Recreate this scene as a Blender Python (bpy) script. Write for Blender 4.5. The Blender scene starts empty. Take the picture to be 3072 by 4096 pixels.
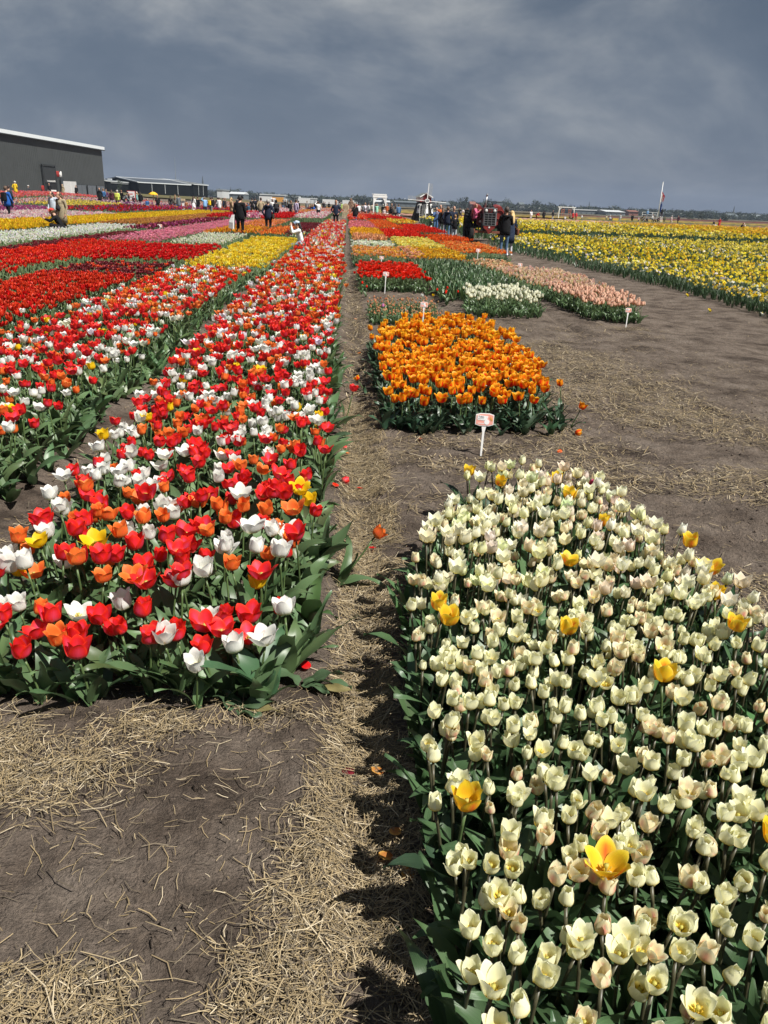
import bpy, bmesh, math, random
import numpy as np
from mathutils import Vector, Matrix

R_ = math.radians
random.seed(7)
rng = np.random.default_rng(11)
scene = bpy.context.scene
COL = scene.collection

# ------------------------------------------------------------------ camera
CAM_H = 1.68
PITCH, ROLL, YAW = R_(21.8), R_(2.3), R_(3.35)
FPX = 3076.0
_f = np.array([math.sin(YAW) * math.cos(PITCH), math.cos(YAW) * math.cos(PITCH), -math.sin(PITCH)])
_r0 = np.array([math.cos(YAW), -math.sin(YAW), 0.0])
_u0 = np.cross(_r0, _f)
_r = math.cos(ROLL) * _r0 + math.sin(ROLL) * _u0
_u = -math.sin(ROLL) * _r0 + math.cos(ROLL) * _u0
cam_d = bpy.data.cameras.new('camera')
cam = bpy.data.objects.new('camera', cam_d)
COL.objects.link(cam)
cam_d.sensor_fit = 'VERTICAL'
cam_d.sensor_height = 36.0
cam_d.lens = FPX / 4096 * 36.0
cam_d.clip_end = 6000
cam_d.clip_start = 0.05
M = Matrix(((_r[0], _u[0], -_f[0], 0), (_r[1], _u[1], -_f[1], 0), (_r[2], _u[2], -_f[2], CAM_H), (0, 0, 0, 1)))
cam.matrix_world = M
scene.camera = cam

# ------------------------------------------------------------------ light
SUN_EL, SUN_AZ = R_(54), R_(37)        # azimuth: degrees behind the +x axis
sd = Vector((math.cos(SUN_EL) * math.cos(SUN_AZ), -math.cos(SUN_EL) * math.sin(SUN_AZ), math.sin(SUN_EL)))
sun_d = bpy.data.lights.new('sun', 'SUN')
sun = bpy.data.objects.new('sun', sun_d)
COL.objects.link(sun)
sun_d.energy = 4.6
sun_d.angle = R_(0.6)
sun_d.color = (1.0, 0.96, 0.89)
sun.rotation_euler = sd.to_track_quat('Z', 'Y').to_euler()

world = bpy.data.worlds.new('World')
scene.world = world
world.use_nodes = True
wt = world.node_tree
wt.nodes.clear()
N = wt.nodes.new
L = wt.links.new
out = N('ShaderNodeOutputWorld'); bg = N('ShaderNodeBackground')
bg.inputs['Strength'].default_value = 0.1
sky = N('ShaderNodeTexSky'); sky.sky_type = 'NISHITA'; sky.sun_disc = False
sky.sun_elevation = SUN_EL; sky.sun_rotation = R_(90) + SUN_AZ
sky.dust_density = 2.0; sky.altitude = 0
tc = N('ShaderNodeTexCoord')
sep = N('ShaderNodeSeparateXYZ'); L(tc.outputs['Generated'], sep.inputs[0])
def wmath(op, a, b=None, c=None):
    n = N('ShaderNodeMath'); n.operation = op
    for i, v in enumerate((a, b, c)):
        if v is None: continue
        if isinstance(v, (int, float)): n.inputs[i].default_value = v
        else: L(v, n.inputs[i])
    return n.outputs[0]
zc = wmath('ADD', wmath('MAXIMUM', sep.outputs['Z'], 0.0), 0.42)
px_ = wmath('DIVIDE', sep.outputs['X'], zc); py_ = wmath('DIVIDE', sep.outputs['Y'], zc)
cmb = N('ShaderNodeCombineXYZ'); L(px_, cmb.inputs[0]); L(py_, cmb.inputs[1])
def wnoise(scale, detail, rough, dist, off):
    mp = N('ShaderNodeMapping'); mp.inputs['Location'].default_value = off
    L(cmb.outputs[0], mp.inputs[0])
    n = N('ShaderNodeTexNoise'); n.inputs['Scale'].default_value = scale
    n.inputs['Detail'].default_value = detail; n.inputs['Roughness'].default_value = rough
    n.inputs['Distortion'].default_value = dist
    L(mp.outputs[0], n.inputs['Vector'])
    return n.outputs['Fac']
def wramp(fac, stops):
    n = N('ShaderNodeValToRGB'); r = n.color_ramp
    while len(r.elements) < len(stops): r.elements.new(0.5)
    for e, (p, c) in zip(r.elements, stops):
        e.position = p; e.color = (*c, 1)
    L(fac, n.inputs[0]); return n.outputs['Color']
n1 = wnoise(1.75, 9, 0.6, 0.45, (2.82, 1.7, 0.2))
n2 = wnoise(4.2, 4, 0.5, 0.3, (7.3, 2.2, 1.0))
fac = wmath('ADD', wmath('MULTIPLY', n1, 0.72), wmath('MULTIPLY', n2, 0.28))
clouds = wramp(fac, [(0.39, (.50, .67, .94)), (0.46, (.66, .83, 1.10)), (0.51, (.96, 1.12, 1.36)), (0.57, (1.45, 1.58, 1.74)), (0.64, (2.2, 2.28, 2.32))])
# low band of thicker, bluer air near the horizon, all the way round
hz = N('ShaderNodeMapRange'); hz.inputs['From Min'].default_value = 0.0; hz.inputs['From Max'].default_value = 0.22
hz.inputs['To Min'].default_value = 0.7; hz.inputs['To Max'].default_value = 0.0; hz.clamp = True
L(sep.outputs['Z'], hz.inputs['Value'])
mx1 = N('ShaderNodeMix'); mx1.data_type = 'RGBA'
L(hz.outputs[0], mx1.inputs['Factor']); L(clouds, mx1.inputs['A']); mx1.inputs['B'].default_value = (.92, 1.14, 1.62, 1)
mx2 = N('ShaderNodeMix'); mx2.data_type = 'RGBA'; mx2.inputs['Factor'].default_value = 0.06
L(mx1.outputs['Result'], mx2.inputs['A']); L(sky.outputs['Color'], mx2.inputs['B'])
L(mx2.outputs['Result'], bg.inputs['Color']); L(bg.outputs[0], out.inputs[0])

scene.view_settings.view_transform = 'Standard'
scene.view_settings.look = 'None'
scene.view_settings.exposure = 0.72
scene.view_settings.gamma = 1.0
scene.view_settings.use_curve_mapping = False
scene.cycles.max_bounces = 5
scene.cycles.transparent_max_bounces = 4
scene.cycles.use_denoising = True

# ------------------------------------------------------------------ helpers
HOR = lambda px: 818.5 + math.tan(ROLL) * (px - 1536)
def P(px, d):
    """ground position seen in the direction of photo column px, d metres ahead"""
    v = _f * FPX + _r * (px - 1536) + _u * (2048 - HOR(px))
    return float(v[0] / v[1] * d), float(d)

def sm(t, a, b):
    t = np.clip((np.asarray(t, float) - a) / (b - a), 0, 1)
    return t * t * (3 - 2 * t)

_perm = np.random.default_rng(5).random((256, 256))
def vnoise(x, y, s=0):
    x = np.asarray(x, float) + s * 17.3; y = np.asarray(y, float) + s * 9.1
    xi = np.floor(x).astype(int); yi = np.floor(y).astype(int)
    fx = x - xi; fy = y - yi
    fx = fx * fx * (3 - 2 * fx); fy = fy * fy * (3 - 2 * fy)
    g = lambda a, b: _perm[a & 255, b & 255]
    return (g(xi, yi) * (1 - fx) + g(xi + 1, yi) * fx) * (1 - fy) + (g(xi, yi + 1) * (1 - fx) + g(xi + 1, yi + 1) * fx) * fy

FURROWS = [(0.10, .13, .055, 0), (-1.78, .15, .06, 2.5), (-3.66, .14, .06, 3), (-5.85, .14, .06, 5), (-8.03, .12, .06, 7),
           (-9.25, .1, .05, 9), (-11.8, .15, .06, 9), (1.75, .13, .06, 11.2), (3.58, .12, .06, 11.5)]
def gz(x, y, fine=False):
    x = np.asarray(x, float); y = np.asarray(y, float)
    a = -x / (y + 1.0)
    z = 0.95 * sm(a, .2, .36) * sm(y, 55, 112) + 1.35 * sm(a, .06, .2) * sm(y, 135, 270)
    near = 1 - sm(np.hypot(x, y), 60, 100)
    for xc, w, dep, y0 in FURROWS:
        wob = .03 * (vnoise(y * .7, xc * 3, 3) - .5)
        z = z - near * dep * np.exp(-((x - xc - wob) / w) ** 2) * sm(y, y0 - .5, y0 + .5)
    z = z - near * .05 * sm(x, 5.4, 5.8) * (1 - sm(x, 6.6, 7.3))
    z = z + near * (.05 * (vnoise(x * .9, y * .9, 1) - .5) + .022 * (vnoise(x * 3.3, y * 3.3, 2) - .5))
    if fine:
        z = z + near * (.030 * (vnoise(x * 10, y * 10, 4) - .5) ** 1 + .018 * (vnoise(x * 22, y * 22, 5) - .5))
    return z
g1 = lambda x, y: float(gz(x, y))

def mesh_np(name, v, f, col=None, mi=None, mats=(), smooth=True, uv=None):
    """triangle mesh from arrays; col = per vertex colour"""
    me = bpy.data.meshes.new(name)
    v = np.ascontiguousarray(v, np.float32); f = np.ascontiguousarray(f, np.int32)
    me.vertices.add(len(v)); me.vertices.foreach_set('co', v.ravel())
    me.loops.add(f.size); me.loops.foreach_set('vertex_index', f.ravel())
    me.polygons.add(len(f)); me.polygons.foreach_set('loop_start', np.arange(len(f), dtype=np.int32) * f.shape[1])
    me.polygons.foreach_set('loop_total', np.full(len(f), f.shape[1], np.int32))
    for m in mats: me.materials.append(m)
    if mi is not None: me.polygons.foreach_set('material_index', np.ascontiguousarray(mi, np.int32))
    me.update(calc_edges=True)
    if smooth: me.shade_smooth()
    if col is not None:
        at = me.color_attributes.new('Col', 'FLOAT_COLOR', 'POINT')
        c4 = np.ones((len(v), 4), np.float32); c4[:, :3] = col
        at.data.foreach_set('color', c4.ravel())
    if uv is not None:
        ul = me.uv_layers.new(name='UVMap')
        ul.data.foreach_set('uv', np.ascontiguousarray(uv[f.ravel()], np.float32).ravel())
    return me

def link(name, me, parent=None, loc=None, rot=None, scl=None):
    o = bpy.data.objects.new(name, me)
    if parent is not None: o.parent = parent
    if loc is not None: o.location = loc
    if rot is not None: o.rotation_euler = rot
    if scl is not None: o.scale = scl if hasattr(scl, '__len__') else (scl,) * 3
    COL.objects.link(o)
    return o

def tag(o, label, cat=None, group=None, kind=None):
    o['label'] = label
    if cat: o['category'] = cat
    if group: o['group'] = group
    if kind: o['kind'] = kind
    return o

def empty(name, loc, rz=0.0):
    o = bpy.data.objects.new(name, None); COL.objects.link(o)
    o.location = loc; o.rotation_euler = (0, 0, rz); o.empty_display_size = .1
    return o

# ------------------------------------------------------------------ materials
def new_mat(name):
    m = bpy.data.materials.new(name); m.use_nodes = True
    return m, m.node_tree, m.node_tree.nodes['Principled BSDF']
_mc = {}
def paint(col, rough=.6, metal=0.0, spec=.4, noise=.12, scale=6.0, bump=0.0):
    """painted / woven / wooden surface: base colour with slight mottling"""
    key = (tuple(round(c, 3) for c in col), rough, metal, spec, noise, scale, bump)
    if key in _mc: return _mc[key]
    m, t, b = new_mat('paint')
    tcn = t.nodes.new('ShaderNodeTexCoord'); nz = t.nodes.new('ShaderNodeTexNoise')
    nz.inputs['Scale'].default_value = scale; nz.inputs['Detail'].default_value = 5
    t.links.new(tcn.outputs['Object'], nz.inputs['Vector'])
    mr = t.nodes.new('ShaderNodeMapRange'); mr.inputs['To Min'].default_value = 1 - noise * 1.6; mr.inputs['To Max'].default_value = 1 + noise * 1.6
    mr.inputs['From Min'].default_value = .25; mr.inputs['From Max'].default_value = .75
    t.links.new(nz.outputs['Fac'], mr.inputs['Value'])
    mm = t.nodes.new('ShaderNodeVectorMath'); mm.operation = 'MULTIPLY'
    mm.inputs[0].default_value = col; t.links.new(mr.outputs[0], mm.inputs[1])
    t.links.new(mm.outputs[0], b.inputs['Base Color'])
    b.inputs['Roughness'].default_value = rough; b.inputs['Metallic'].default_value = metal
    b.inputs['Specular IOR Level'].default_value = spec
    if bump:
        bp = t.nodes.new('ShaderNodeBump'); bp.inputs['Strength'].default_value = bump; bp.inputs['Distance'].default_value = .01
        t.links.new(nz.outputs['Fac'], bp.inputs['Height']); t.links.new(bp.outputs[0], b.inputs['Normal'])
    _mc[key] = m
    return m

def plant_mat(name, trans, rough, spec, vein, rnd):
    m, t, b = new_mat(name)
    at = t.nodes.new('ShaderNodeAttribute'); at.attribute_name = 'Col'
    oi = t.nodes.new('ShaderNodeObjectInfo')
    uv = t.nodes.new('ShaderNodeUVMap'); mp = t.nodes.new('ShaderNodeMapping'); mp.inputs['Scale'].default_value = (26, 1.6, 1)
    t.links.new(uv.outputs[0], mp.inputs[0])
    nz = t.nodes.new('ShaderNodeTexNoise'); nz.inputs['Scale'].default_value = 1.0; nz.inputs['Detail'].default_value = 3
    t.links.new(mp.outputs[0], nz.inputs['Vector'])
    mr = t.nodes.new('ShaderNodeMapRange'); mr.inputs['From Min'].default_value = .3; mr.inputs['From Max'].default_value = .7
    mr.inputs['To Min'].default_value = 1 - vein; mr.inputs['To Max'].default_value = 1 + vein * .6
    t.links.new(nz.outputs['Fac'], mr.inputs['Value'])
    mr2 = t.nodes.new('ShaderNodeMapRange'); mr2.inputs['To Min'].default_value = 1 - rnd; mr2.inputs['To Max'].default_value = 1 + rnd * .6
    t.links.new(oi.outputs['Random'], mr2.inputs['Value'])
    ml = t.nodes.new('ShaderNodeMath'); ml.operation = 'MULTIPLY'
    t.links.new(mr.outputs[0], ml.inputs[0]); t.links.new(mr2.outputs[0], ml.inputs[1])
    vm = t.nodes.new('ShaderNodeVectorMath'); vm.operation = 'SCALE'
    t.links.new(at.outputs['Color'], vm.inputs[0]); t.links.new(ml.outputs[0], vm.inputs['Scale'])
    t.links.new(vm.outputs[0], b.inputs['Base Color'])
    b.inputs['Roughness'].default_value = rough; b.inputs['Specular IOR Level'].default_value = spec
    bp = t.nodes.new('ShaderNodeBump'); bp.inputs['Strength'].default_value = .25; bp.inputs['Distance'].default_value = .002
    t.links.new(nz.outputs['Fac'], bp.inputs['Height']); t.links.new(bp.outputs[0], b.inputs['Normal'])
    tr = t.nodes.new('ShaderNodeBsdfTranslucent'); t.links.new(vm.outputs[0], tr.inputs['Color'])
    mix = t.nodes.new('ShaderNodeMixShader'); mix.inputs[0].default_value = trans
    t.links.new(b.outputs[0], mix.inputs[1]); t.links.new(tr.outputs[0], mix.inputs[2])
    t.links.new(mix.outputs[0], t.nodes['Material Output'].inputs[0])
    return m
PETAL = plant_mat('petal', .36, .48, .25, .06, .06)
LEAF = plant_mat('leaf', .22, .40, .45, .26, .22)
STRAW = plant_mat('straw', .0, .62, .25, .0, .0)

def soil_mat():
    m, t, b = new_mat('soil')
    geo = t.nodes.new('ShaderNodeNewGeometry')
    def nz(scale, det=6, rough=.6):
        n = t.nodes.new('ShaderNodeTexNoise'); n.inputs['Scale'].default_value = scale
        n.inputs['Detail'].default_value = det; n.inputs['Roughness'].default_value = rough
        t.links.new(geo.outputs['Position'], n.inputs['Vector']); return n.outputs['Fac']
    def ramp(f, st):
        n = t.nodes.new('ShaderNodeValToRGB'); r = n.color_ramp
        while len(r.elements) < len(st): r.elements.new(.5)
        for e, (p, c) in zip(r.elements, st): e.position = p; e.color = (*c, 1)
        t.links.new(f, n.inputs[0]); return n.outputs['Color']
    big = ramp(nz(2.4, 5, .62), [(.34, (.062, .047, .037)), (.43, (.112, .087, .069)), (.53, (.156, .124, .100)), (.70, (.205, .168, .138))])
    mid = ramp(nz(17, 5, .7), [(.3, (.62, .62, .62)), (.5, (1, 1, 1)), (.72, (1.18, 1.16, 1.13))])
    fin = ramp(nz(120, 3, .6), [(.3, (.72, .72, .72)), (.7, (1.2, 1.2, 1.2))])
    def mul(a, c):
        n = t.nodes.new('ShaderNodeVectorMath'); n.operation = 'MULTIPLY'
        t.links.new(a, n.inputs[0]); t.links.new(c, n.inputs[1]); return n.outputs[0]
    # trodden earth of the wide path and the far fields: paler, smoother
    vo = t.nodes.new('ShaderNodeTexVoronoi'); vo.feature = 'DISTANCE_TO_EDGE'; vo.inputs['Scale'].default_value = 15
    wv = t.nodes.new('ShaderNodeVectorMath'); wv.operation = 'MULTIPLY_ADD'; wv.inputs[1].default_value = (.07, .07, .07)
    nzv = t.nodes.new('ShaderNodeTexNoise'); nzv.inputs['Scale'].default_value = 12; t.links.new(geo.outputs['Position'], nzv.inputs['Vector'])
    t.links.new(nzv.outputs['Color'], wv.inputs[0]); t.links.new(geo.outputs['Position'], wv.inputs[2]); t.links.new(wv.outputs[0], vo.inputs['Vector'])
    crk = ramp(vo.outputs['Distance'], [(.0, (0, 0, 0)), (.05, (1, 1, 1))])
    t.links.new(mul(mul(big, mid), fin), b.inputs['Base Color'])
    b.inputs['Roughness'].default_value = .92; b.inputs['Specular IOR Level'].default_value = .15
    ad = t.nodes.new('ShaderNodeMath'); ad.operation = 'MULTIPLY_ADD'; ad.inputs[1].default_value = .5
    t.links.new(nz(60, 6, .7), ad.inputs[0])
    ad2 = t.nodes.new('ShaderNodeMath'); ad2.operation = 'MULTIPLY_ADD'; ad2.inputs[1].default_value = .07
    t.links.new(crk, ad2.inputs[0]); t.links.new(nz(14, 7, .68), ad2.inputs[2]); t.links.new(ad2.outputs[0], ad.inputs[2])
    bp = t.nodes.new('ShaderNodeBump'); bp.inputs['Strength'].default_value = 1.0; bp.inputs['Distance'].default_value = .05
    t.links.new(ad.outputs[0], bp.inputs['Height']); t.links.new(bp.outputs[0], b.inputs['Normal'])
    return m
SOIL = soil_mat()

# ------------------------------------------------------------------ ground sheet
def axis(lo, hi, step, far_lo, far_hi, g=1.09):
    a = list(np.arange(lo, hi, step))
    s = step; x = a[-1]; post = []
    while x < far_hi:
        s *= g; x += s; post.append(x)
    s = step; x = a[0]; pre = []
    while x > far_lo:
        s *= g; x -= s; pre.append(x)
    return np.array(pre[::-1] + a + post)
gx = axis(-2.4, 3.8, .034, -1500, 1500)
gy = axis(.5, 6.6, .034, -60, 1500)
X, Y = np.meshgrid(gx, gy)
Z = gz(X, Y, True)
nx, ny = len(gx), len(gy)
idx = np.arange(nx * ny).reshape(ny, nx)
q = np.stack([idx[:-1, :-1], idx[:-1, 1:], idx[1:, 1:], idx[1:, :-1]], -1).reshape(-1, 4)
ground = link('ground', mesh_np('ground', np.stack([X, Y, Z], -1).reshape(-1, 3), q, mats=(SOIL,)))
tag(ground, 'bare brown trodden earth of the flower field with furrows', 'ground', kind='structure')

# ------------------------------------------------------------------ straw
def in_beds(x, y):
    b1 = (x > -1.55) & (x < -.07) & (y > 2.42)
    b2 = (x > -3.5) & (x < -1.95) & (y > 4.3)
    cr = (x > .25) & (x < 1.5) & (y < 3.0)
    fl = (x > .35) & (x < 1.75) & (y > 6) & (y < 10.2)
    return b1 | b2 | cr | fl
def straw_density(x, y):
    d = .05 + 0 * x
    n = vnoise(x * 1.7, y * 1.7, 8); n2 = vnoise(x * 5, y * 5, 9)
    d = np.maximum(d, (.85 - .3 * sm(y, 5, 16)) * np.exp(-((x - .12 - .03 * (n - .5)) / .10) ** 4) * (.25 + .75 * sm(n2, .2, .6)))
    edge = .02 + .32 * (1 - sm(y, 1.0, 2.4))
    d = np.maximum(d, .85 * sm(x, -.05 - edge, .05 - edge * .4) * (1 - sm(x, .26, .36)) * sm(n2, .05, .35))
    d = np.maximum(d, .95 * np.exp(-(((x + .98) / .3) ** 2 + ((y - 2.0) / .2) ** 2)) * sm(n2, .1, .4))
    d = np.maximum(d, .8 * np.exp(-(((x + .62) / .16) ** 2 + ((y - 2.18) / .09) ** 2)))
    d = np.maximum(d, .55 * np.exp(-(((x + .25) / .22) ** 2 + ((y - 2.25) / .07) ** 2)))
    d = np.maximum(d, .8 * (1 - sm(y, 1.22, 1.5)) * sm(n * .5 + n2 * .5, .36, .60))
    d = np.maximum(d, .95 * sm(x, 1.35, 1.75) * (1 - sm(x + .12 * (y - 6), 3.3, 4.3)) * (1 - sm(y, 9.6, 11.6)) * sm(n, .12, .5))
    d = np.maximum(d, .75 * (1 - sm(np.abs(y - 5.4), .3, .7)) * sm(x, .3, .6) * (1 - sm(x, 1.9, 2.5)) * sm(n2, .1, .5))
    d = np.maximum(d, .45 * (1 - sm(np.abs(y - 4.6), .3, .9)) * sm(x, .3, .6) * (1 - sm(x, 2.6, 3.2)) * sm(n, .2, .6))
    d = np.maximum(d, .8 * np.exp(-(((x - 4.6) / .7) ** 2 + ((y - 12.15) / .25) ** 2)))
    d = np.maximum(d, .55 * np.exp(-(((x - 1.0) / .8) ** 2 + ((y - 15.3) / .6) ** 2)))
    d = np.maximum(d, .7 * np.exp(-(((x - 7.9) / 1.0) ** 2 + ((y - 13.2) / .5) ** 2)))
    d = np.maximum(d, .5 * np.exp(-((x + 1.76) / .12) ** 2) * (y > 2.5) * sm(n2, .2, .6))
    d = np.maximum(d, .25 * sm(x, 1.7, 2.0) * (1 - sm(x, 7, 7.5)) * sm(n, .35, .75) * (1 - sm(y, 11, 14)))
    return np.where(in_beds(x, y), d * .25, d)
def straw_batch(n_try, x0, x1, y0, y1, lo, hi, w, hi_detail, keep=1.0):
    x = rng.uniform(x0, x1, n_try); y = rng.uniform(y0, y1, n_try)
    k = rng.random(n_try) < straw_density(x, y) ** 1.3 * keep
    x, y = x[k], y[k]; n = len(x)
    ln = np.exp(rng.normal(math.log((lo * hi) ** .5), .5, n)).clip(lo * .4, hi * 1.8); ch_ = rng.random(n) < .45; ln = np.where(ch_, ln * rng.uniform(.2, .5, n), ln)
    big = rng.random(n) < .012; ln = np.where(big, ln * 2.2, ln)
    ang = rng.uniform(0, math.tau, n)
    wd = w * rng.uniform(.4, 1.25, n)
    zt = .003 + rng.random(n) ** 1.6 * .026
    tilt = rng.normal(0, .10, n)
    ca, sa = np.cos(ang), np.sin(ang)
    ts = np.array([-1, 0, 1.0]) if hi_detail else np.array([-1, 1.0])
    bend = rng.normal(0, .11, n)
    rows = []
    for t in ts:
        cx = x + ca * t * ln / 2 - sa * bend * ln * (1 - t * t); cy = y + sa * t * ln / 2 + ca * bend * ln * (1 - t * t)
        cz = gz(cx, cy, True) + zt + tilt * t * ln * .5
        cz = np.maximum(cz, gz(cx, cy, True) + .002)
        for s in ((-1, 0, 1) if hi_detail else (-1, 1)):
            hgt = wd * .45 if s == 0 else 0
            rows.append(np.stack([cx - sa * s * wd / 2, cy + ca * s * wd / 2, cz + hgt], -1))
    V = np.stack(rows, 1)
    if hi_detail:
        F = np.array([[0, 1, 4, 3], [1, 2, 5, 4], [3, 4, 7, 6], [4, 5, 8, 7]])
    else:
        F = np.array([[0, 1, 3, 2]])
    m = V.shape[1]
    F = (F[None] + (np.arange(n) * m)[:, None, None]).reshape(-1, 4)
    pal = np.array([(.29, .22, .12), (.38, .30, .18), (.23, .175, .10), (.155, .125, .085), (.50, .42, .29), (.11, .09, .065)])
    c = pal[rng.choice(6, n, p=[.24, .17, .21, .18, .08, .12])] * rng.uniform(.75, 1.12, (n, 1))
    return V.reshape(-1, 3), F, np.repeat(c, m, 0)
parts = [straw_batch(80000, -1.5, .5, .9, 2.6, .026, .11, .0023, True),
         straw_batch(16000, -.25, .45, 2.4, 3.6, .03, .10, .0027, True),
         straw_batch(36000, -.25, .45, 3.6, 7, .03, .10, .0028, False),
         straw_batch(9000, 1.4, 3.2, 2.4, 4.2, .025, .08, .0042, False),
         straw_batch(105000, .3, 4.8, 4.0, 12.6, .03, .11, .0046, False),
         straw_batch(14000, -.2, .4, 7, 22, .04, .1, .007, False),
         straw_batch(9000, -2.0, -1.5, 2.5, 12, .03, .09, .005, False),
         straw_batch(14000, .2, 9, 11, 17, .04, .1, .007, False)]
off = 0; vs, fs, cs = [], [], []
for v, f, c in parts:
    vs.append(v); fs.append(f + off); cs.append(c); off += len(v)
o = link('straw_litter', mesh_np('straw_litter', np.concatenate(vs), np.concatenate(fs), np.concatenate(cs), mats=(STRAW,), smooth=False))
tag(o, 'loose dry yellow straw scattered along the furrow and the paths', 'straw', kind='stuff')

# earth crumbs
nclod = 9000
cxx = rng.uniform(-1.7, 4, nclod); cyy = 1 + 8 * rng.random(nclod) ** 1.7
k = ~in_beds(cxx, cyy); cxx, cyy = cxx[k], cyy[k]; nclod = len(cxx)
base = np.array([(1, 0, 0), (-1, 0, 0), (0, 1, 0), (0, -1, 0), (0, 0, 1), (0, 0, -1.)])
bf = np.array([(0, 2, 4), (2, 1, 4), (1, 3, 4), (3, 0, 4), (2, 0, 5), (1, 2, 5), (3, 1, 5), (0, 3, 5)])
rad = .002 + .014 * rng.random(nclod) ** 3
V = base[None] * rng.uniform(.6, 1.3, (nclod, 6, 3)) * rad[:, None, None] + np.stack([cxx, cyy, gz(cxx, cyy, True) + rad * .05], -1)[:, None]
F = (bf[None] + (np.arange(nclod) * 6)[:, None, None]).reshape(-1, 3)
o = link('soil_crumbs', mesh_np('soil_crumbs', V.reshape(-1, 3), F, mats=(SOIL,)))
tag(o, 'small crumbs and clods of dry brown earth on the bare soil', 'soil', kind='stuff')
# ------------------------------------------------------------------ plant shapes (arrays)
# colour weights per vertex: 0 leaf, 1 body, 2 base, 3 accent, 4 edge, 5 stem
def grid_faces(nr, nc):
    i = np.arange(nr * nc).reshape(nr, nc)
    a, b, c, d = i[:-1, :-1].ravel(), i[:-1, 1:].ravel(), i[1:, 1:].ravel(), i[1:, :-1].ravel()
    return np.concatenate([np.stack([a, b, c], -1), np.stack([a, c, d], -1)])

def petal(nr, nc, L_=.068, W=.025, th0=80, th1=-12, flare=0, streak=0., r0=.004, ruffle=.0, seed=0, cup=.5, tip=.96):
    """one petal pointing up, on the +x side of the axis"""
    t = 1 - (1 - np.linspace(0, 1, nr)) ** 1.25; s = np.linspace(-1, 1, nc)
    fine = np.linspace(0, 1, 60)
    th = np.radians(th0 + (th1 - th0) * sm(fine, 0, cup) + flare * sm(fine, .68, 1))
    dr = np.sin(th) * L_ / 59; dz = np.cos(th) * L_ / 59
    r = np.interp(t, fine, r0 + np.cumsum(dr)); z = np.interp(t, fine, np.cumsum(dz))
    r = np.maximum(r, .002)
    w = W * np.maximum(np.sin(np.pi * np.clip(t, 0, 1) ** tip) ** .6, 0)
    w[0] = W * .18; w[-1] = W * .04
    lat = w[:, None] * s[None]
    Rc = np.maximum(r, .017)[:, None] * 1.15
    ph = lat / Rc
    y = Rc * np.sin(ph); x = r[:, None] - Rc * (1 - np.cos(ph))
    rg = np.random.default_rng(seed + 50)
    rf = ruffle * np.sin(s[None] * 2.2 + rg.uniform(0, 6)) * np.sin(t[:, None] * 7 + rg.uniform(0, 6)) * t[:, None]
    x = x + rf; zz = z[:, None] - 6.0 * lat ** 2 * t[:, None] + rf * .5
    V = np.stack([x, y, zz], -1).reshape(-1, 3)
    Wt = np.zeros((nr, nc, 6))
    base = 1 - sm(t, .12, .44)
    acc = streak * np.exp(-(s[None] / .42) ** 2) * (sm(t, .05, .25) * (1 - sm(t, .62, .92)))[:, None]
    edg = np.clip(sm(np.abs(s), .55, 1)[None] * sm(t, .25, .6)[:, None] + sm(t, .82, 1)[:, None] * .7, 0, 1)
    Wt[..., 2] = base[:, None]
    Wt[..., 3] = acc * (1 - base[:, None])
    Wt[..., 4] = edg * (1 - Wt[..., 2] - Wt[..., 3])
    Wt[..., 1] = 1 - Wt[..., 2:5].sum(-1)
    UV = np.stack(np.meshgrid((s + 1) / 2, t), -1).reshape(-1, 2)
    return V, grid_faces(nr, nc), Wt.reshape(-1, 6), UV

def leaf(nr, nc, Lh=.26, W=.026, el0=78, el1=15, fold=.35, twist=.0, wave=.004, seed=0, rad=.006):
    rg = np.random.default_rng(seed)
    t = np.linspace(0, 1, nr); s = np.linspace(-1, 1, nc); fine = np.linspace(0, 1, 50)
    el = np.radians(el0 + (el1 - el0) * fine ** 1.5)
    r = np.interp(t, fine, rad + np.cumsum(np.cos(el)) * Lh / 50); z = np.interp(t, fine, np.cumsum(np.sin(el)) * Lh / 50)
    ell = np.interp(t, fine, el)
    w = W * np.maximum(np.sin(np.pi * (t * .93 + .07) ** .62), 0) ** .8; w[-1] = W * .03; w[0] = max(w[0], W * .4)
    tw = twist * t
    lat = w[:, None] * s[None]; up = np.abs(lat) * fold * (1 - .5 * t[:, None])
    ph1, ph2 = rg.uniform(0, 6, 2)
    up = up + wave * np.sin(t[:, None] * 9 + ph1 + s[None] * 1.5) * np.abs(s[None]) * sm(t, 0, .3)[:, None]
    y = lat * np.cos(tw)[:, None] - up * np.sin(tw)[:, None]; n = lat * np.sin(tw)[:, None] + up * np.cos(tw)[:, None]
    x = r[:, None] - n * np.sin(ell)[:, None]; zz = z[:, None] + n * np.cos(ell)[:, None]
    y = y + .02 * np.sin(t * 3 + ph2)[:, None] * t[:, None]
    V = np.stack([x, y, zz], -1).reshape(-1, 3)
    Wt = np.zeros((nr * nc, 6)); Wt[:, 0] = 1
    UV = np.stack(np.meshgrid((s + 1) / 2, t), -1).reshape(-1, 2)
    return V, grid_faces(nr, nc), Wt, UV

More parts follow.
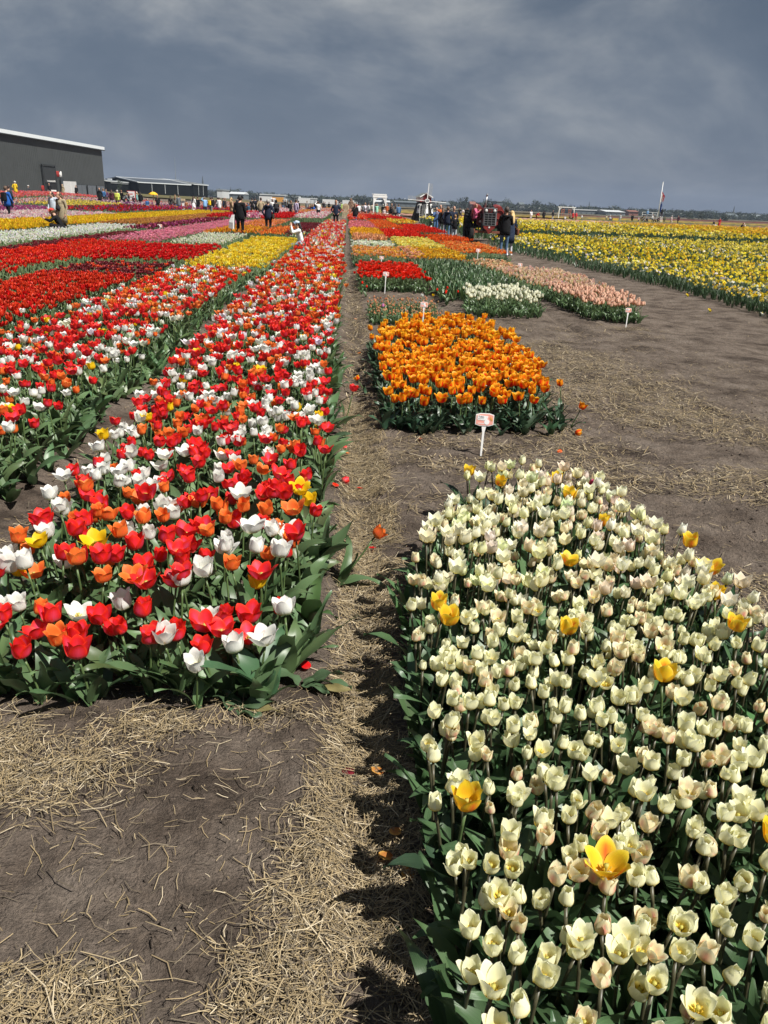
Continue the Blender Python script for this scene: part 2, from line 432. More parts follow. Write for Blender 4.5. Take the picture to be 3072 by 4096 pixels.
def tube(pts, rads, n=6, w=5):
    pts = np.asarray(pts, float); rads = np.asarray(rads, float)
    T = np.gradient(pts, axis=0); T /= np.linalg.norm(T, axis=1, keepdims=True) + 1e-9
    ref = np.where(np.abs(T[:, 2:3]) > .9, np.array([[1., 0, 0]]), np.array([[0, 0, 1.]]))
    A = np.cross(T, ref); A /= np.linalg.norm(A, axis=1, keepdims=True) + 1e-9; B = np.cross(T, A)
    an = np.arange(n) * math.tau / n
    V = pts[:, None] + rads[:, None, None] * (np.cos(an)[None, :, None] * A[:, None] + np.sin(an)[None, :, None] * B[:, None])
    m = len(pts); i = np.arange(m * n).reshape(m, n); j = np.roll(i, -1, 1)
    a, b, c, d = i[:-1].ravel(), j[:-1].ravel(), j[1:].ravel(), i[1:].ravel()
    F = np.concatenate([np.stack([a, b, c], -1), np.stack([a, c, d], -1)])
    F = np.concatenate([F, np.array([[i[-1, 0], i[-1, k], i[-1, k + 1]] for k in range(1, n - 1)])]) if n > 2 else F
    Wt = np.zeros((m * n, 6)); Wt[:, w] = 1
    return V.reshape(-1, 3), F, Wt, np.zeros((m * n, 2)) + .5

def rotz(V, a):
    c, s = math.cos(a), math.sin(a); return V @ np.array([[c, s, 0], [-s, c, 0], [0, 0, 1.]])
def join(parts):
    vs, fs, ws, us, ms = [], [], [], [], []; o = 0
    for (v, f, w, u), mi in parts:
        vs.append(v); fs.append(f + o); ws.append(w); us.append(u); ms.append(np.full(len(f), mi)); o += len(v)
    return dict(v=np.concatenate(vs), f=np.concatenate(fs), w=np.concatenate(ws), u=np.concatenate(us), m=np.concatenate(ms))

SHAPES = {  # th1 per openness, flare, width, length
    'cup': [(-7, 5, .026, .068), (0, 7, .027, .068), (5, 12, .027, .069), (-12, 2, .025, .066), (13, 20, .026, .069), (2, 4, .028, .066)],
    'egg': [(-16, 0, .027, .066), (-18, 4, .026, .068), (-10, 6, .027, .066), (-6, 12, .026, .066), (-20, -4, .027, .062), (-4, 10, .028, .066)],
    'open': [(8, 18, .029, .074), (16, 26, .030, .076), (0, 10, .029, .072), (26, 34, .030, .078), (12, 8, .031, .074), (4, 24, .028, .074)],
    'lily': [(4, 40, .018, .078), (-4, 55, .017, .08), (10, 50, .018, .078), (0, 30, .019, .076), (16, 60, .017, .078), (6, 20, .018, .074)],
    'flame': [(6, 26, .027, .074), (14, 34, .027, .074), (-2, 16, .026, .072), (20, 40, .027, .074), (0, 24, .028, .07), (9, 46, .026, .076)],
}
def bloom_petals(shape, var, nr, nc, streak, ruffle=.0016):
    th1, fl, W, Lp = SHAPES[shape][var % 6]
    rg = np.random.default_rng(var * 13 + len(shape)); out_ = []
    for k in range(6):
        inner = k % 2
        v, f, w, u = petal(nr, nc, Lp * (.97 if inner else 1) * rg.uniform(.94, 1.05), W * (1.0 if inner else .97), 82, th1 + rg.normal(0, 3.5) - (3 if inner else 0),
                           fl + rg.normal(0, 6), streak * (0.35 if inner else 1) * rg.uniform(.6, 1.25), .003 if inner else .005, ruffle, var * 7 + k)
        out_.append((v, f, w, u, k * math.tau / 6 + rg.normal(0, .06)))
    return out_

def plant_proto(shape, var, H=.30, lod=1, nleaf=3, streak=.6, leafL=.24, leafW=.026, size=1.0, lean=.03):
    """whole tulip as one shape: lod 1 detailed, 2 medium, 3 small"""
    nr, nc = {0: (8, 5), 1: (6, 4), 2: (4, 3), 3: (3, 2)}[lod]
    rg = np.random.default_rng(var * 31 + lod); ps = []
    lx, ly = rg.normal(0, lean, 2)
    z = np.linspace(0, 1, 4 if lod < 3 else 2)
    ps.append((tube(np.stack([lx * z ** 2, ly * z ** 2, z * H], -1), np.full(len(z), .0042), 5 if lod < 2 else 3), 1))
    for v, f, w, u, a in bloom_petals(shape, var, nr, nc, streak):
        if lod == 3 and rg.random() < .0: continue
        V = rotz(v * size, a) + np.array([lx, ly, H - .004]); ps.append(((V, f, w, u), 0))
    for k in range(nleaf):
        v, f, w, u = leaf(*{0: (7, 3), 1: (6, 3), 2: (4, 3), 3: (3, 2)}[lod], Lh=leafL * rg.uniform(.75, 1.15), W=leafW * rg.uniform(.8, 1.2), el0=rg.uniform(66, 86), el1=rg.uniform(-15, 45), twist=rg.uniform(-.9, .9), seed=var * 9 + k)
        ps.append(((rotz(v, k * math.tau / nleaf + rg.uniform(-.5, .5)), f, w, u), 1))
    return join(ps)

def tuft_proto(var, nleaf=6, Lh=.28, W=.008, H=.32, double=False, lod=1, bloom=True):
    """daffodil: strap leaves and a nodding flower with six petals and a trumpet"""
    rg = np.random.default_rng(var * 17 + 3); ps = []
    for k in range(nleaf):
        v, f, w, u = leaf(*{1: (4, 2), 2: (3, 2), 3: (2, 2)}[lod], Lh=Lh * rg.uniform(.8, 1.15), W=W, el0=rg.uniform(76, 89), el1=rg.uniform(25, 75), fold=.2, seed=var * 5 + k)
        ps.append(((rotz(v, rg.uniform(0, 6.3)) + np.array([*rg.normal(0, .015, 2), 0]), f, w, u), 1))
    if bloom:
        for b in range(2 if double else 1):
            lx, ly = rg.normal(0, .035, 2); h = H * rg.uniform(.86, 1.1)
            z = np.linspace(0, 1, 3 if lod < 2 else 2)
            if lod < 3: ps.append((tube(np.stack([lx * z, ly * z, z * h], -1), np.full(len(z), .0035), 3), 1))
            fl = []
            nv = 6 if lod < 3 else 5
            for k in range(nv):
                a0 = k * math.tau / nv; c = np.array([math.cos(a0), math.sin(a0), 0]); t = np.array([-math.sin(a0), math.cos(a0), 0])
                V = np.array([c * .004, c * .02 + t * .0125, c * .035 + np.array([0, 0, -.004]), c * .02 - t * .0125])
                Wt = np.zeros((4, 6)); Wt[:, 1] = 1
                fl.append((V, np.array([[0, 1, 2], [0, 2, 3]]), Wt, np.zeros((4, 2)) + .5))
            an = np.arange(6) * math.tau / 6; ring = np.stack([np.cos(an), np.sin(an), 0 * an], -1)
            if lod < 2:
                V = np.concatenate([ring * .008, ring * .014 + np.array([0, 0, .02])]); i = np.arange(6); j = (i + 1) % 6
                F = np.concatenate([np.stack([i, j, j + 6], -1), np.stack([i, j + 6, i + 6], -1)])
                Wt = np.zeros((12, 6)); Wt[:, 3] = 1
                fl.append((V, F, Wt, np.zeros((12, 2)) + .5))
            else:
                V = np.concatenate([ring[::2] * .012 + np.array([0, 0, .012]), [[0, 0, 0.0]]]); Wt = np.zeros((4, 6)); Wt[:, 3] = 1
                fl.append((V, np.array([[0, 1, 2], [0, 1, 3], [1, 2, 3]]), Wt, np.zeros((4, 2)) + .5))
            az = rg.uniform(0, 6.3); td = R_(rg.uniform(35, 80))
            ca, sa = math.cos(td), math.sin(td); Ry = np.array([[ca, 0, sa], [0, 1, 0], [-sa, 0, ca]])
            for v, f, w, u in fl:
                ps.append(((rotz(v @ Ry.T, az) + np.array([lx, ly, h]), f, w, u), 0))
    return join(ps)

def mini_proto(var, H=.3, leaf_n=3):
    """far plant of a few faces: cup of three petals and some leaves"""
    rg = np.random.default_rng(var); ps = []
    for k in range(4):
        a = k * math.pi / 2 + rg.uniform(0, 1); c = np.array([math.cos(a), math.sin(a), 0]); t = np.array([-c[1], c[0], 0])
        V = np.array([[0, 0, H - .01], c * .03 + t * .02 + [0, 0, H + .02], c * .026 + [0, 0, H + .066], c * .03 - t * .02 + [0, 0, H + .02]])
        Wt = np.zeros((4, 6)); Wt[:, 1] = .8; Wt[2, 4] = .6; Wt[2, 1] = .4; Wt[:, 3] = .2; Wt[2, 3] = 0; Wt[0] = 0; Wt[0, 2] = 1
        ps.append(((V, np.array([[0, 1, 2], [0, 2, 3]]), Wt, np.zeros((4, 2)) + .5), 0))
    for k in range(leaf_n):
        a = rg.uniform(0, 6.3); c = np.array([math.cos(a), math.sin(a), 0]); t = np.array([-c[1], c[0], 0]); h = H * rg.uniform(.6, .85)
        V = np.array([-t * .02, t * .02, c * .07 + [0, 0, h]]) ; Wt = np.zeros((3, 6)); Wt[:, 0] = 1
        ps.append(((V, np.array([[0, 1, 2]]), Wt, np.zeros((3, 2)) + .5), 1))
    return join(ps)

# palettes: leaf, body, base, accent, edge, stem
LG = (.098, .165, .07); SG = (.11, .17, .06)
def pal(body, base, acc, edge, lf=LG, st=SG): return np.array([lf, body, base, acc, edge, st], float)
PALS = {
    'cream': pal((.94, .91, .62), (.88, .68, .05), (.88, .66, .45), (.94, .93, .70), (.07, .132, .056), (.085, .08, .045)),
    'creamstripe': pal((.93, .88, .58), (.86, .66, .10), (.80, .26, .22), (.86, .82, .60), (.07, .132, .056), (.085, .08, .045)),
    'red': pal((.78, .018, .016), (.80, .18, .14), (.82, .075, .16), (.84, .045, .014)),
    'white': pal((.84, .84, .79), (.78, .78, .44), (.84, .84, .74), (.86, .86, .83)),
    'orange': pal((.90, .19, .03), (.82, .42, .10), (.84, .12, .05), (.88, .27, .06)),
    'yellow': pal((.86, .58, .01), (.80, .46, .01), (.84, .50, .01), (.88, .64, .03)),
    'yellowflame': pal((.88, .66, .03), (.86, .44, .02), (.84, .22, .03), (.87, .66, .10), (.042, .082, .045), SG),
    'flame': pal((.91, .34, .007), (.72, .07, .005), (.82, .07, .006), (.90, .54, .03), (.05, .10, .055), SG),
    'scarlet': pal((.80, .017, .004), (.66, .02, .01), (.80, .05, .01), (.80, .035, .01)),
    'parrot': pal((.66, .028, .012), (.45, .04, .015), (.50, .01, .008), (.78, .07, .02)),
    'crimson': pal((.66, .006, .008), (.50, .01, .01), (.6, .008, .01), (.70, .012, .012)),
    'peach': pal((.82, .50, .36), (.80, .55, .22), (.78, .26, .20), (.88, .66, .50)),
    'ivory': pal((.82, .82, .62), (.78, .72, .30), (.8, .76, .4), (.86, .86, .74)),
    'ivorygreen': pal((.80, .82, .60), (.62, .70, .36), (.74, .76, .5), (.84, .86, .70)),
    'tangerine': pal((.82, .22, .04), (.80, .36, .04), (.78, .12, .03), (.86, .34, .08)),
    'amber': pal((.86, .43, .012), (.80, .36, .01), (.82, .32, .01), (.88, .50, .03)),
    'apricot': pal((.78, .32, .16), (.70, .38, .10), (.72, .22, .10), (.84, .44, .24)),
    'coral': pal((.82, .14, .16), (.76, .30, .18), (.74, .08, .10), (.84, .34, .30)),
    'hotorange': pal((.84, .11, .012), (.78, .10, .01), (.82, .07, .01), (.86, .17, .02)),
    'lemon': pal((.86, .68, .07), (.80, .58, .04), (.84, .60, .04), (.88, .76, .20)),
    'bronze': pal((.58, .26, .06), (.40, .12, .03), (.36, .06, .03), (.76, .42, .10)),
    'pink': pal((.78, .15, .27), (.74, .40, .42), (.72, .10, .22), (.84, .30, .40)),
    'palepink': pal((.80, .52, .56), (.78, .66, .58), (.68, .22, .34), (.86, .70, .70)),
    'magenta': pal((.42, .03, .20), (.4, .1, .2), (.34, .02, .16), (.52, .08, .28)),
    'purple': pal((.26, .04, .22), (.24, .08, .18), (.2, .02, .18), (.38, .12, .34)),
    'maroon': pal((.16, .012, .025), (.14, .02, .02), (.12, .006, .015), (.24, .03, .04)),
    'faded': pal((.56, .36, .17), (.45, .34, .14), (.46, .20, .10), (.66, .48, .28)),
    'salmon': pal((.80, .22, .14), (.76, .36, .18), (.76, .14, .12), (.86, .42, .30)),
    'daffyellow': pal((.86, .68, .02), (.8, .5, .02), (.82, .44, .01), (.86, .66, .06), (.055, .105, .045), (.07, .12, .05)),
    'daffgold': pal((.82, .46, .01), (.8, .4, .01), (.80, .33, .01), (.84, .5, .02), (.055, .105, .045), (.07, .12, .05)),
    'daffwhite': pal((.82, .82, .72), (.8, .7, .3), (.84, .70, .20), (.84, .84, .76), (.055, .105, .045), (.07, .12, .05)),
    'daffpale': pal((.86, .74, .16), (.8, .6, .1), (.84, .62, .06), (.84, .78, .4), (.055, .105, .045), (.07, .12, .05)),
}
def jit(n, a): return rng.normal(1, a, n).clip(1 - 2.2 * a, 1 + 2.2 * a)

def merged(name, protos, pts, kinds, zs=None, scl=(.85, 1.15), hue=.07, flat=1.0, rot=None):
    """many plants as one mesh; pts (n,2); kinds list of palette names per plant"""
    n = len(pts)
    if not n: return None
    Z0 = gz(pts[:, 0], pts[:, 1]) if zs is None else zs
    S = rng.uniform(scl[0], scl[1], n); A = rng.uniform(0, math.tau, n)
    TX, TY = rng.normal(.03, .07, n), rng.normal(0, .07, n)
    pid = rng.integers(0, len(protos), n)
    names = sorted(set(kinds)); kidx = np.array([names.index(k) for k in kinds])
    PA = np.stack([PALS[k] for k in names])[kidx]
    j = np.ones((n, 6, 3)); j[:, 1:5] = (jit(n, hue)[:, None] * np.stack([jit(n, hue * .3), jit(n, hue), jit(n, hue)], -1))[:, None]
    j[:, 0] = (jit(n, .2)[:, None] * np.stack([jit(n, .12), jit(n, .04), jit(n, .1)], -1)); j[:, 5] = jit(n, .15)[:, None]
    PA = np.clip(PA * j, 0, .92)
    Vs, Fs, Cs, Ms = [], [], [], []; o = 0
    for p, pr in enumerate(protos):
        k = np.where(pid == p)[0]
        if not len(k): continue
        v = pr['v']; c, s = np.cos(A[k])[:, None], np.sin(A[k])[:, None]
        x = v[None, :, 0] * c - v[None, :, 1] * s; y = v[None, :, 0] * s + v[None, :, 1] * c; z = np.repeat(v[None, :, 2], len(k), 0) * flat
        x = x + z * TX[k][:, None]; y = y + z * TY[k][:, None]
        V = np.stack([x * S[k][:, None] + pts[k, 0][:, None], y * S[k][:, None] + pts[k, 1][:, None], z * S[k][:, None] + Z0[k][:, None]], -1)
        C = np.einsum('vk,nkc->nvc', pr['w'], PA[k])
        F = pr['f'][None] + (np.arange(len(k)) * len(v))[:, None, None] + o
        Vs.append(V.reshape(-1, 3)); Fs.append(F.reshape(-1, 3)); Cs.append(C.reshape(-1, 3)); Ms.append(np.tile(pr['m'], len(k)))
        o += V.shape[0] * V.shape[1]
    me = mesh_np(name, np.concatenate(Vs), np.concatenate(Fs), np.concatenate(Cs), np.concatenate(Ms), (PETAL, LEAF))
    return me

def single(name, pr, palette):
    return mesh_np(name, pr['v'], pr['f'], pr['w'] @ palette, pr['m'], (PETAL, LEAF), uv=pr['u'])

def poisson(x0, x1, y0, y1, sp, inside=None, jitter=.36):
    """jittered hexagonal planting"""
    out_ = []
    ys = np.arange(y0, y1, sp * .87)
    for r, yy in enumerate(ys):
        xs = np.arange(x0 + (sp / 2 if r % 2 else 0), x1, sp)
        out_.append(np.stack([xs, np.full(len(xs), yy)], -1))
    p = np.concatenate(out_) if out_ else np.zeros((0, 2))
    p = p + rng.uniform(-jitter, jitter, p.shape) * sp
    if inside is not None: p = p[inside(p[:, 0], p[:, 1])]
    return p
def in_poly(poly):
    px = np.array([a for a, b in poly]); py = np.array([b for a, b in poly])
    def f(x, y):
        c = np.zeros(len(x), bool); j = len(px) - 1
        for i in range(len(px)):
            k = ((py[i] > y) != (py[j] > y)) & (x < (px[j] - px[i]) * (y - py[i]) / (py[j] - py[i] + 1e-12) + px[i])
            c ^= k; j = i
        return c
    return f

# ------------------------------------------------------------------ individual tulips
class Kit:
    """shared part meshes of one variety"""
    def __init__(s, key, palette, shape, streak, leafL=.25, leafW=.028, n=6):
        P_ = PALS[palette]; s.shape = shape
        s.petals, s.blooms = [], []
        for v in range(n):
            row = []; bl = []
            for (pv, f, w, u, a) in bloom_petals(shape, v, 9, 7, streak):
                me = mesh_np('petal', pv, f, np.clip(w @ P_, 0, .92), None, (PETAL,), uv=u); row.append((me, a))
                bl.append(((rotz(pv, a), f, w, u), 0))
            s.petals.append(row)
            b = join([((rotz(pv, a_), f, w, u), 0) for (pv, f, w, u, a_) in bloom_petals(shape, v, 7, 5, streak)])
            s.blooms.append(mesh_np('bloom', b['v'], b['f'], np.clip(b['w'] @ P_, 0, .92), b['m'], (PETAL,), uv=b['u']))
        core = [(tube([(0, 0, .002), (0, 0, .016), (0, 0, .024)], [.004, .0045, .006], 6, 0), 0)]
        for k in range(6):
            a = k * math.tau / 6 + .4; core.append((tube([(.006 * math.cos(a), .006 * math.sin(a), .003), (.011 * math.cos(a), .011 * math.sin(a), .02)], [.001, .0022], 4, 3), 0))
        c = join(core); cp = np.array([(.60, .55, .14), (.7, .5, .1), (.5, .4, .1), (.62, .42, .05), (.5, .4, .1), (.55, .5, .12)])
        s.core = mesh_np('bloom_heart', c['v'], c['f'], c['w'] @ cp, c['m'], (PETAL,))
        s.leaves = []
        for k in range(8):
            rg = np.random.default_rng(k + 90)
            v, f, w, u = leaf(9, 4, Lh=leafL * rg.uniform(.75, 1.2), W=leafW * rg.uniform(.75, 1.25), el0=rg.uniform(58, 86), el1=rg.uniform(-35, 50), twist=rg.uniform(-1.1, 1.1), wave=.006, fold=rg.uniform(.2, .5), seed=k)
            s.leaves.append(mesh_np('leaf', v, f, (w @ P_) * rg.uniform(.85, 1.2), None, (LEAF,), uv=u))
        s.stems = []
        for k in range(3):
            rg = np.random.default_rng(k + 40); lx, ly = rg.normal(0, .025, 2); z = np.linspace(0, 1, 6)
            pts = np.stack([lx * z ** 1.6, ly * z ** 1.6, z], -1)
            v, f, w, u = tube(pts, np.full(6, .0043), 6); w[:, 5] = 1
            s.stems.append((mesh_np('stem', v, f, w @ P_, None, (LEAF,)), lx, ly))

def openness(shape, v):
    th1, fl = SHAPES[shape][v][:2]; a = th1 + .5 * fl
    return 'closed' if a < 5 else 'half open' if a < 20 else 'wide open'
def grow(kit, name, x, y, H, size, label, cat, group, hi, nleaf=3, lean=.07, face=None, var=None):
    root = empty(name, (x, y, g1(x, y)), rng.uniform(0, math.tau) if face is None else face)
    tag(root, label, cat, group)
    sme, lx, ly = kit.stems[rng.integers(3)]
    link('stem', sme, root, scl=(1, 1, H))
    v = int(rng.integers(len(kit.petals))) if var is None else var
    rot = (rng.normal(0, lean), rng.normal(0, lean), rng.uniform(0, 6.28))
    if hi:
        b = link('bloom', kit.core, root, (lx, ly, H - .003), rot, size)
        for me, a in kit.petals[v]: link('petal', me, b, rot=(rng.normal(0, .04), rng.normal(0, .04), a))
    else:
        link('bloom', kit.blooms[v], root, (lx, ly, H - .003), rot, size)
    a0 = rng.uniform(0, 6)
    for k in range(nleaf):
        link('leaf', kit.leaves[rng.integers(8)], root, (0, 0, rng.uniform(-.005, .02)), (0, 0, a0 + k * math.tau / nleaf + rng.normal(0, .4)), rng.uniform(.8, 1.2) * (H / .3) ** .7)
    return root
# ------------------------------------------------------------------ the planted beds
P0 = {}
def protos(shape, lod, streak=.6, H=.30, n=5, nleaf=3, leafL=.24, leafW=.026, size=1.0):
    key = (shape, lod, streak, H, n, nleaf, leafL, leafW, size)
    if key not in P0:
        P0[key] = [mini_proto(i, H, nleaf) if lod == 4 else plant_proto(shape, i, H, lod, nleaf, streak, leafL, leafW, size) for i in range(n)]
    return P0[key]

def pick(n, table):
    ks = list(table); p = np.array([table[k] for k in ks], float); return [ks[i] for i in rng.choice(len(ks), n, p=p / p.sum())]

# --- the long mixed bed and its neighbour: red, white, orange and yellow
KITS = {'red': Kit('red', 'red', 'open', 1.0), 'white': Kit('white', 'white', 'open', .2), 'orange': Kit('orange', 'orange', 'open', .7),
        'yellow': Kit('yellow', 'yellow', 'open', .2), 'cream': Kit('cream', 'cream', 'cup', .1), 'creamstripe': Kit('cs', 'creamstripe', 'cup', .75),
        'yellowflame': Kit('yf', 'yellowflame', 'open', 1.0), 'flame': Kit('flame', 'flame', 'flame', 1.7, .22, .027)}
MIX = {'red': .43, 'white': .28, 'orange': .26, 'yellow': .025}
def b1(x, y):
    l = -1.42 - .14 * sm(y, 3, 9); w = .07 * (vnoise(y * 1.5, 3, 2) - .5)
    front = 2.30 + .12 * (vnoise(x * 3, 1, 6) - .5) + .16 * sm(-x, 0, -.2) - .02
    return (x > l + w) & (x < -.13 + w - .05 * (1 - sm(y, 2.4, 3.6))) & (y > front)
def b2(x, y):
    w = .1 * (vnoise(y * 1.2, 8, 2) - .5)
    return (x > -3.45 + w) & (x < -1.98 + w) & (y > 4.25 + .3 * (vnoise(x * 2, 3, 1) - .5))
p1 = poisson(-1.65, -.02, 2.3, 12, .12, b1, .5); p2 = poisson(-3.5, -1.9, 4.0, 12, .135, b2)
pm = np.concatenate([p1, p2])
def clumped(p):
    # the colours drift: knots of white, knots of red, as the mixed bulbs came out of the sack
    w = vnoise(p[:, 0] * 3.1, p[:, 1] * 2.3, 11); r = vnoise(p[:, 0] * 3.7, p[:, 1] * 2.7, 13); u = rng.random(len(p))
    pw = .05 + .5 * sm(w, .3, .75); pr = (1 - pw) * (.42 + .4 * sm(r, .25, .75)); py = .025
    return np.where(u < pw, 'white', np.where(u < pw + pr, 'red', np.where(u < pw + pr + py, 'yellow', 'orange')))
km = clumped(pm)
# stray yellow ones along the left edge of the long bed
for x, y in [(-1.35, 2.62), (-1.22, 3.0), (-1.25, 2.82), (-1.05, 2.95), (-1.3, 4.9), (-1.2, 5.3), (-1.28, 6.3), (-1.3, 6.7)]:
    pm = np.concatenate([pm, [(x, y)]]); km = np.append(km, 'yellow')
order = np.argsort(np.hypot(pm[:, 0] * .8, pm[:, 1])); pm, km = pm[order], km[order]
MIXL = {'red': ('red tulip with a pink flush in the long mixed beds left of the straw furrow', 'red tulips of the mixed beds'),
        'white': ('pure white tulip in the long mixed beds left of the straw furrow', 'white tulips of the mixed beds'),
        'orange': ('orange tulip with paler rims in the long mixed beds left of the straw furrow', 'orange tulips of the mixed beds'),
        'yellow': ('plain yellow tulip standing among red and white tulips of the mixed beds', 'yellow tulips of the mixed beds')}
count = {k: 0 for k in MIX}; rest = []
for (x, y), k in zip(pm, km):
    if count[k] < 290 and y < 9.5:
        count[k] += 1
        frontal = y < 2.62
        H = (.21 if frontal else .30) * rng.uniform(.82, 1.16)
        v = int(rng.integers(6)); bed = 'long mixed bed' if x > -1.75 else 'second mixed bed'
        part_ = ('front' if y < 3.3 else 'middle' if y < 5.5 else 'back') if x > -1.75 else ('front' if y < 6.5 else 'back')
        lab = f"{openness('open', v)} {dict(red='red tulip with a pink flush', white='pure white tulip', orange='orange tulip with paler rims', yellow='yellow tulip')[k]}, {part_} of the {bed}"
        grow(KITS[k], k + '_tulip', x, y, H, rng.uniform(.82, 1.08) * (1.04 if k != 'orange' else .95) * (1.12 if y < 3.6 else 1), lab, 'tulip', lab.replace('tulip', 'tulips', 1), y < 4.1, 3, lean=.13, var=v)
    else: rest.append((x, y, k))
# leafy clumps without flowers, as along the front edge
barren = poisson(-1.6, -.08, 2.5, 7, .33, b1)
edge_pts = np.concatenate([np.stack([rng.uniform(-1.45, -.15, 16), rng.uniform(2.3, 2.46, 16)], -1), np.stack([rng.uniform(-.2, -.09, 46), rng.uniform(2.5, 9, 46)], -1),
                           np.stack([rng.uniform(-2.05, -1.9, 50), rng.uniform(4.2, 10, 50)], -1), np.stack([rng.uniform(-3.3, -2, 20), rng.uniform(4.05, 4.4, 20)], -1)])
def leaf_only(n, lodg=(7, 3), H=.26, W=.032, nl=4, e0=(40, 84), e1=(-40, 40)):
    res = []
    for i in range(n):
        rg = np.random.default_rng(i + 300); ps = []
        for k in range(nl):
            v, f, w, u = leaf(*lodg, Lh=H * rg.uniform(.7, 1.15), W=W * rg.uniform(.8, 1.2), el0=rg.uniform(*e0), el1=rg.uniform(*e1), twist=rg.uniform(-1, 1), wave=.006, seed=i * 7 + k)
            ps.append(((rotz(v, k * math.tau / nl + rg.uniform(-.6, .6)), f, w, u), 1))
        res.append(join(ps))
    return res
LEAFY = leaf_only(8, (8, 4), .27, .036, 4, (50, 86), (-20, 60))
lp = np.concatenate([barren, edge_pts, poisson(-3.4, -2, 4.2, 9, .26, b2)])
o = link('tulip_foliage', merged('tulip_foliage', LEAFY, lp, ['red'] * len(lp), scl=(.75, 1.15)))
tag(o, 'broad grey green tulip leaves filling the mixed beds', 'foliage', kind='stuff')

def stuff_bed(name, label, pts, kinds, protos_, **kw):
    me = merged(name, protos_, pts, kinds, **kw)
    if me: tag(link(name, me), label, 'tulips', kind='stuff')

rp = np.array([(a, b) for a, b, k in rest]); rk = [k for a, b, k in rest]
far1 = poisson(-1.62, -.06, 12, 26, .145, b1); far2 = poisson(-3.5, -1.95, 12, 16.6, .145, b2)
pts = np.concatenate([rp, far1, far2]); kk = rk + list(clumped(np.concatenate([far1, far2])))
kn = pts[:, 1] < 13
stuff_bed('mixed_tulips', 'red, white and orange tulips massed in the long mixed beds further back', pts[kn], [k for k, a in zip(kk, kn) if a], protos('open', 2, .8, .31, size=1.05), scl=(.88, 1.15))
stuff_bed('mixed_tulips', 'red, white and orange tulips massed in the middle of the long bed', pts[~kn], [k for k, a in zip(kk, kn) if not a], protos('open', 3, .8, .31, size=1.1), scl=(.9, 1.2))
far1 = poisson(-1.65, -.1, 26, 62, .2, b1)
stuff_bed('mixed_tulips', 'pinkish red and white tulips massed in the long bed towards the man in the navy jacket', far1, pick(len(far1), {'red': .38, 'coral': .25, 'white': .2, 'orange': .14, 'yellow': .05}), protos('open', 4, .8, .30, nleaf=3), scl=(1.1, 1.5))

# --- cream bed, bottom right
cream_poly = [(.26, .5), (.25, 1.6), (.27, 2.55), (.37, 3.2), (.62, 3.75), (.78, 4.15), (1.05, 4.12), (1.36, 4.1), (1.5, 3.6), (1.6, 2.6), (1.62, .5)]
inc = in_poly(cream_poly)
pc = poisson(.2, 1.7, .8, 4.25, .069, inc, .44)
gap = ~((pc[:, 1] > 3.45) & (pc[:, 0] < 1.0) & (vnoise(pc[:, 0] * 5, pc[:, 1] * 5, 3) < .42)); pc = pc[gap]
ys = [(.30, 1.48), (1.06, 1.35), (.64, 1.28), (1.35, 1.72), (1.05, 2.0), (.80, 2.3), (.42, 2.35), (.38, 2.52), (1.42, 2.3), (1.5, 2.62), (1.55, 2.8), (1.52, 3.05), (1.0, 2.9), (.85, 3.75), (1.12, 3.6), (.72, 4.02), (1.25, 3.3), (1.16, 3.85)]
YL = ['lowest left one', 'lowest right one', 'left of the two lowest', 'near the bottom right corner', 'in the lower middle', 'in the centre', 'lower one at the left edge', 'upper one at the left edge', 'right of centre, lower one',
      'lower one at the right edge', 'middle one at the right edge', 'upper one at the right edge', 'in the upper centre', 'upper left, right of the pair', 'right one near the top', 'at the top left corner', 'upper half, right of centre', 'near the far tip']
for (x, y), yl in zip(ys, YL):
    pc = pc[np.hypot(pc[:, 0] - x, pc[:, 1] - y) > .06]
    grow(KITS['yellowflame'], 'yellow_flamed_tulip', x, y, .31 * rng.uniform(.92, 1.12), rng.uniform(.9, 1.06), 'yellow tulip flamed with orange among cream tulips, ' + yl, 'tulip', 'yellow tulips in the cream bed', True, 3)
vis = (pc[:, 1] > .82) & (pc[:, 0] < .42 + .44 * (pc[:, 1] + .2))
pv, ph = pc[vis], pc[~vis]
d = np.argsort(pv[:, 1]); pv = pv[d]
print('cream', len(pv), len(ph), 'mix', count, len(rest))
nst = npl = 0; over = []
for i, (x, y) in enumerate(pv):
    st = rng.random() < .22
    if (nst if st else npl) >= 300: over.append((x, y)); continue
    nst, npl = nst + st, npl + (not st)
    v = int(rng.integers(6)); zone = 'nearest third' if y < 1.9 else 'middle third' if y < 2.9 else 'far third'
    lab = f"{openness('cup', v)} cream tulip {'with pink streaks' if st else 'without streaks'}, {zone} of the cream bed"
    grow(KITS['creamstripe' if st else 'cream'], 'pink_striped_cream_tulip' if st else 'cream_tulip', x, y, .29 * rng.uniform(.88, 1.1), rng.uniform(.68, .87) * (.75 if rng.random() < .08 else 1),
         lab, 'tulip', lab.replace('tulip', 'tulips', 1), y < 2.9, 2, lean=.13, var=v)
ph = np.concatenate([ph, np.array(over).reshape(-1, 2), poisson(1.62, 2.3, .9, 2.2, .12)])
stuff_bed('cream_tulips', 'cream tulips continuing beyond the right edge of the dense bed', ph, ['cream'] * len(ph), protos('cup', 2, .3, .30, size=.9))
pl = poisson(.31, 1.62, .75, 4.2, .12, inc)
o = link('tulip_foliage', merged('tulip_foliage', leaf_only(8, (7, 4), .25, .027, 4, (66, 88), (15, 75)), np.concatenate([pl, np.stack([rng.uniform(.29, .33, 8), rng.uniform(.9, 3, 8)], -1)]), ['cream'] * (len(pl) + 8), scl=(.7, 1.1)))
tag(o, 'dark green tulip leaves filling the cream tulip bed', 'foliage', kind='stuff')

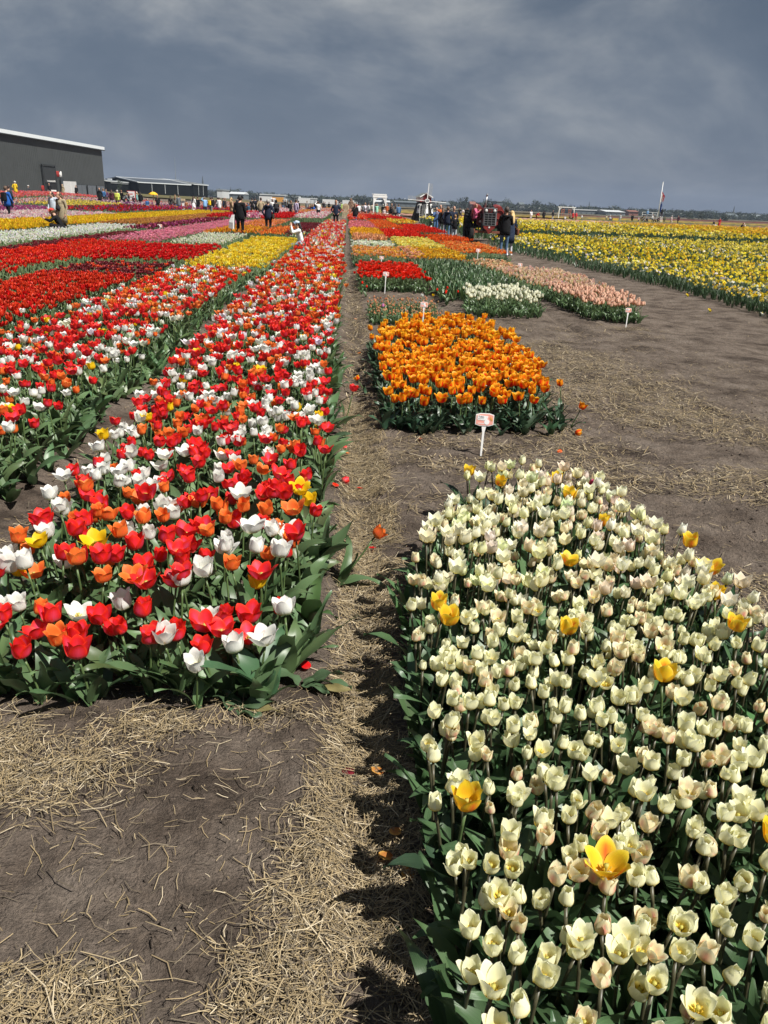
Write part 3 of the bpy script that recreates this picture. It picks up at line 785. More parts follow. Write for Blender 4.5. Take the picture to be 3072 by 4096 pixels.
# --- flame orange bed behind it
flame_poly = [(.33, 6.0), (.9, 5.98), (1.68, 6.08), (1.86, 7.2), (1.9, 8.6), (1.86, 10.1), (1.5, 10.7), (.8, 10.3), (.42, 9.6), (.32, 8)]
pf = poisson(.25, 2.0, 5.9, 10.8, .117, in_poly(flame_poly), .36); pf = pf[np.argsort(pf[:, 1])]
print('flame', len(pf))
for x, y in pf[:310]:
    v = int(rng.integers(6)); zone = 'front rows' if y < 7 else 'middle rows' if y < 8.4 else 'back rows'
    lab = f"{openness('flame', v)} orange tulip with yellow rims in the {zone} of the flame orange bed"
    grow(KITS['flame'], 'flame_tulip', x, y, .28 * rng.uniform(.86, 1.16) * (.86 if y < 6.2 else 1), rng.uniform(1.05, 1.35), lab, 'tulip', lab.replace('tulip', 'tulips', 1), y < 6.6, 3, lean=.12, var=v)
stuff_bed('flame_tulips', 'orange and yellow flamed tulips at the back of their bed', pf[310:], ['flame'] * len(pf[310:]), protos('flame', 1, 1.1, .28, size=1.2))
ep = np.concatenate([pf[::2], np.stack([rng.uniform(.38, 1.7, 26), rng.uniform(5.9, 6.1, 26)], -1), np.stack([rng.uniform(.3, .4, 22), rng.uniform(6, 9.6, 22)], -1), np.stack([rng.uniform(1.75, 1.98, 30), rng.uniform(6.1, 10, 30)], -1)])
o = link('tulip_foliage', merged('tulip_foliage', leaf_only(6, (5, 3), .19, .026, 4, (55, 86), (-10, 60)), ep, ['flame'] * len(ep), scl=(.75, 1.15)))
tag(o, 'broad green leaves of the flame orange tulip bed', 'foliage', kind='stuff')

# --- single-mesh plants for the beds in the middle distance
def plant_things(name, label, cat, group, pts, protos_, palnames, scl=(.88, 1.14), H=None):
    meshes = [(single(name, pr, PALS[pn])) for pr in protos_ for pn in palnames]
    for i, (x, y) in enumerate(pts):
        o = link(name, meshes[int(rng.integers(len(meshes)))], None, (x, y, g1(x, y)), (rng.normal(0, .07), rng.normal(.03, .07), rng.uniform(0, 6.28)), rng.uniform(*scl))
        tag(o, label, cat, group)
def bed_things(name, label, group, poly, sp, shape, palnames, n_ind, stuff_name, stuff_label, H=.3, streak=.6, lod=1, lod2=2, scl=(.88, 1.14), size=1.0, nleaf=3, leafL=.22):
    xs = [a for a, b in poly]; ysq = [b for a, b in poly]
    p = poisson(min(xs), max(xs), min(ysq), max(ysq), sp, in_poly(poly)); p = p[np.argsort(p[:, 1])]
    plant_things(name, label, 'tulip', group, p[:n_ind], protos(shape, lod, streak, H, 5, nleaf, leafL, .026, size), palnames, scl)
    if len(p) > n_ind:
        r = p[n_ind:]; stuff_bed(stuff_name, stuff_label, r, pick(len(r), {k: 1 for k in palnames}), protos(shape, lod2, streak, H, 5, nleaf, leafL, .026, size), scl=scl)
    # fringe of leaves in front
    return p
def rect(x0, x1, y0, y1): return [(x0, y0), (x1, y0), (x1, y1), (x0, y1)]

bed_things('ivory_tulip', 'ivory white tulip in the small bed right of the flame orange bed', 'ivory tulips of the small bed', [(1.98, 12.75), (3.35, 13.0), (3.42, 15.0), (2.15, 14.5)], .12, 'egg', ['ivory'], 190, 'x', 'x', .30, .3, size=1.2)
bed_things('peach_tulip', 'peach pink striped tulip in the bed beside the wide earth path', 'peach tulips beside the wide path', [(3.75, 17.5), (3.98, 15.0), (4.15, 13.1), (4.9, 12.75), (5.25, 15), (5.35, 20.3), (3.7, 20.3)], .108, 'egg', ['peach'], 300,
           'peach_tulips', 'peach pink tulips massed at the back of the bed beside the wide path', .27, .35, 1, 3, size=1.3)
bed_things('scarlet_tulip', 'scarlet tulip in the square bed behind the second name sign', 'scarlet tulips of the square bed', rect(.28, 1.68, 16.25, 20), .115, 'open', ['scarlet'], 290,
           'scarlet_tulips', 'scarlet tulips massed at the back of the square bed', .30, .5, 1, 3, size=.95)
for x, y in [(1.86, 14.6), (1.9, 14.9), (2.0, 14.8), (1.83, 15.2), (1.95, 15.3), (.3, 15.7), (.38, 15.2)]:
    plant_things('scarlet_tulip', 'scarlet tulip standing outside the corner of the square bed', 'tulip', 'stray scarlet tulips', [(x, y)], protos('egg', 1, .5, .2, 5), ['scarlet'])
bed_things('faded_tulip', 'faded short tulip with a withered flower in the bed behind the flame orange tulips', 'faded tulips', rect(.38, 1.5, 11.6, 13.7), .1, 'egg', ['faded', 'faded', 'apricot'], 200, 'faded_tulips', 'faded tulips in the half withered bed', .19, .6, 2, 2, (.7, 1.1), .62, 3, .17)
bed_things('x', 'x', 'x', rect(1.8, 3.5, 14.7, 15), 9, 'egg', ['red'], 0, 'x', 'x')
gp = poisson(1.8, 3.55, 15.1, 22.4, .12, in_poly([(1.85, 15.0), (2.3, 15.2), (3.3, 15.6), (3.55, 20), (3.5, 22.3), (1.85, 22.3)]))
o = link('tulip_foliage', merged('tulip_foliage', leaf_only(6, (4, 3), .32, .02, 5, (66, 88), (20, 70)), gp, pick(len(gp), {'maroon': 1, 'red': 3}), scl=(.8, 1.2)))
tag(o, 'upright green tulip leaves of the bed that has lost its flowers', 'foliage', kind='stuff')

def mass(label, x0, x1, y0, y1, kinds, sp=None, shape='open', H=.30, name='tulip_mass', cat='tulips', lod=None, inner=None):
    yc = y0
    if lod is None: lod = 2 if yc < 14 else 3 if yc < 31 else 4
    sp = sp or {2: .135, 3: .135, 4: .17}[lod]
    sp = sp * (1 if yc < 55 else 1.45)
    p = poisson(x0, x1, y0, y1, sp, inner)
    stuff_bed(name, label, p, pick(len(p), kinds), protos(shape, lod, .6, H, 5, 3), scl=(.9, 1.2) if lod < 4 else ((1.1, 1.4) if yc < 55 else (1.5, 2.0)))

# right of the furrow, front to back
mass('orange and salmon lily flowered tulips behind the scarlet square', .25, 1.68, 22.7, 27.2, {'tangerine': 3, 'apricot': 1, 'amber': 1}, shape='lily')
mass('row of greenish white tulips behind the orange lily flowered ones', .25, 1.6, 27.4, 31.4, {'ivorygreen': 1}, lod=3)
mass('row of apricot tulips between white and amber ones', .25, 1.6, 31.6, 36, {'apricot': 1})
mass('block of amber yellow tulips left of the big red bed', .22, 1.6, 36.2, 45.5, {'amber': 1})
mass('block of coral pink tulips in front of the girl in the black hoodie', .15, 1.75, 47, 63, {'coral': 3, 'pink': 1})
mass('red and orange tulips beyond the coral ones', .1, 1.5, 64, 84, {'hotorange': 2, 'coral': 1, 'scarlet': 1})
mass('orange yellow flamed tulips behind the flowerless bed', 2.0, 3.45, 22.7, 27.4, {'flame': 3, 'amber': 1}, shape='flame')
mass('dull salmon tulips left of the orange yellow flamed ones', 1.8, 2.2, 23, 27.6, {'apricot': 1, 'salmon': 1})
mass('lemon yellow tulips in front of the big red bed', 1.88, 3.45, 28.2, 35.6, {'lemon': 4, 'yellow': 1}, lod=3)
mass('big bed of bright red tulips behind the lemon yellow ones', 1.78, 3.4, 36, 45.2, {'scarlet': 1})
mass('bed of orange tulips in the middle column', 1.7, 3.3, 48.5, 70, {'hotorange': 3, 'tangerine': 1})
mass('bed of red tulips beyond the middle orange ones', 1.6, 3.3, 71, 86, {'scarlet': 2, 'crimson': 1})
mass('withered tulips with small tan flowers behind the peach bed', 3.4, 4.7, 21.0, 24.2, {'faded': 3, 'apricot': 1}, H=.2)
mass('orange tulips with paler tips in front of the red tractor', 3.7, 5.35, 26.4, 33, {'tangerine': 3, 'hotorange': 2})
mass('block of vivid orange red tulips in front of the red tractor', 3.65, 5.1, 33.3, 38.5, {'hotorange': 1})
mass('wedge of bright red tulips beside the group on the path', 3.5, 5.3, 43.5, 57, {'scarlet': 1})
mass('yellow and orange tulips behind the red wedge', 3.2, 4.9, 57.5, 66, {'amber': 2, 'lemon': 2, 'tangerine': 1})
mass('red tulips with white flecks near the path by the windmill', 3.3, 4.8, 66.5, 80, {'crimson': 3, 'red': 1})
mass('orange and red tulips far along the row by the white gate', .3, 5.0, 87, 104, {'hotorange': 2, 'salmon': 2, 'coral': 2, 'ivory': 1}, sp=.3)
# left: second band
mass('block of bright yellow lily flowered tulips in front of the man in black', -3.45, -1.85, 17.2, 31, {'yellow': 5, 'lemon': 1}, shape='lily', sp=.12, inner=lambda x, y: (x < -1.9 + .1 * vnoise(y, 1, 1)) & (x > -3.45 - .0 * y))
mass('flowerless green tulip bed behind the kneeling girl', -3.8, -1.9, 44, 63, {'maroon': 1}, H=.1)
mass('patch of orange tulips behind the yellow block', -3.7, -2.6, 34, 43, {'tangerine': 2, 'hotorange': 1})
mass('few white and yellow tulips on the green strip', -2.5, -1.9, 33, 43, {'white': 2, 'lemon': 1, 'maroon': 8}, sp=.3)
mass('white and pink tulips behind the green strip', -4.1, -1.95, 63.5, 98, {'palepink': 3, 'white': 2, 'pink': 2})
# third band
mass('low feathery dark red tulips left of the mixed beds', -5.65, -3.9, 8.4, 15.2, {'parrot': 4, 'crimson': 1}, shape='lily', sp=.115, lod=2, H=.25)
mass('few red tulips on green leaves between the red beds', -5.7, -3.9, 15.4, 18.6, {'maroon': 6, 'parrot': 1}, H=.2)
mass('bed of deep red tulips left of the yellow block', -6.1, -3.75, 18.9, 24.5, {'crimson': 1}, sp=.12)
mass('bed of greenish white egg shaped tulips beside the man in black', -5.6, -4.0, 26, 33.4, {'ivorygreen': 2, 'ivory': 1}, shape='egg', lod=3)
mass('bed of orange tulips around the man in black', -5.9, -3.9, 33.8, 41, {'amber': 1, 'tangerine': 1})
mass('bed of salmon orange tulips by the woman in the navy jacket', -6.0, -4.0, 41.3, 57, {'tangerine': 2, 'salmon': 2})
mass('bed of deep red tulips far along the third band', -6.2, -4.3, 57.3, 81, {'crimson': 1})
mass('orange and yellow tulips at the far end of the third band', -6, -4.3, 82, 115, {'amber': 1, 'coral': 1}, sp=.3)
# fourth band
mass('vivid orange red pointed tulips at the left edge', -7.95, -6.05, 13.5, 25, {'scarlet': 4, 'crimson': 3, 'parrot': 1}, shape='lily', lod=3, sp=.12)
mass('bed of pink tulips behind the deep red bed', -7.9, -6.1, 26.5, 55, {'pink': 1}, lod=None, sp=.15)
mass('bed of lilac pink tulips far along the fourth band', -7.9, -6.1, 55.5, 72, {'pink': 1, 'magenta': 1, 'palepink': 1})
mass('mixed pink tulips at the far end of the fourth band', -9.5, -6.1, 73, 118, {'palepink': 2, 'pink': 1, 'white': .5}, sp=.3)
# fifth and on
mass('dull maroon tulips between the white and the red rows', -9.2, -8.1, 17, 34, {'maroon': 1}, lod=3, H=.22)
mass('purple tulips behind the maroon ones', -9.2, -8.1, 34.5, 55, {'magenta': 1, 'maroon': 3, 'pink': .3})
mass('red tulips far along the fifth band', -9.4, -8.0, 55.5, 77, {'crimson': 1})
mass('row of white tulips in front of the crouching man', -11.5, -9.35, 20.5, 38.5, {'white': 3, 'ivorygreen': 1}, shape='egg', lod=3, sp=.13)
mass('row of bronze orange tulips behind the white ones', -11.8, -9.5, 39, 100, {'bronze': 1}, sp=.2)
mass('row of golden yellow tulips behind the crouching man', -15.3, -12.0, 25, 86, {'yellow': 4, 'amber': 1}, sp=.15, lod=4)
mass('row of pale pink and white striped tulips behind the yellow row', -21.3, -15.7, 32, 58, {'palepink': 3, 'pink': .6, 'white': .6}, sp=.19)
mass('dark red and magenta tulips beyond the pale pink row', -21, -15.7, 58.5, 82, {'maroon': 2, 'crimson': 2, 'magenta': 1}, sp=.3)
mass('purple, red and green tulips far along the left field', -21, -12, 83, 106, {'crimson': 2, 'purple': 2, 'bronze': 1}, sp=.34)
mass('row of purple tulips in the left field', -27.8, -21.9, 44, 68, {'magenta': 2, 'purple': 1, 'palepink': .4}, sp=.3)
mass('row of pale yellow tulips in the left field', -26.5, -22, 68.5, 84, {'lemon': 2, 'daffpale': 1}, sp=.3)
mass('purple and pink tulips beyond the pale yellow row', -27.5, -22, 84.5, 112, {'purple': 2, 'palepink': 2}, sp=.34)
mass('row of mixed pink and white tulips in the left field', -32.2, -28, 52, 150, {'palepink': 3, 'coral': 1, 'amber': .5, 'purple': .5}, sp=.34)
mass('row of coral red tulips in front of the grey hall', -41, -32.5, 64, 112, {'coral': 4, 'red': 2, 'pink': 1}, sp=.3)
mass('coral red tulips in front of the far end of the grey hall', -41, -32.5, 112.5, 150, {'coral': 3, 'red': 1}, sp=.45)
for k, (x0, x1, y0, y1, kd) in enumerate([(-28, -14, 113, 150, {'palepink': 3, 'coral': 1}), (-14, -2, 118, 150, {'palepink': 2, 'salmon': 1, 'white': 1}), (-30, -9, 151, 196, {'apricot': 1, 'palepink': 1}), (-9, 3, 151, 190, {'salmon': 2, 'amber': 1}), (-4, 4.5, 105, 150, {'salmon': 2, 'hotorange': 1, 'palepink': 1})]):
    mass(['pale pink tulips before the far people', 'pink and white tulips before the far people', 'peach coloured tulips before the dark sheds', 'salmon and amber tulips beyond the arch', 'salmon and pink tulips round the white arch'][k], x0, x1, y0, y1, kd, sp=.5, lod=4)

# --- daffodil field on the right
daff_poly = [(7.8, 13.6), (7.95, 18), (7.65, 24), (6.95, 32.6), (7.1, 60), (7.3, 86), (11, 96), (26, 100), (50, 110), (60, 104), (56, 92), (34, 50), (20, 20), (15, 13)]
ind = in_poly(daff_poly)
DK = {'daffyellow': 4, 'daffgold': 2, 'daffwhite': 2, 'daffpale': 2}
pd = poisson(7.6, 20, 13, 26, .155, lambda x, y: ind(x + .25 * (vnoise(y * 2.2, x, 4) - .5), y), .6)
front = np.argsort(pd[:, 1] * .5 + pd[:, 0] * 1.0)
near = pd[front[:290]]
plant_things('daffodil', 'daffodil with strap leaves along the front edge of the yellow field', 'daffodil', 'daffodils at the edge of the field', near, [tuft_proto(i, 9, .27, .0065, .30, i % 2 == 0) for i in range(8)], ['daffyellow', 'daffwhite', 'daffpale'], (.8, 1.15))
def daff_kind(p):
    # broad drifts of one variety after another, running along the rows
    dd = p[:, 0] - 7.2
    out_ = []
    for x, y in p:
        d_ = x - 7.2 + 1.2 * (vnoise(np.array([y * .15]), np.array([x * .3]), 7)[0] - .5)
        u_ = rng.random()
        if d_ < 1.6: tb = ('daffwhite', .22, 'daffpale', .4, 'daffyellow', 1)
        elif d_ < 6: tb = ('daffyellow', .72, 'daffgold', .84, 'daffpale', 1)
        elif d_ < 9.5: tb = ('daffwhite', .16, 'daffpale', .4, 'daffyellow', 1)
        elif d_ < 15: tb = ('daffyellow', .5, 'daffpale', 1, 'daffgold', 1)
        elif d_ < 22: tb = ('daffpale', .3, 'daffwhite', .36, 'daffyellow', 1)
        else: tb = ('daffgold', .7, 'daffyellow', 1, 'daffyellow', 1)
        out_.append(tb[0] if u_ < tb[1] else tb[2] if u_ < tb[3] else tb[4])
    return out_
r = pd[front[290:]]
DT2 = [tuft_proto(i, 5, .29, .009, .33, i % 3 == 0, 2, i % 3 != 2) for i in range(9)]
DT3 = [tuft_proto(i, 4, .29, .02, .33, i % 2 == 0, 3, i % 4 != 3) for i in range(8)]
def daffs(p, protos_, label, **kw):
    o = link('daffodils', merged('daffodils', protos_, p, daff_kind(p), **kw)); tag(o, label, 'daffodils', kind='stuff')
daffs(r, DT2, 'yellow and white daffodils massed in the near part of the field', scl=(.85, 1.2))
p = poisson(6.8, 34, 24, 48, .265, lambda x, y: ind(x, y) & ((y >= 26) | (x >= 20)) & ~((x < 8.1) & (x > 6.2) & (y > 40.5) & (y < 47)) & (x > 6.95)); daffs(p, DT3, 'yellow daffodils massed in the middle of the field', scl=(1.0, 1.4))
p = poisson(6.9, 62, 48, 112, .5, lambda x, y: ind(x, y)); daffs(p, DT3, 'yellow daffodils massed at the back of the field', scl=(1.65, 2.2))
p = poisson(7.2, 11, 40.5, 47, .3, lambda x, y: (x > 7.0)); daffs(p[p[:, 0] > 8.1], DT3, 'daffodils growing behind the red tractor', scl=(.9, 1.2))

# --- far strips: closely planted rows seen edge on
def strip(label, poly, colours, h=.3, cell=1.2, cat='flower strip'):
    xs = [a for a, b in poly]; ys_ = [b for a, b in poly]
    x0, x1, y0, y1 = min(xs), max(xs), min(ys_), max(ys_)
    nx_ = int(min(160, max(6, (x1 - x0) / cell))); ny_ = int(min(160, max(6, (y1 - y0) / cell)))
    X, Y = np.meshgrid(np.linspace(x0, x1, nx_), np.linspace(y0, y1, ny_))
    f = grid_faces(ny_, nx_); x, y = X.ravel(), Y.ravel()
    cen = np.stack([x[f].mean(1), y[f].mean(1)], -1); f = f[in_poly(poly)(cen[:, 0], cen[:, 1])]
    z = gz(x, y) + h * (.72 + .5 * rng.random(len(x)))
    edge = (X == X.min(1, keepdims=True)) | (X == X.max(1, keepdims=True)) | (Y == Y.min()) | (Y == Y.max())
    z = np.where(edge.ravel(), gz(x, y) - .02, z)
    cc = np.array(colours, float); c = cc[rng.integers(len(cc), size=len(x))] * rng.uniform(.8, 1.15, (len(x), 1))
    tag(link('flower_strip', mesh_np('flower_strip', np.stack([x, y, z], -1), f, c, mats=(LEAF,), smooth=False)), label, cat, kind='stuff')
GY = (.50, .33, .03); OG = (.10, .10, .03); SA = (.62, .18, .10); DR = (.16, .03, .02)
strip('strip of salmon tulips beyond the right end of the daffodils', [(60, 100), (68, 100), (140, 190), (52, 150), (46, 112), (50, 110)], [SA, SA, (.66, .30, .18), OG], cell=.7)
strip('strip of pink tulips beyond the daffodils near the white figures', [(10, 100), (26, 103), (48, 113), (48, 150), (8, 140)], [(.70, .35, .28), (.66, .24, .18), OG, (.7, .5, .4)], cell=.6)
strip('green strip with few yellow flowers behind the wagon', [(48, 113), (140, 185), (150, 205), (48, 180)], [OG, OG, (.4, .3, .04), (.07, .10, .04)], cell=.9)
strip('yellow strip behind the green one', [(6, 150), (48, 181), (150, 206), (190, 262), (6, 220)], [GY, (.62, .42, .05), GY, OG], cell=1.3)
strip('dull green and ochre strip right of the path', [(6, 222), (190, 263), (220, 300), (6, 300)], [OG, (.3, .2, .04), (.14, .1, .04)], cell=1.8)
strip('dark red strip in front of the far trees', [(90, 264), (230, 300), (330, 430), (90, 350)], [DR, DR, (.2, .05, .03)], cell=2)
strip('olive meadow strip on the far bank', [(-140, 235), (-20, 200), (6, 230), (6, 330), (-160, 330)], [(.18, .15, .04), (.22, .17, .04), (.14, .13, .04)], cell=2.5)
strip('long brown and green field in front of the tree line', [(-160, 332), (6, 332), (90, 352), (330, 432), (640, 700), (640, 780), (-300, 640)], [(.15, .11, .06), (.12, .11, .05), (.18, .13, .07)], cell=6, h=.5)
strip('ochre field left of the tree line', [(-20, 198), (-4, 192), (6, 196), (6, 229)], [(.5, .28, .1), GY, (.6, .3, .15)], cell=1.2)
#@@THINGS
# ------------------------------------------------------------------ small solid builder
class MB:
    def __init__(s): s.bm = bmesh.new()
    def box(s, c, d, rot=None, bev=0.0):
        r = bmesh.ops.create_cube(s.bm, size=1.0)
        vs = r['verts']
        m = Matrix.Translation(c) @ (rot.to_4x4() if rot is not None else Matrix()) @ Matrix.Diagonal((*d, 1))
        bmesh.ops.transform(s.bm, matrix=m, verts=vs)
        if bev:
            es = list({e for v in vs for e in v.link_edges})
            bmesh.ops.bevel(s.bm, geom=es, offset=bev, segments=2, affect='EDGES', profile=.6)
        return s
    def bar(s, a, b, w, h=None):
        a, b = Vector(a), Vector(b); d = b - a; h = h or w
        q = d.to_track_quat('Z', 'Y').to_matrix()
        return s.box((a + b) / 2, (w, h, d.length), q)
    def cyl(s, a, b, r0, r1=None, n=12, caps=True):
        a, b = Vector(a), Vector(b); d = b - a; r1 = r0 if r1 is None else r1
        m = Matrix.Translation((a + b) / 2) @ d.to_track_quat('Z', 'Y').to_matrix().to_4x4()
        bmesh.ops.create_cone(s.bm, cap_ends=caps, segments=n, radius1=max(r0, 1e-4), radius2=max(r1, 1e-4), depth=d.length, matrix=m)
        return s
    def ball(s, c, r, n=10, scale=(1, 1, 1)):
        m = Matrix.Translation(c) @ Matrix.Diagonal((*scale, 1))
        bmesh.ops.create_uvsphere(s.bm, u_segments=n, v_segments=max(4, n * 2 // 3), radius=r, matrix=m)
        return s
    def torus(s, c, R, r, axis='Y', n=24, k=8, flat=1.0):
        rows = []
        for i in range(n):
            a = math.tau * i / n; row = []
            for j in range(k):
                b_ = math.tau * j / k
                rr = R + r * math.cos(b_); h = r * flat * math.sin(b_)
                p = (rr * math.cos(a), h, rr * math.sin(a))
                if axis == 'X': p = (h, rr * math.cos(a), rr * math.sin(a))
                if axis == 'Z': p = (rr * math.cos(a), rr * math.sin(a), h)
                row.append(s.bm.verts.new(Vector(c) + Vector(p)))
            rows.append(row)
        for i in range(n):
            for j in range(k):
                s.bm.faces.new((rows[i][j], rows[(i + 1) % n][j], rows[(i + 1) % n][(j + 1) % k], rows[i][(j + 1) % k]))
        return s
    def prism(s, pts, y0, y1):
        """outline in x,z pushed from y0 to y1"""
        a = [s.bm.verts.new((x, y0, z)) for x, z in pts]; b = [s.bm.verts.new((x, y1, z)) for x, z in pts]
        n = len(pts)
        s.bm.faces.new(a); s.bm.faces.new(b[::-1])
        for i in range(n): s.bm.faces.new((a[i], b[i], b[(i + 1) % n], a[(i + 1) % n]))
        return s
    def poly(s, pts):
        s.bm.faces.new([s.bm.verts.new(p) for p in pts]); return s
    def loft(s, rings):
        rs = [[s.bm.verts.new(p) for p in r] for r in rings]
        for a, b in zip(rs[:-1], rs[1:]):
            n = len(a)
            for i in range(n): s.bm.faces.new((a[i], a[(i + 1) % n], b[(i + 1) % n], b[i]))
        s.bm.faces.new(rs[0][::-1]); s.bm.faces.new(rs[-1])
        return s
    def mesh(s, name, mat, smooth=False):
        bmesh.ops.recalc_face_normals(s.bm, faces=s.bm.faces[:])
        me = bpy.data.meshes.new(name); s.bm.to_mesh(me); s.bm.free(); me.materials.append(mat)
        if smooth:
            me.shade_smooth()
        return me
    def build(s, name, mat, parent=None, smooth=False, loc=None, rot=None):
        return link(name, s.mesh(name, mat, smooth), parent, loc, rot)

def arc(cx, cz, r, a0, a1, n=8, rz=None): return [(cx + r * math.cos(R_(a0 + (a1 - a0) * i / n)), cz + (rz or r) * math.sin(R_(a0 + (a1 - a0) * i / n))) for i in range(n + 1)]

WHITE = paint((.80, .80, .78), .5, noise=.04); OFFW = paint((.72, .72, .70), .6, noise=.08)
BLACK = paint((.012, .012, .014), .6, noise=.2); RUBBER = paint((.018, .018, .018), .85, spec=.2, noise=.25, scale=20)
REDP = paint((.20, .024, .02), .5, spec=.4, noise=.22, scale=5); STEEL = paint((.32, .32, .33), .42, .7, noise=.15); DARKIRON = paint((.05, .045, .042), .6, .4, noise=.25)
GREYM = paint((.26, .27, .28), .5, .3, noise=.1)
WOOD = paint((.30, .20, .11), .75, noise=.3, scale=14); PALEW = paint((.48, .38, .25), .75, noise=.2, scale=14)

# ------------------------------------------------------------------ name signs at the beds
CORAL = paint((.80, .36, .30), .45, noise=.05); PANEL = paint((.84, .84, .84), .4, noise=.02); INK = paint((.10, .10, .13), .6, noise=.02)
LETTER = paint((.80, .66, .62), .5, noise=.02)
def text_mesh(body, size, mat, depth=.0004):
    cu = bpy.data.curves.new('lettering', 'FONT'); cu.body = body; cu.size = size; cu.extrude = depth; cu.resolution_u = 2
    ob = bpy.data.objects.new('lettering', cu); COL.objects.link(ob); bpy.context.view_layer.update()
    me = bpy.data.meshes.new_from_object(ob.evaluated_get(bpy.context.evaluated_depsgraph_get()))
    bpy.data.objects.remove(ob); me.materials.clear(); me.materials.append(mat); return me
TULIPA = text_mesh('Tulipa', .0125, INK)
def name_sign(x, y, label, h=.25, rz=0., w=.098, panels=True, lean=0.03):
    r = empty('name_sign', (x, y, g1(x, y)), rz); r.rotation_euler = (-.06, lean, rz)
    tag(r, label, 'sign', 'white staked name signs at the tulip beds')
    k = w / .098
    m = MB(); m.loft([[(-.004, -.003, -.05), (.004, -.003, -.05), (.004, .003, -.05), (-.004, .003, -.05)],
                      [(-.007, -.003, .03), (.007, -.003, .03), (.007, .003, .03), (-.007, .003, .03)],
                      [(-.008, -.003, h - .05), (.008, -.003, h - .05), (.008, .003, h - .05), (-.008, .003, h - .05)],
                      [(-.018, -.003, h + .004), (.018, -.003, h + .004), (.018, .003, h + .004), (-.018, .003, h + .004)]])
    m.box((0, .0035, (h - .06) / 2), (.005, .004, h - .06)); m.build('stake', WHITE, r)
    H2 = .034 * k
    outl = lambda s_, t_: [(-.049 * k * s_, -H2 * .78 * t_), (-.025 * k * s_, -H2 * t_), (.025 * k * s_, -H2 * t_), (.049 * k * s_, -H2 * .78 * t_), (.049 * k * s_, H2 * .78 * t_), (.025 * k * s_, H2 * t_), (-.025 * k * s_, H2 * t_), (-.049 * k * s_, H2 * .78 * t_)]
    zc_ = h + H2
    b = MB(); b.prism([(a, c + zc_) for a, c in outl(1, 1)], -.006, .0); bo = b.build('board', WHITE, r)
    f = MB(); f.prism([(a, c + zc_) for a, c in outl(.92, .88)], -.0072, -.0062); f.build('board_face', CORAL, bo)
    p = MB(); p.prism([(-.040 * k, zc_ - .001 * k), (.010 * k, zc_ - .004 * k), (.018 * k, zc_ + .020 * k), (-.040 * k, zc_ + .023 * k)], -.0088, -.0074)
    if panels: p.cyl((.012 * k, -.0074, zc_ - .012 * k), (.012 * k, -.0086, zc_ - .012 * k), .014 * k, n=16)
    p.build('panel', PANEL, bo)
    link('lettering', TULIPA, bo, (-.036 * k, -.0093, zc_ + .012 * k), (R_(90), 0, 0), k)
    d = MB()
    for q_ in range(5): d.box((-.034 * k + q_ * .0065 * k, -.0092, zc_ + .0055 * k), (.0042 * k, .0006, .003 * k))
    d.build('second_line', GREYM, bo)
    e_ = MB(); e_.box((-.018 * k, -.0076, zc_ - .020 * k), (.036 * k, .0008, .0045 * k)); e_.build('footer_line', LETTER, bo)
    t = MB()
    for q_ in range(3):
        t.ball((.030 * k + .004 * q_ * k, -.0078, zc_ + (.010 - .004 * q_) * k), .006 * k, 8, (.8, .12, 1.5))
    t.build('tulip_picture', PALS and paint((.70, .34, .12), .5), bo)
    return r
name_sign(1.02, 5.42, 'name sign on a white stake before the flame orange bed', .225, .02, .135)
name_sign(1.13, 11.5, 'name sign between the flame orange bed and the faded tulips', .30, .0, .11)
name_sign(.78, 16.1, 'name sign in front of the scarlet square bed', .33, .0, .12)
name_sign(4.48, 12.35, 'name sign with a plain white panel at the near end of the peach bed', .24, .05, .10, False)
name_sign(4.5, 20.8, 'name sign at the far end of the peach bed', .30, .0, .12)
name_sign(4.25, 26.2, 'name sign in front of the orange bed by the man in the black parka', .34, .05, .14)
name_sign(.95, 22.3, 'name sign behind the scarlet square bed', .28, 0, .12)
name_sign(.92, 31.8, 'name sign between the apricot and amber rows', .34, 0, .13)
name_sign(2.6, 46, 'small name sign on the green bed before the middle orange tulips', .36, 0, .15)
name_sign(3.3, 45.6, 'name sign at the tip of the red wedge near the group on the path', .3, 0, .17)
name_sign(-8.2, 36.2, 'name sign among dark leaves left of the pink bed', .36, 0, .2)

# ------------------------------------------------------------------ odd flowers and litter on the ground
def lone(kit, name, x, y, H, size, label, cat='tulip', tilt=0., az=0., nleaf=2, hi=True):
    r = grow(kit, name, x, y, H, size, label, cat, None, hi, nleaf, face=az)
    r.rotation_euler = (0, tilt, az); return r
MK = Kit('mag', 'magenta', 'cup', .6); SK = Kit('sal', 'salmon', 'egg', .8); CS = Kit('scar', 'scarlet', 'open', .5)
PALS['cerise'] = pal((.66, .03, .16), (.7, .2, .3), (.6, .02, .14), (.78, .15, .3)); CK = Kit('cerise', 'cerise', 'open', .4)
lone(CK, 'cerise_tulip', 1.40, 3.95, .28, .8, 'double cerise pink tulip at the far tip of the cream bed', nleaf=3)
lone(KITS['orange'], 'orange_tulip', -.02, 3.28, .30, .95, 'orange tulip leaning far out over the straw furrow', tilt=.75, az=.2, nleaf=3)
lone(KITS['cream'], 'cream_tulip', .52, 3.55, .16, .72, 'small cream tulip on flat leaves left of the cream bed', nleaf=4)
lone(KITS['red'], 'red_tulip', -.0, 6.2, .30, 1.0, 'red tulip leaning over the furrow beside the flame orange bed', tilt=.35, az=.3)
lone(KITS['flame'], 'flame_tulip', 1.95, 6.7, .25, 1.0, 'flame orange tulip standing apart right of its bed', nleaf=2)
lone(KITS['flame'], 'flame_tulip', 1.88, 6.15, .2, 1.0, 'flame orange tulip bending out at the front right corner of its bed', tilt=.5, az=.2, nleaf=1)
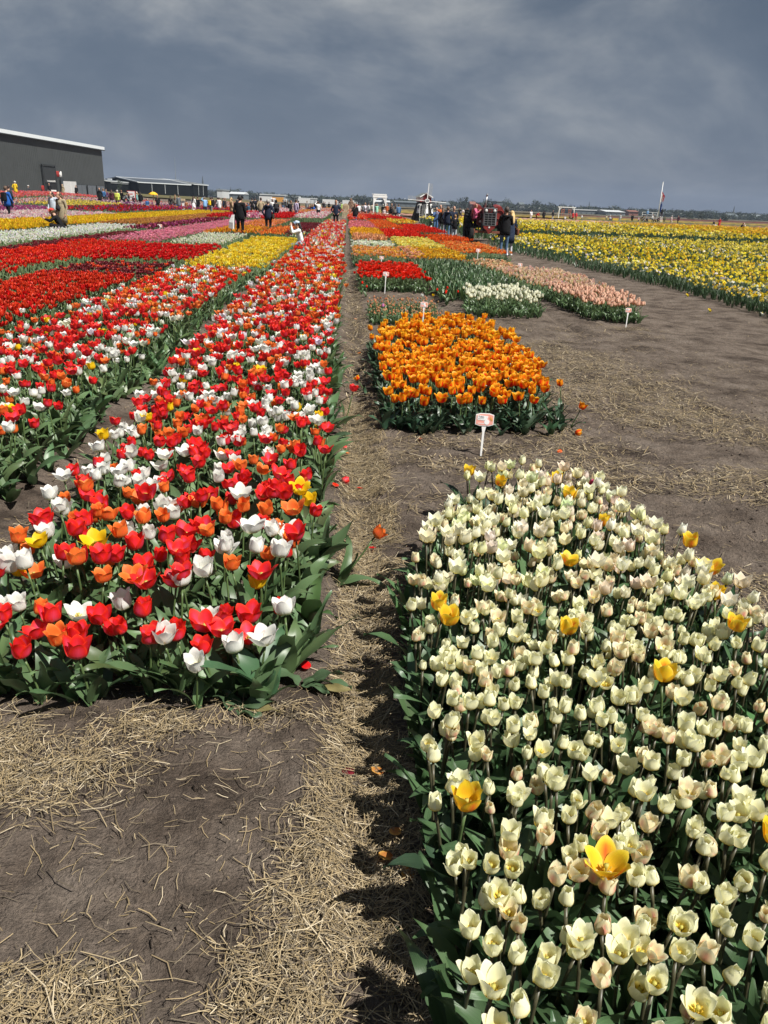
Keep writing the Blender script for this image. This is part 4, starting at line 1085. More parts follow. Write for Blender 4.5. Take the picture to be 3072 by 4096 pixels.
lone(KITS['flame'], 'flame_tulip', .22, 7.3, .16, .8, 'flame orange tulip drooping over the furrow left of its bed', tilt=.8, az=2.8, nleaf=1)
for (x, y, k, lb) in [(-.9, 2.42, 'red', 'wide open red tulip at the front left corner of the long bed'), (-.55, 2.40, 'red', 'low red tulip in the middle of the front edge of the long bed'), (-.30, 2.45, 'red', 'small red tulip lowest at the front right of the long bed'),
                       (-.40, 2.46, 'red', 'red tulip with a drooping petal at the front right of the long bed')]:
    lone(KITS[k], 'red_tulip', x, y, .17 if 'lowest' in lb else .21, 1.05, lb, nleaf=4)
PALS['mauve'] = pal((.62, .22, .46), (.7, .5, .5), (.56, .14, .4), (.76, .45, .6)); VK = Kit('mauve', 'mauve', 'egg', .5)
lone(VK, 'mauve_tulip', .55, 12.0, .25, .95, 'mauve tulip standing among the faded tulips', nleaf=2)
lone(KITS['white'], 'ivory_tulip', 1.3, 13.2, .27, .8, 'single ivory tulip above the faded tulips', nleaf=2)
lone(KITS['yellow'], 'yellow_tulip', 1.45, 13.3, .27, .7, 'single yellow tulip above the faded tulips', nleaf=2)
PK = Kit('pnk', 'palepink', 'egg', .8)
lone(PK, 'pale_pink_tulip', .62, 19.9, .36, 1.2, 'single pale pink tulip sticking out of the scarlet square bed', nleaf=2)
lone(KITS['white'], 'white_tulip', -3.75, 9.4, .38, .9, 'single white tulip among the feathery dark red ones', nleaf=2)

def fallen(name, label, cat, x, y, pal_, rz, size=1., group=None):
    v, f, w, u = petal(7, 4, .062, .022, 70, 20, 30, .6, .002, .003, int(abs(x * 100)))
    V = np.stack([v[:, 2], v[:, 1], v[:, 0] * .35 + .004], -1) * size
    o = link(name, mesh_np(name, V, f, np.clip(w @ PALS[pal_], 0, .9), None, (PETAL,), uv=u), None, (x, y, g1(x, y) + .012), (0, 0, rz)); tag(o, label, cat, group)
for x, y, p_, lb in [(-.03, 4.62, 'scarlet', 'fallen red petal on the soil left of the furrow'), (.12, 4.72, 'scarlet', 'fallen red petal in the furrow straw'), (.02, 5.6, 'red', 'fallen red petal near the edge of the long bed level with the flame orange bed'),
                     (.04, 5.5, 'tangerine', 'fallen orange petal near the edge of the long bed'), (.16, 3.75, 'crimson', 'dark red petal on the straw of the furrow'), (-.12, 2.52, 'crimson', 'crumpled dark red petal at the front right of the long bed'),
                     (1.62, 5.45, 'hotorange', 'bright orange petal on the straw right of the name sign'), (.6, 5.75, 'hotorange', 'orange petal on the straw in front of the flame orange bed'), (.18, 12.5, 'apricot', 'tan petal on the path left of the faded tulips'),
                     (.15, 9.5, 'tangerine', 'orange petal in the furrow by the back of the flame orange bed'), (.3, 16, 'crimson', 'red petal on the soil before the scarlet square bed'), (-1.15, 2.75, 'white', 'white petal on the soil by the left edge of the long bed'),
                     (-1.3, 2.82, 'white', 'second white petal on the straw by the left edge of the long bed'), (.05, 2.02, 'maroon', 'brown red petal on the straw at the bed corner')]:
    fallen('fallen_petal', lb, 'petal', x, y, p_, rng.uniform(0, 6))
def lying_bloom(name, label, kit, x, y, rz, size=.8):
    o = link(name, kit.blooms[1], None, (x, y, g1(x, y) + .022), (R_(90), 0, rz), size); tag(o, label, 'bloom')
lying_bloom('fallen_bloom', 'fallen cream bloom on the bare soil left of the cream bed', KITS['cream'], .47, 3.38, 1.0, .75)
lying_bloom('fallen_bloom', 'fallen orange bloom at the right front corner of the flame orange bed', KITS['flame'], 1.9, 6.02, 2.0, .8)
lying_bloom('fallen_bloom', 'fallen red bloom by the edge of the long bed', KITS['red'], .0, 4.75, 2.4, .7)
def wilted(label, x, y, rz, spread):
    r = empty('wilted_plant', (x, y, g1(x, y)), rz); tag(r, label, 'plant')
    for k, (az, el0, el1, W, Lh) in enumerate(spread):
        v, f, w, u = leaf(9, 4, Lh, W, el0, el1, .25, .5 * (-1) ** k, .012, k + abs(int(x * 50)))
        v[:, 2] = np.maximum(v[:, 2], .006)
        c = np.array((.075, .125, .062)) if k < len(spread) - 1 else np.array((.20, .17, .07))
        link('leaf', mesh_np('leaf', v, f, np.tile(c * rng.uniform(.85, 1.15), (len(v), 1)), None, (LEAF,), uv=u), r, (0, 0, .004), (0, 0, az))
wilted('uprooted tulip leaves lying flat on the soil before the long bed', -.36, 2.27, 0, [(2.7, 35, -15, .032, .13), (2.1, 28, -10, .03, .10), (.2, 30, -20, .026, .14), (-.5, 15, -10, .024, .10), (-.1, 12, -8, .018, .17)])
wilted('sprawling tulip leaves flattened at the front right corner of the long bed', -.14, 2.43, 0, [(2.9, 40, -20, .034, .14), (.15, 25, -15, .032, .16), (-.5, 20, -10, .022, .13), (-.15, 18, -12, .022, .19), (-.25, 10, -5, .016, .22)])
wilted('torn green leaf on the straw between the name sign and the cream bed', 1.02, 4.75, .6, [(0, 20, -10, .016, .08), (2.8, 15, -5, .014, .07)])
fallen('dry_leaf', 'dry brown and pink leaf standing at the front right of the long bed', 'leaf', -.33, 2.35, 'faded', 1.2, 1.2)
for i in range(7):
    x, y = [(.25, 1.55), (.28, 1.25), (.22, 1.75), (.24, 1.1), (.2, 2.0), (.3, 1.4), (.21, 1.65)][i]
    fallen('dry_leaf', 'curled dry brown leaf on the shaded straw left of the cream bed', 'leaf', x - .05, y, 'bronze', rng.uniform(0, 6), .9, 'dry leaves by the cream bed')
for x, y, p_, lb in [(6.9, 14.8, 'daffyellow', 'fallen yellow daffodil lying on the wide path'), (7.55, 17.4, 'daffyellow', 'fallen yellow daffodil at the soil edge of the field'), (7.62, 14.2, 'daffwhite', 'white daffodil drooping over the soil edge')]:
    pr = tuft_proto(3, 0, .2, .008, .1, True); o = link('fallen_daffodil', single('fallen_daffodil', pr, PALS[p_]), None, (x, y, g1(x, y)), (.3, .4, 1)); tag(o, lb, 'daffodil')

# ------------------------------------------------------------------ red tractor
tx, ty = P(1962, 42.6)
T = empty('tractor', (tx, ty, g1(tx, ty)), R_(-4)); tag(T, 'old faded red tractor with a barred grille parked beside the daffodils', 'tractor')
m = MB(); m.box((0, .95, 1.25), (.62, 1.9, .62), bev=.05); m.box((0, .95, 1.62), (.66, 2.0, .14), bev=.04); m.build('hood', REDP, T)
m = MB(); m.box((0, -.05, 1.27), (.70, .10, .86), bev=.02); gs = m.build('grille_shell', STEEL, T)
m = MB(); m.box((0, -.105, 1.14), (.56, .02, .56)); m.build('grille_core', BLACK, gs)
for k in range(6): MB().box((0, -.125, .86 + k * .112), (.58, .03, .018)).build('grille_bar', STEEL, gs)
for k in range(4): MB().box((-.285 + k * .19, -.128, 1.14), (.018, .034, .58)).build('grille_post', STEEL, gs)
m = MB(); m.box((0, -.108, 1.57), (.64, .02, .21)); m.build('lamp_panel', BLACK, gs)
for sx in (-1, 1):
    hb = MB().cyl((sx * .22, -.12, 1.57), (sx * .22, -.17, 1.57), .082, .088, 16).build('headlight', STEEL, T)
    MB().ball((sx * .22, -.165, 1.57), .07, 12, (1, .35, 1)).build('lens', paint((.75, .75, .72), .12, spec=.8, noise=.02), hb, True)
MB().box((0, -.125, 1.57), (.20, .02, .18)).build('lamp_divider', REDP, T)
MB().box((0, -.14, 1.57), (.12, .015, .09)).build('badge_panel', DARKIRON, T)
m = MB(); m.prism([(-.31, .84), (.31, .84), (.27, .70), (.14, .62), (.03, .44), (-.03, .44), (-.14, .62), (-.27, .70)], -.12, .25); bo = m.build('front_bolster', REDP, T)
MB().cyl((0, -.12, .76), (0, -.14, .76), .045, n=14).build('round_emblem', OFFW, bo)
m = MB(); m.bar((-.78, .1, .52), (.78, .1, .52), .12, .11); m.cyl((-.78, .1, .33), (-.78, .1, .66), .06); m.cyl((.78, .1, .33), (.78, .1, .66), .06); m.build('front_axle', paint((.22, .075, .045), .7, noise=.3), T)
m = MB(); m.cyl((-.62, .28, .50), (.62, .28, .50), .022); m.build('tie_rod', DARKIRON, T)
def wheel(x, y, r, w, name, big):
    t = MB(); t.torus((0, 0, 0), r - .5 * min(w, r * .6), .5 * min(w, r * .6), 'X', 28, 10, w / min(w, r * .6))
    wo = t.build(name, RUBBER, T, True, (x, y, r))
    tr = MB()
    if big:
        for k in range(22):
            a = math.tau * k / 22
            for sgn in (-1, 1):
                q = Matrix.Rotation(a + (.07 if sgn > 0 else 0), 3, 'X') @ Matrix.Rotation(sgn * .6, 3, 'Z')
                c = Matrix.Rotation(a + (.07 if sgn > 0 else 0), 3, 'X') @ Vector((sgn * w * .22, 0, r - .005)); tr.box(c, (w * .5, .05, .06), q)
    else:
        for k in (-.3, -.1, .1, .3): tr.torus((k * w, 0, 0), r - .012, .016, 'X', 28, 6)
    tr.build('tread', RUBBER, wo)
    ri = MB(); ri.cyl((-w * .28, 0, 0), (w * .28, 0, 0), r * .56, n=20); ri.build('rim', OFFW if big else REDP, wo)
    MB().cyl((-w * .36, 0, 0), (w * .36, 0, 0), r * .16, n=14).build('hub', DARKIRON, wo)
wheel(-.88, .1, .35, .22, 'front_wheel', False); wheel(.88, .1, .35, .22, 'front_wheel', False)
wheel(-.95, 2.15, .78, .46, 'rear_wheel', True); wheel(.95, 2.15, .78, .46, 'rear_wheel', True)
for sx in (-1, 1):
    pts = [(.33, .75), (.33, 1.62)] + [(.36, 1.74), (.50, 1.80), (.72, 1.76), (.84, 1.58), (.88, 1.3), (.80, 1.0)]
    f = MB(); f.prism([(sx * a, c) for a, c in pts], 1.15, 1.22)
    f.bm.verts.ensure_lookup_table()
    f.loft([[(sx * a, 1.2, c), (sx * (a + .0), 2.5, c + .1), (sx * a, 2.5, c + .06), (sx * a, 1.2, c - .04)] for a, c in pts[2:7]])
    fo = f.build('fender', REDP, T)
    MB().torus((sx * .62, 1.12, 1.38), .22, .025, 'Y', 20, 6).build('fender_rib', REDP, fo)
    MB().cyl((sx * .40, .98, 1.02), (sx * .40, 1.06, 1.02), .06, n=14).build('side_lamp', OFFW, T)
m = MB(); m.cyl((-.21, .75, 1.66), (-.16, .75, 2.28), .042, n=12); m.cyl((-.16, .75, 2.28), (-.15, .68, 2.36), .046, .05, n=12); m.build('exhaust_pipe', STEEL, T, True)
m = MB(); m.torus((0, 0, 0), .22, .018, 'Z', 24, 6)
for k in range(3):
    a = math.tau * k / 3; m.cyl((0, 0, 0), (.22 * math.cos(a), .22 * math.sin(a), 0), .012, n=6)
sw = m.build('steering_wheel', BLACK, T, True, (.05, 1.62, 1.86), (R_(-52), 0, 0)); MB().cyl((0, 0, -.42), (0, 0, 0), .022).build('steering_column', DARKIRON, sw)
m = MB(); m.box((.05, 2.25, 1.45), (.46, .44, .1), bev=.03); m.box((.05, 2.46, 1.66), (.46, .08, .38), bev=.03); m.build('seat', BLACK, T)
m = MB(); m.box((0, 1.8, .78), (.42, 1.5, .5), bev=.03); m.cyl((-.85, 2.15, .78), (.85, 2.15, .78), .12); m.build('gearbox', DARKIRON, T)
m = MB(); m.box((-.5, 1.05, .55), (.26, .3, .03)); m.box((-.44, 1.05, .8), (.03, .06, .5)); m.build('step', DARKIRON, T)
m = MB()
for k in range(3): m.cyl((-.30 - .05 * k, .8 + .1 * k, 1.15), (-.36 - .05 * k, .75 + .1 * k, 1.5), .02, n=6)
m.box((-.38, .7, 1.3), (.12, .3, .22)); m.build('engine_lines', DARKIRON, T)

# ------------------------------------------------------------------ small windmill
wx, wy = P(1694, 97)
Wm = empty('windmill', (wx, wy, g1(wx, wy)), R_(12)); Wm.scale = (1.28, 1.28, 1.04); tag(Wm, 'small black wooden windmill with white sails and a red cap', 'windmill')
def octo(r, z, ph=22.5): return [(r * math.cos(R_(ph + 45 * k)), r * math.sin(R_(ph + 45 * k)), z) for k in range(8)]
TAR = paint((.02, .018, .017), .7, noise=.3, scale=9)
tw = MB().loft([octo(1.12, 0), octo(.62, 1.95), octo(.60, 2.0)]).build('tower', TAR, Wm)
for k in range(15):
    z = .06 + k * .128; r = 1.12 - .5 * z / 1.95
    MB().loft([octo(r + .012, z), octo(r + .004, z + .118)]).build('board', TAR, tw)
for ang in (-22.5 - 67.5, -22.5 - 67.5 + 45, -45 - 90):
    a = R_(ang); c, s_ = math.cos(a), math.sin(a)
    q = Matrix.Rotation(a + R_(90), 3, 'Z') @ Matrix.Rotation(R_(-13), 3, 'X')
    fr = MB().box((c * .86, s_ * .86, 1.32), (.34, .05, 1.0), q).build('window', WHITE, Wm)
    for dz in (-.2, .2): MB().box((c * .89, s_ * .89, 1.32 + dz), (.17, .05, .34), q).build('pane', BLACK, fr)
cp = MB().prism([(-.52, 2.02), (.52, 2.02), (.52, 2.52), (0, 2.88), (-.52, 2.52)], -.62, .7).build('cap', paint((.28, .03, .028), .6, noise=.15), Wm)
for sx in (-1, 1):
    MB().bar((sx * .30, -.72, 2.70), (sx * .30, .8, 2.70), .74, .05).build('cap_roof', GREYM, cp) if False else None
    q = Matrix.Rotation(sx * R_(34.7), 3, 'Y')
    MB().box((sx * .30, .04, 2.735), (.76, 1.56, .04), q).build('roof_slope', paint((.16, .18, .18), .6, noise=.15), cp)
    MB().box((sx * .30, -.755, 2.725), (.78, .03, .09), q).build('roof_edge', WHITE, cp)
MB().cyl((0, -.6, 2.12), (0, -1.02, 2.12), .09, n=12).build('axle', DARKIRON, Wm)
hub = MB().cyl((0, -.98, 2.12), (0, -1.08, 2.12), .23, n=18).build('hub', GREYM, Wm); MB().torus((0, -1.08, 2.12), .19, .03, 'Y', 18, 6).build('hub_ring', WHITE, hub)
for k in range(4):
    s = empty('sail', (0, -1.02, 2.12)); s.parent = Wm; s.rotation_euler = (0, R_(90 * k + 3), 0)
    MB().bar((0, 0, 0), (0, 0, 1.82), .055, .05).build('stock', WHITE, s)
    sd_ = 1
    lat = MB()
    for j in range(12): lat.bar((-.04, .02, .42 + j * .124), (.38, .05, .42 + j * .124), .022, .018)
    for xx in (.13, .26, .38): lat.bar((xx, .03 + xx * .06, .42), (xx, .03 + xx * .06, 1.80), .018, .016)
    lat.build('lattice', paint((.34, .34, .33), .7), s)
MB().prism([(-.1, 0), (.1, 0), (.02, 1.75), (-.02, 1.75)], 1.0, 1.06).build('tail_pole', OFFW, Wm)
ld = MB()
for sx in (-.16, .16): ld.bar((sx - .45, -1.02, .02), (sx - .45, -.72, 1.7), .04)
for k in range(9): ld.bar((-.61, -1.0 + .034 * k, .15 + k * .18), (-.29, -1.0 + .034 * k, .15 + k * .18), .03)
ld.build('ladder', paint((.36, .36, .35), .7), Wm)

# white drawbridge gate
ax, ay = P(1519, 112)
G = empty('bridge_gate', (ax, ay, g1(ax, ay)), R_(4)); tag(G, 'white wooden drawbridge gate with a curved top beam over the flowers', 'gate')
for sx in (-1, 1): MB().box((sx * .82, 0, 1.3), (.16, .16, 2.6)).build('post', WHITE, G)
MB().box((0, 0, 2.62), (1.95, .2, .26)).build('beam', WHITE, G); MB().box((0, 0, 2.86), (1.8, .24, .16)).build('top_beam', WHITE, G)
for sx in (-1, 1):
    MB().prism([(sx * .74, 2.5), (sx * .1, 2.5)] + [(sx * a, b) for a, b in arc(.0, 1.85, .64, 88, 0, 8)] + [(sx * .74, 1.85)], -.05, .05).build('brace', WHITE, G)
    MB().bar((sx * .8, 0, 2.74), (sx * .8, 2.4, 2.9), .1).build('balance_arm', WHITE, G)

# brown twig sculpture, round wooden seat-back, picnic posts
sx_, sy_ = P(1404, 150)
S = empty('willow_hut', (sx_, sy_, g1(sx_, sy_))); tag(S, 'pointed brown hut woven of twigs behind the flower rows', 'hut')
tw_ = MB(); rr = random.Random(3)
for k in range(230):
    a = rr.uniform(0, 6.28); z = rr.uniform(0, 1.9) ; r = 1.25 * (1 - (z / 2.5)) + rr.uniform(-.15, .1); b = a + rr.uniform(-.5, .5)
    z2 = z + rr.uniform(-.25, .5); r2 = max(.05, 1.25 * (1 - z2 / 2.5))
    tw_.bar((r * math.cos(a), r * math.sin(a), max(0, z)), (r2 * math.cos(b), r2 * math.sin(b), max(0, z2)), .07, .05)
tw_.build('twigs', paint((.22, .13, .085), .9, noise=.4, scale=5), S); MB().loft([octo(1.2, 0), octo(.95, .7), octo(.5, 1.5), octo(.12, 2.2)]).build('core', paint((.12, .075, .05), .95, noise=.4), S)
MB().loft([octo(.18, 2.1), octo(.22, 2.25), octo(.04, 2.45)]).build('tip', paint((.22, .13, .085), .9), S)
cx_, cy_ = P(1383, 84)
Cc = empty('slatted_seat', (cx_, cy_, g1(cx_, cy_))); tag(Cc, 'wooden slatted photo seat with a round back', 'seat')
d_ = MB().cyl((0, -.04, 1.25), (0, .04, 1.25), .36, n=24).build('round_back', PALEW, Cc)
for k in range(4): MB().box((-.2 + .13 * k, -.055, 1.25), (.05, .02, .34)).build('cut_out', WOOD, d_)
for k in range(7): MB().box((0, -.02, .25 + k * .1), (.66, .05, .06)).build('slat', PALEW, Cc)
for s_ in (-1, 1): MB().box((s_ * .27, .03, .5), (.06, .05, 1.0)).build('leg', WOOD, Cc)
# swing frame on the right
fx, fy = P(2266, 182)
Sw = empty('swing_frame', (fx, fy, g1(fx, fy)), R_(6)); tag(Sw, 'pale wooden swing frame standing in the yellow flowers', 'swing frame')
for s_ in (-1, 1):
    MB().box((s_ * 1.75, 0, 1.25), (.16, .16, 2.5)).build('post', OFFW, Sw); MB().bar((s_ * 1.75, 0, 1.95), (s_ * 1.3, 0, 2.42), .1).build('brace', OFFW, Sw)
    MB().bar((s_ * 1.75, .05, 1.9), (s_ * 2.15, .9, 0), .1).build('strut', OFFW, Sw)
MB().box((0, 0, 2.56), (4.2, .2, .16)).build('beam', OFFW, Sw)
OR_ = paint((.45, .13, .05), .7)
for k in (-.85, .75):
    s = MB()
    for e in (-.3, .3): s.bar((k + e, 0, 2.45), (k + e, 0, .7), .045)
    s.torus((k, 0, 1.75), .28, .05, 'Y', 14, 6); s.build('rope', OR_, Sw)
    MB().box((k, 0, .66), (.75, .3, .06)).build('swing_seat', WOOD, Sw)
# flag pole
px0, d0 = 2632, 176
qx, qy = P(px0, d0)
Fp = empty('flagpole', (qx, qy, g1(qx, qy)), 0); tag(Fp, 'tall white flagpole with a limp red, white and blue flag', 'flagpole')
MB().cyl((0, 0, 0), (0, 0, 8.2), .11, .06, 10).build('pole', WHITE, Fp, True); MB().ball((0, 0, 8.25), .1, 8).build('finial', WHITE, Fp)
for nm, c, z0, z1_, w_ in (('red_band', (.36, .03, .035), 4.6, 6.4, .95), ('white_band', (.72, .72, .72), 4.2, 6.2, .5), ('blue_band', (.02, .06, .26), 2.7, 4.7, .55)):
    fl = MB(); n = 9
    A = [(.09 + w_ * (k / (n - 1)) * .8, .10 * math.sin(k * 1.5), z1_ - .9 * (k / (n - 1)) ** 1.2) for k in range(n)]
    Bq = [(.09 + w_ * (k / (n - 1)) * .55, .10 * math.sin(k * 1.5 + .5), z0 + (.2 if nm != 'blue_band' else 0) - .5 * (k / (n - 1))) for k in range(n)]
    for k in range(n - 1): fl.poly([A[k], A[k + 1], Bq[k + 1], Bq[k]])
    fl.build(nm, paint(c, .7), Fp, True)
# flat wagon platform
wx2, wy2 = P(2606, 178)
Wg = empty('wagon_platform', (wx2, wy2, g1(wx2, wy2)), R_(4)); tag(Wg, 'grey flat farm wagon used as a viewing platform with railings', 'wagon')
MB().box((0, 0, .95), (3.6, 2.0, .14)).build('deck', GREYM, Wg)
for a in (-1.3, 1.3):
    for b in (-.9, .9): MB().torus((a, b, .38), .26, .11, 'Y', 16, 8).build('wheel', RUBBER, Wg, True)
for a in (-1.75, -.6, .6, 1.75): MB().box((a, .95, 1.6), (.07, .07, 1.3)).build('rail_post', OFFW, Wg)
for z in (1.7, 2.2): MB().bar((-1.75, .95, z), (1.75, .95, z), .06).build('rail', OFFW, Wg)
MB().bar((-2.3, -.9, .1), (-1.6, -.9, 1.0), .12).build('ramp', GREYM, Wg); MB().bar((1.6, 0, .9), (2.1, 0, 2.3), .07).build('handrail', OFFW, Wg)
st = MB()
for a in (1.95, 2.35): st.bar((a, -.6, 0), (a, -.3, 1.5), .06)
for k in range(5): st.bar((1.95, -.58 + .05 * k, .2 + .28 * k), (2.35, -.58 + .05 * k, .2 + .28 * k), .05)
st.build('steps', OFFW, Wg)
bx, by = P(2462, 170)
B_ = empty('flower_crate', (bx, by, g1(bx, by))); tag(B_, 'yellow crate standing in the daffodils near the wagon', 'crate')
for k in range(3): MB().box((0, 0, .2 + .22 * k), (1.1, .7, .18)).build('plank', paint((.62, .42, .04), .6), B_)
# mushroom shaped yellow stand, info board, white stand, panels, benches
mx_, my_ = P(613, 96)
Mu = empty('yellow_parasol', (mx_, my_, g1(mx_, my_))); tag(Mu, 'small yellow parasol on a pale post in the flower field', 'parasol')
MB().cyl((0, 0, 0), (0, 0, 1.75), .07, .06).build('post', PALEW, Mu); MB().loft([octo(.52, 1.62), octo(.5, 1.72), octo(.22, 1.9), octo(.04, 1.95)]).build('canopy', paint((.75, .42, .02), .7), Mu)
ix, iy = P(525, 100)
Ib = empty('info_board', (ix, iy, g1(ix, iy)), R_(-8)); tag(Ib, 'white information board with a red edge in the left field', 'board')
MB().box((0, 0, 1.05), (.98, .06, 1.5)).build('board', paint((.62, .05, .05), .5), Ib); MB().box((0, -.036, 1.05), (.88, .02, 1.4)).build('sheet', PANEL, Ib)
for k in range(3): MB().box((-.05 + .06 * k, -.05, 1.45 - .33 * k), (.5, .01, .1)).build('print_block', [paint((.6, .08, .08), .5), GREYM, paint((.55, .2, .15), .5)][k], Ib)
for s_ in (-1, 1): MB().box((s_ * .42, .04, .5), (.06, .06, 1.0)).build('leg', GREYM, Ib)
for (px, d, lb) in [(731, 92, 'pale wooden pedestal standing among pink tulips'),]:
    qx, qy = P(px, d); o_ = empty('pedestal', (qx, qy, g1(qx, qy))); tag(o_, lb, 'pedestal')
    MB().box((0, 0, .6), (.2, .2, 1.2)).build('post', OFFW, o_); MB().box((0, 0, 1.3), (.42, .42, .2)).build('tray', PALEW, o_); MB().box((0, 0, .06), (.5, .5, .12)).build('foot', OFFW, o_)
# ------------------------------------------------------------------ grey hall on the left
A = P(-260, 100); Bp = P(426, 150)
ang = math.atan2(Bp[1] - A[1], Bp[0] - A[0]); LEN = math.hypot(Bp[0] - A[0], Bp[1] - A[1])
gzH = g1(*Bp) + .0
Hl = empty('hall', (A[0], A[1], gzH), ang); tag(Hl, 'large dark grey metal hall with a pale roof edge', 'hall')
CLAD = paint((.062, .068, .068), .55, .2, noise=.06, scale=.6); CLAD2 = paint((.036, .04, .042), .5, .2, noise=.1)
HT = 8.05
def F(px):
    v = np.array(P(px, 1.0)); d = np.array([math.cos(ang), math.sin(ang)])
    t, u = np.linalg.solve(np.stack([v, -d], 1), np.array(A)); return u
# local x along the facade (towards the far corner), local +y behind it
DX = F(204); WX = [F(q) for q in (284, 327, 367.5, 403)]; WW = [abs(F(b_) - F(a_)) for a_, b_ in ((266, 302), (309, 345), (351, 384), (389, 417))]; DW = abs(F(228) - F(181))
MB().box((LEN / 2, 14.2, HT / 2), (LEN, 28, HT)).build('wall', CLAD, Hl)
k = 0; x = .25
while x < LEN:
    if not (DX - DW * .6 < x < DX + DW * .6): MB().box((x, .2, HT / 2), (.08, .03, HT - .1)).build('cladding_rib', CLAD, Hl)
    x += LEN / 90.
MB().box((LEN / 2, 14, HT + .25), (LEN + .3, 28.6, .5)).build('roof_edge', paint((.62, .66, .68), .5, noise=.04), Hl)
MB().box((LEN / 2, -.28, HT - .05), (LEN + .3, .16, .14)).build('gutter', CLAD2, Hl)
dr = MB().box((DX, -.03, 2.2), (DW, .1, 4.4)).build('door_opening', paint((.012, .012, .013), .8), Hl)
MB().box((DX, -.1, 3.3), (DW * .94, .06, 2.1)).build('door_panel', CLAD2, dr)
for z in (1.15, 2.5): MB().box((DX + .2, -.1, z), (DW * .7, .06, .22)).build('rail', OFFW, dr)
for sx in (-1, 1): MB().box((DX + sx * (DW / 2 + .1), -.05, 2.3), (.2, .2, 4.6)).build('jamb', CLAD2, dr)
MB().box((DX, -.05, 4.7), (DW + .6, .22, .18)).build('lintel', CLAD2, dr)
SX = F(252)
d2 = MB().box((SX, -.03, 1.5), (abs(F(258) - F(246)), .1, 3.0)).build('side_door', CLAD2, Hl); MB().box((SX, -.09, 2.0), (abs(F(256) - F(248)), .05, 1.3)).build('pane', paint((.05, .06, .07), .15), d2)
GLASS = paint((.10, .11, .12), .12, spec=.7, noise=.1)
for x, ww in zip(WX, WW):
    w = MB().box((x, -.03, 1.35), (ww, .1, 1.9)).build('window', CLAD2, Hl)
    for q in (-1, 1): MB().box((x + q * ww * .245, -.08, 1.35), (ww * .46, .06, 1.7)).build('pane', GLASS, w)
RED_ = paint((.36, .035, .03), .5); 
def emblem(x, z, s):
    for k, (a, c) in enumerate([(-.42, RED_), (-.24, RED_), (-.06, RED_), (.22, WHITE), (.42, WHITE)]):
        m = MB(); m.prism([(x + (a * 1.5 + dx) * s * 1.7, z + dz * s) for dx, dz in [(0, -.62), (.09, -.2), (.11, .2), (.04, .55 if k != 3 else .25), (-.05, .3), (-.09, -.1)]], -.03, .15); m.build('emblem_petal', c, Hl)
emblem(F(244), 3.6, .7); emblem(F(182), 1.4, .75)
pv = MB().box(((A[0] + Bp[0]) / 2, (A[1] + Bp[1]) / 2, gzH - .3), (3.4, LEN + 16, .6), Matrix.Rotation(ang - math.pi / 2, 3, 'Z'))
tag(pv.build('pavement', paint((.28, .27, .25), .9, noise=.15)), 'pale paved strip along the front of the grey hall', 'pavement', kind='structure')
ca, sa = math.cos(ang), math.sin(ang)
def along(f, out_): return A[0] + ca * LEN * f + sa * out_, A[1] + sa * LEN * f - ca * out_
for i, f in enumerate((.445, .50, .53)):
    x, y = along(f, 1.2); b = empty('bench', (x, y, gzH), ang); tag(b, ['white slatted bench nearest the man in the yellow coat', 'white bench with an orange bag on it by the hall', 'white bench under the man in the white cap'][i], 'bench')
    for k in range(3): MB().box((0, -.15 + .15 * k, .46), (1.6, .11, .04)).build('slat', OFFW, b)
    for k in range(2): MB().box((0, .25, .66 + .16 * k), (1.6, .04, .1)).build('back_slat', OFFW, b)
    for q in (-.7, .7): MB().box((q, .05, .22), (.08, .4, .44)).build('leg', OFFW, b)
x, y = along(.50, 1.2); bg_ = empty('bag', (x, y, gzH + .48), ang); tag(bg_, 'orange bag lying on the white bench by the hall', 'bag')
MB().ball((0, 0, .15), .2, 10, (1.3, .8, .8)).build('body', paint((.70, .20, .03), .7), bg_, True); MB().torus((0, 0, .28), .12, .02, 'Y', 14, 6).build('handle', paint((.5, .14, .03), .7), bg_)
for px, d, lb in [(272, 119, 'tall white display panel left of the woman at the hall'), (294, 120, 'tall white display panel right of the woman at the hall')]:
    x, y = P(px, d); b = empty('display_panel', (x, y, gzH), R_(-8)); tag(b, lb, 'panel')
    MB().box((0, 0, 1.3), (1.05, .06, 2.3)).build('sheet', WHITE, b); MB().box((0, .0, .08), (1.0, .4, .1)).build('foot', OFFW, b)

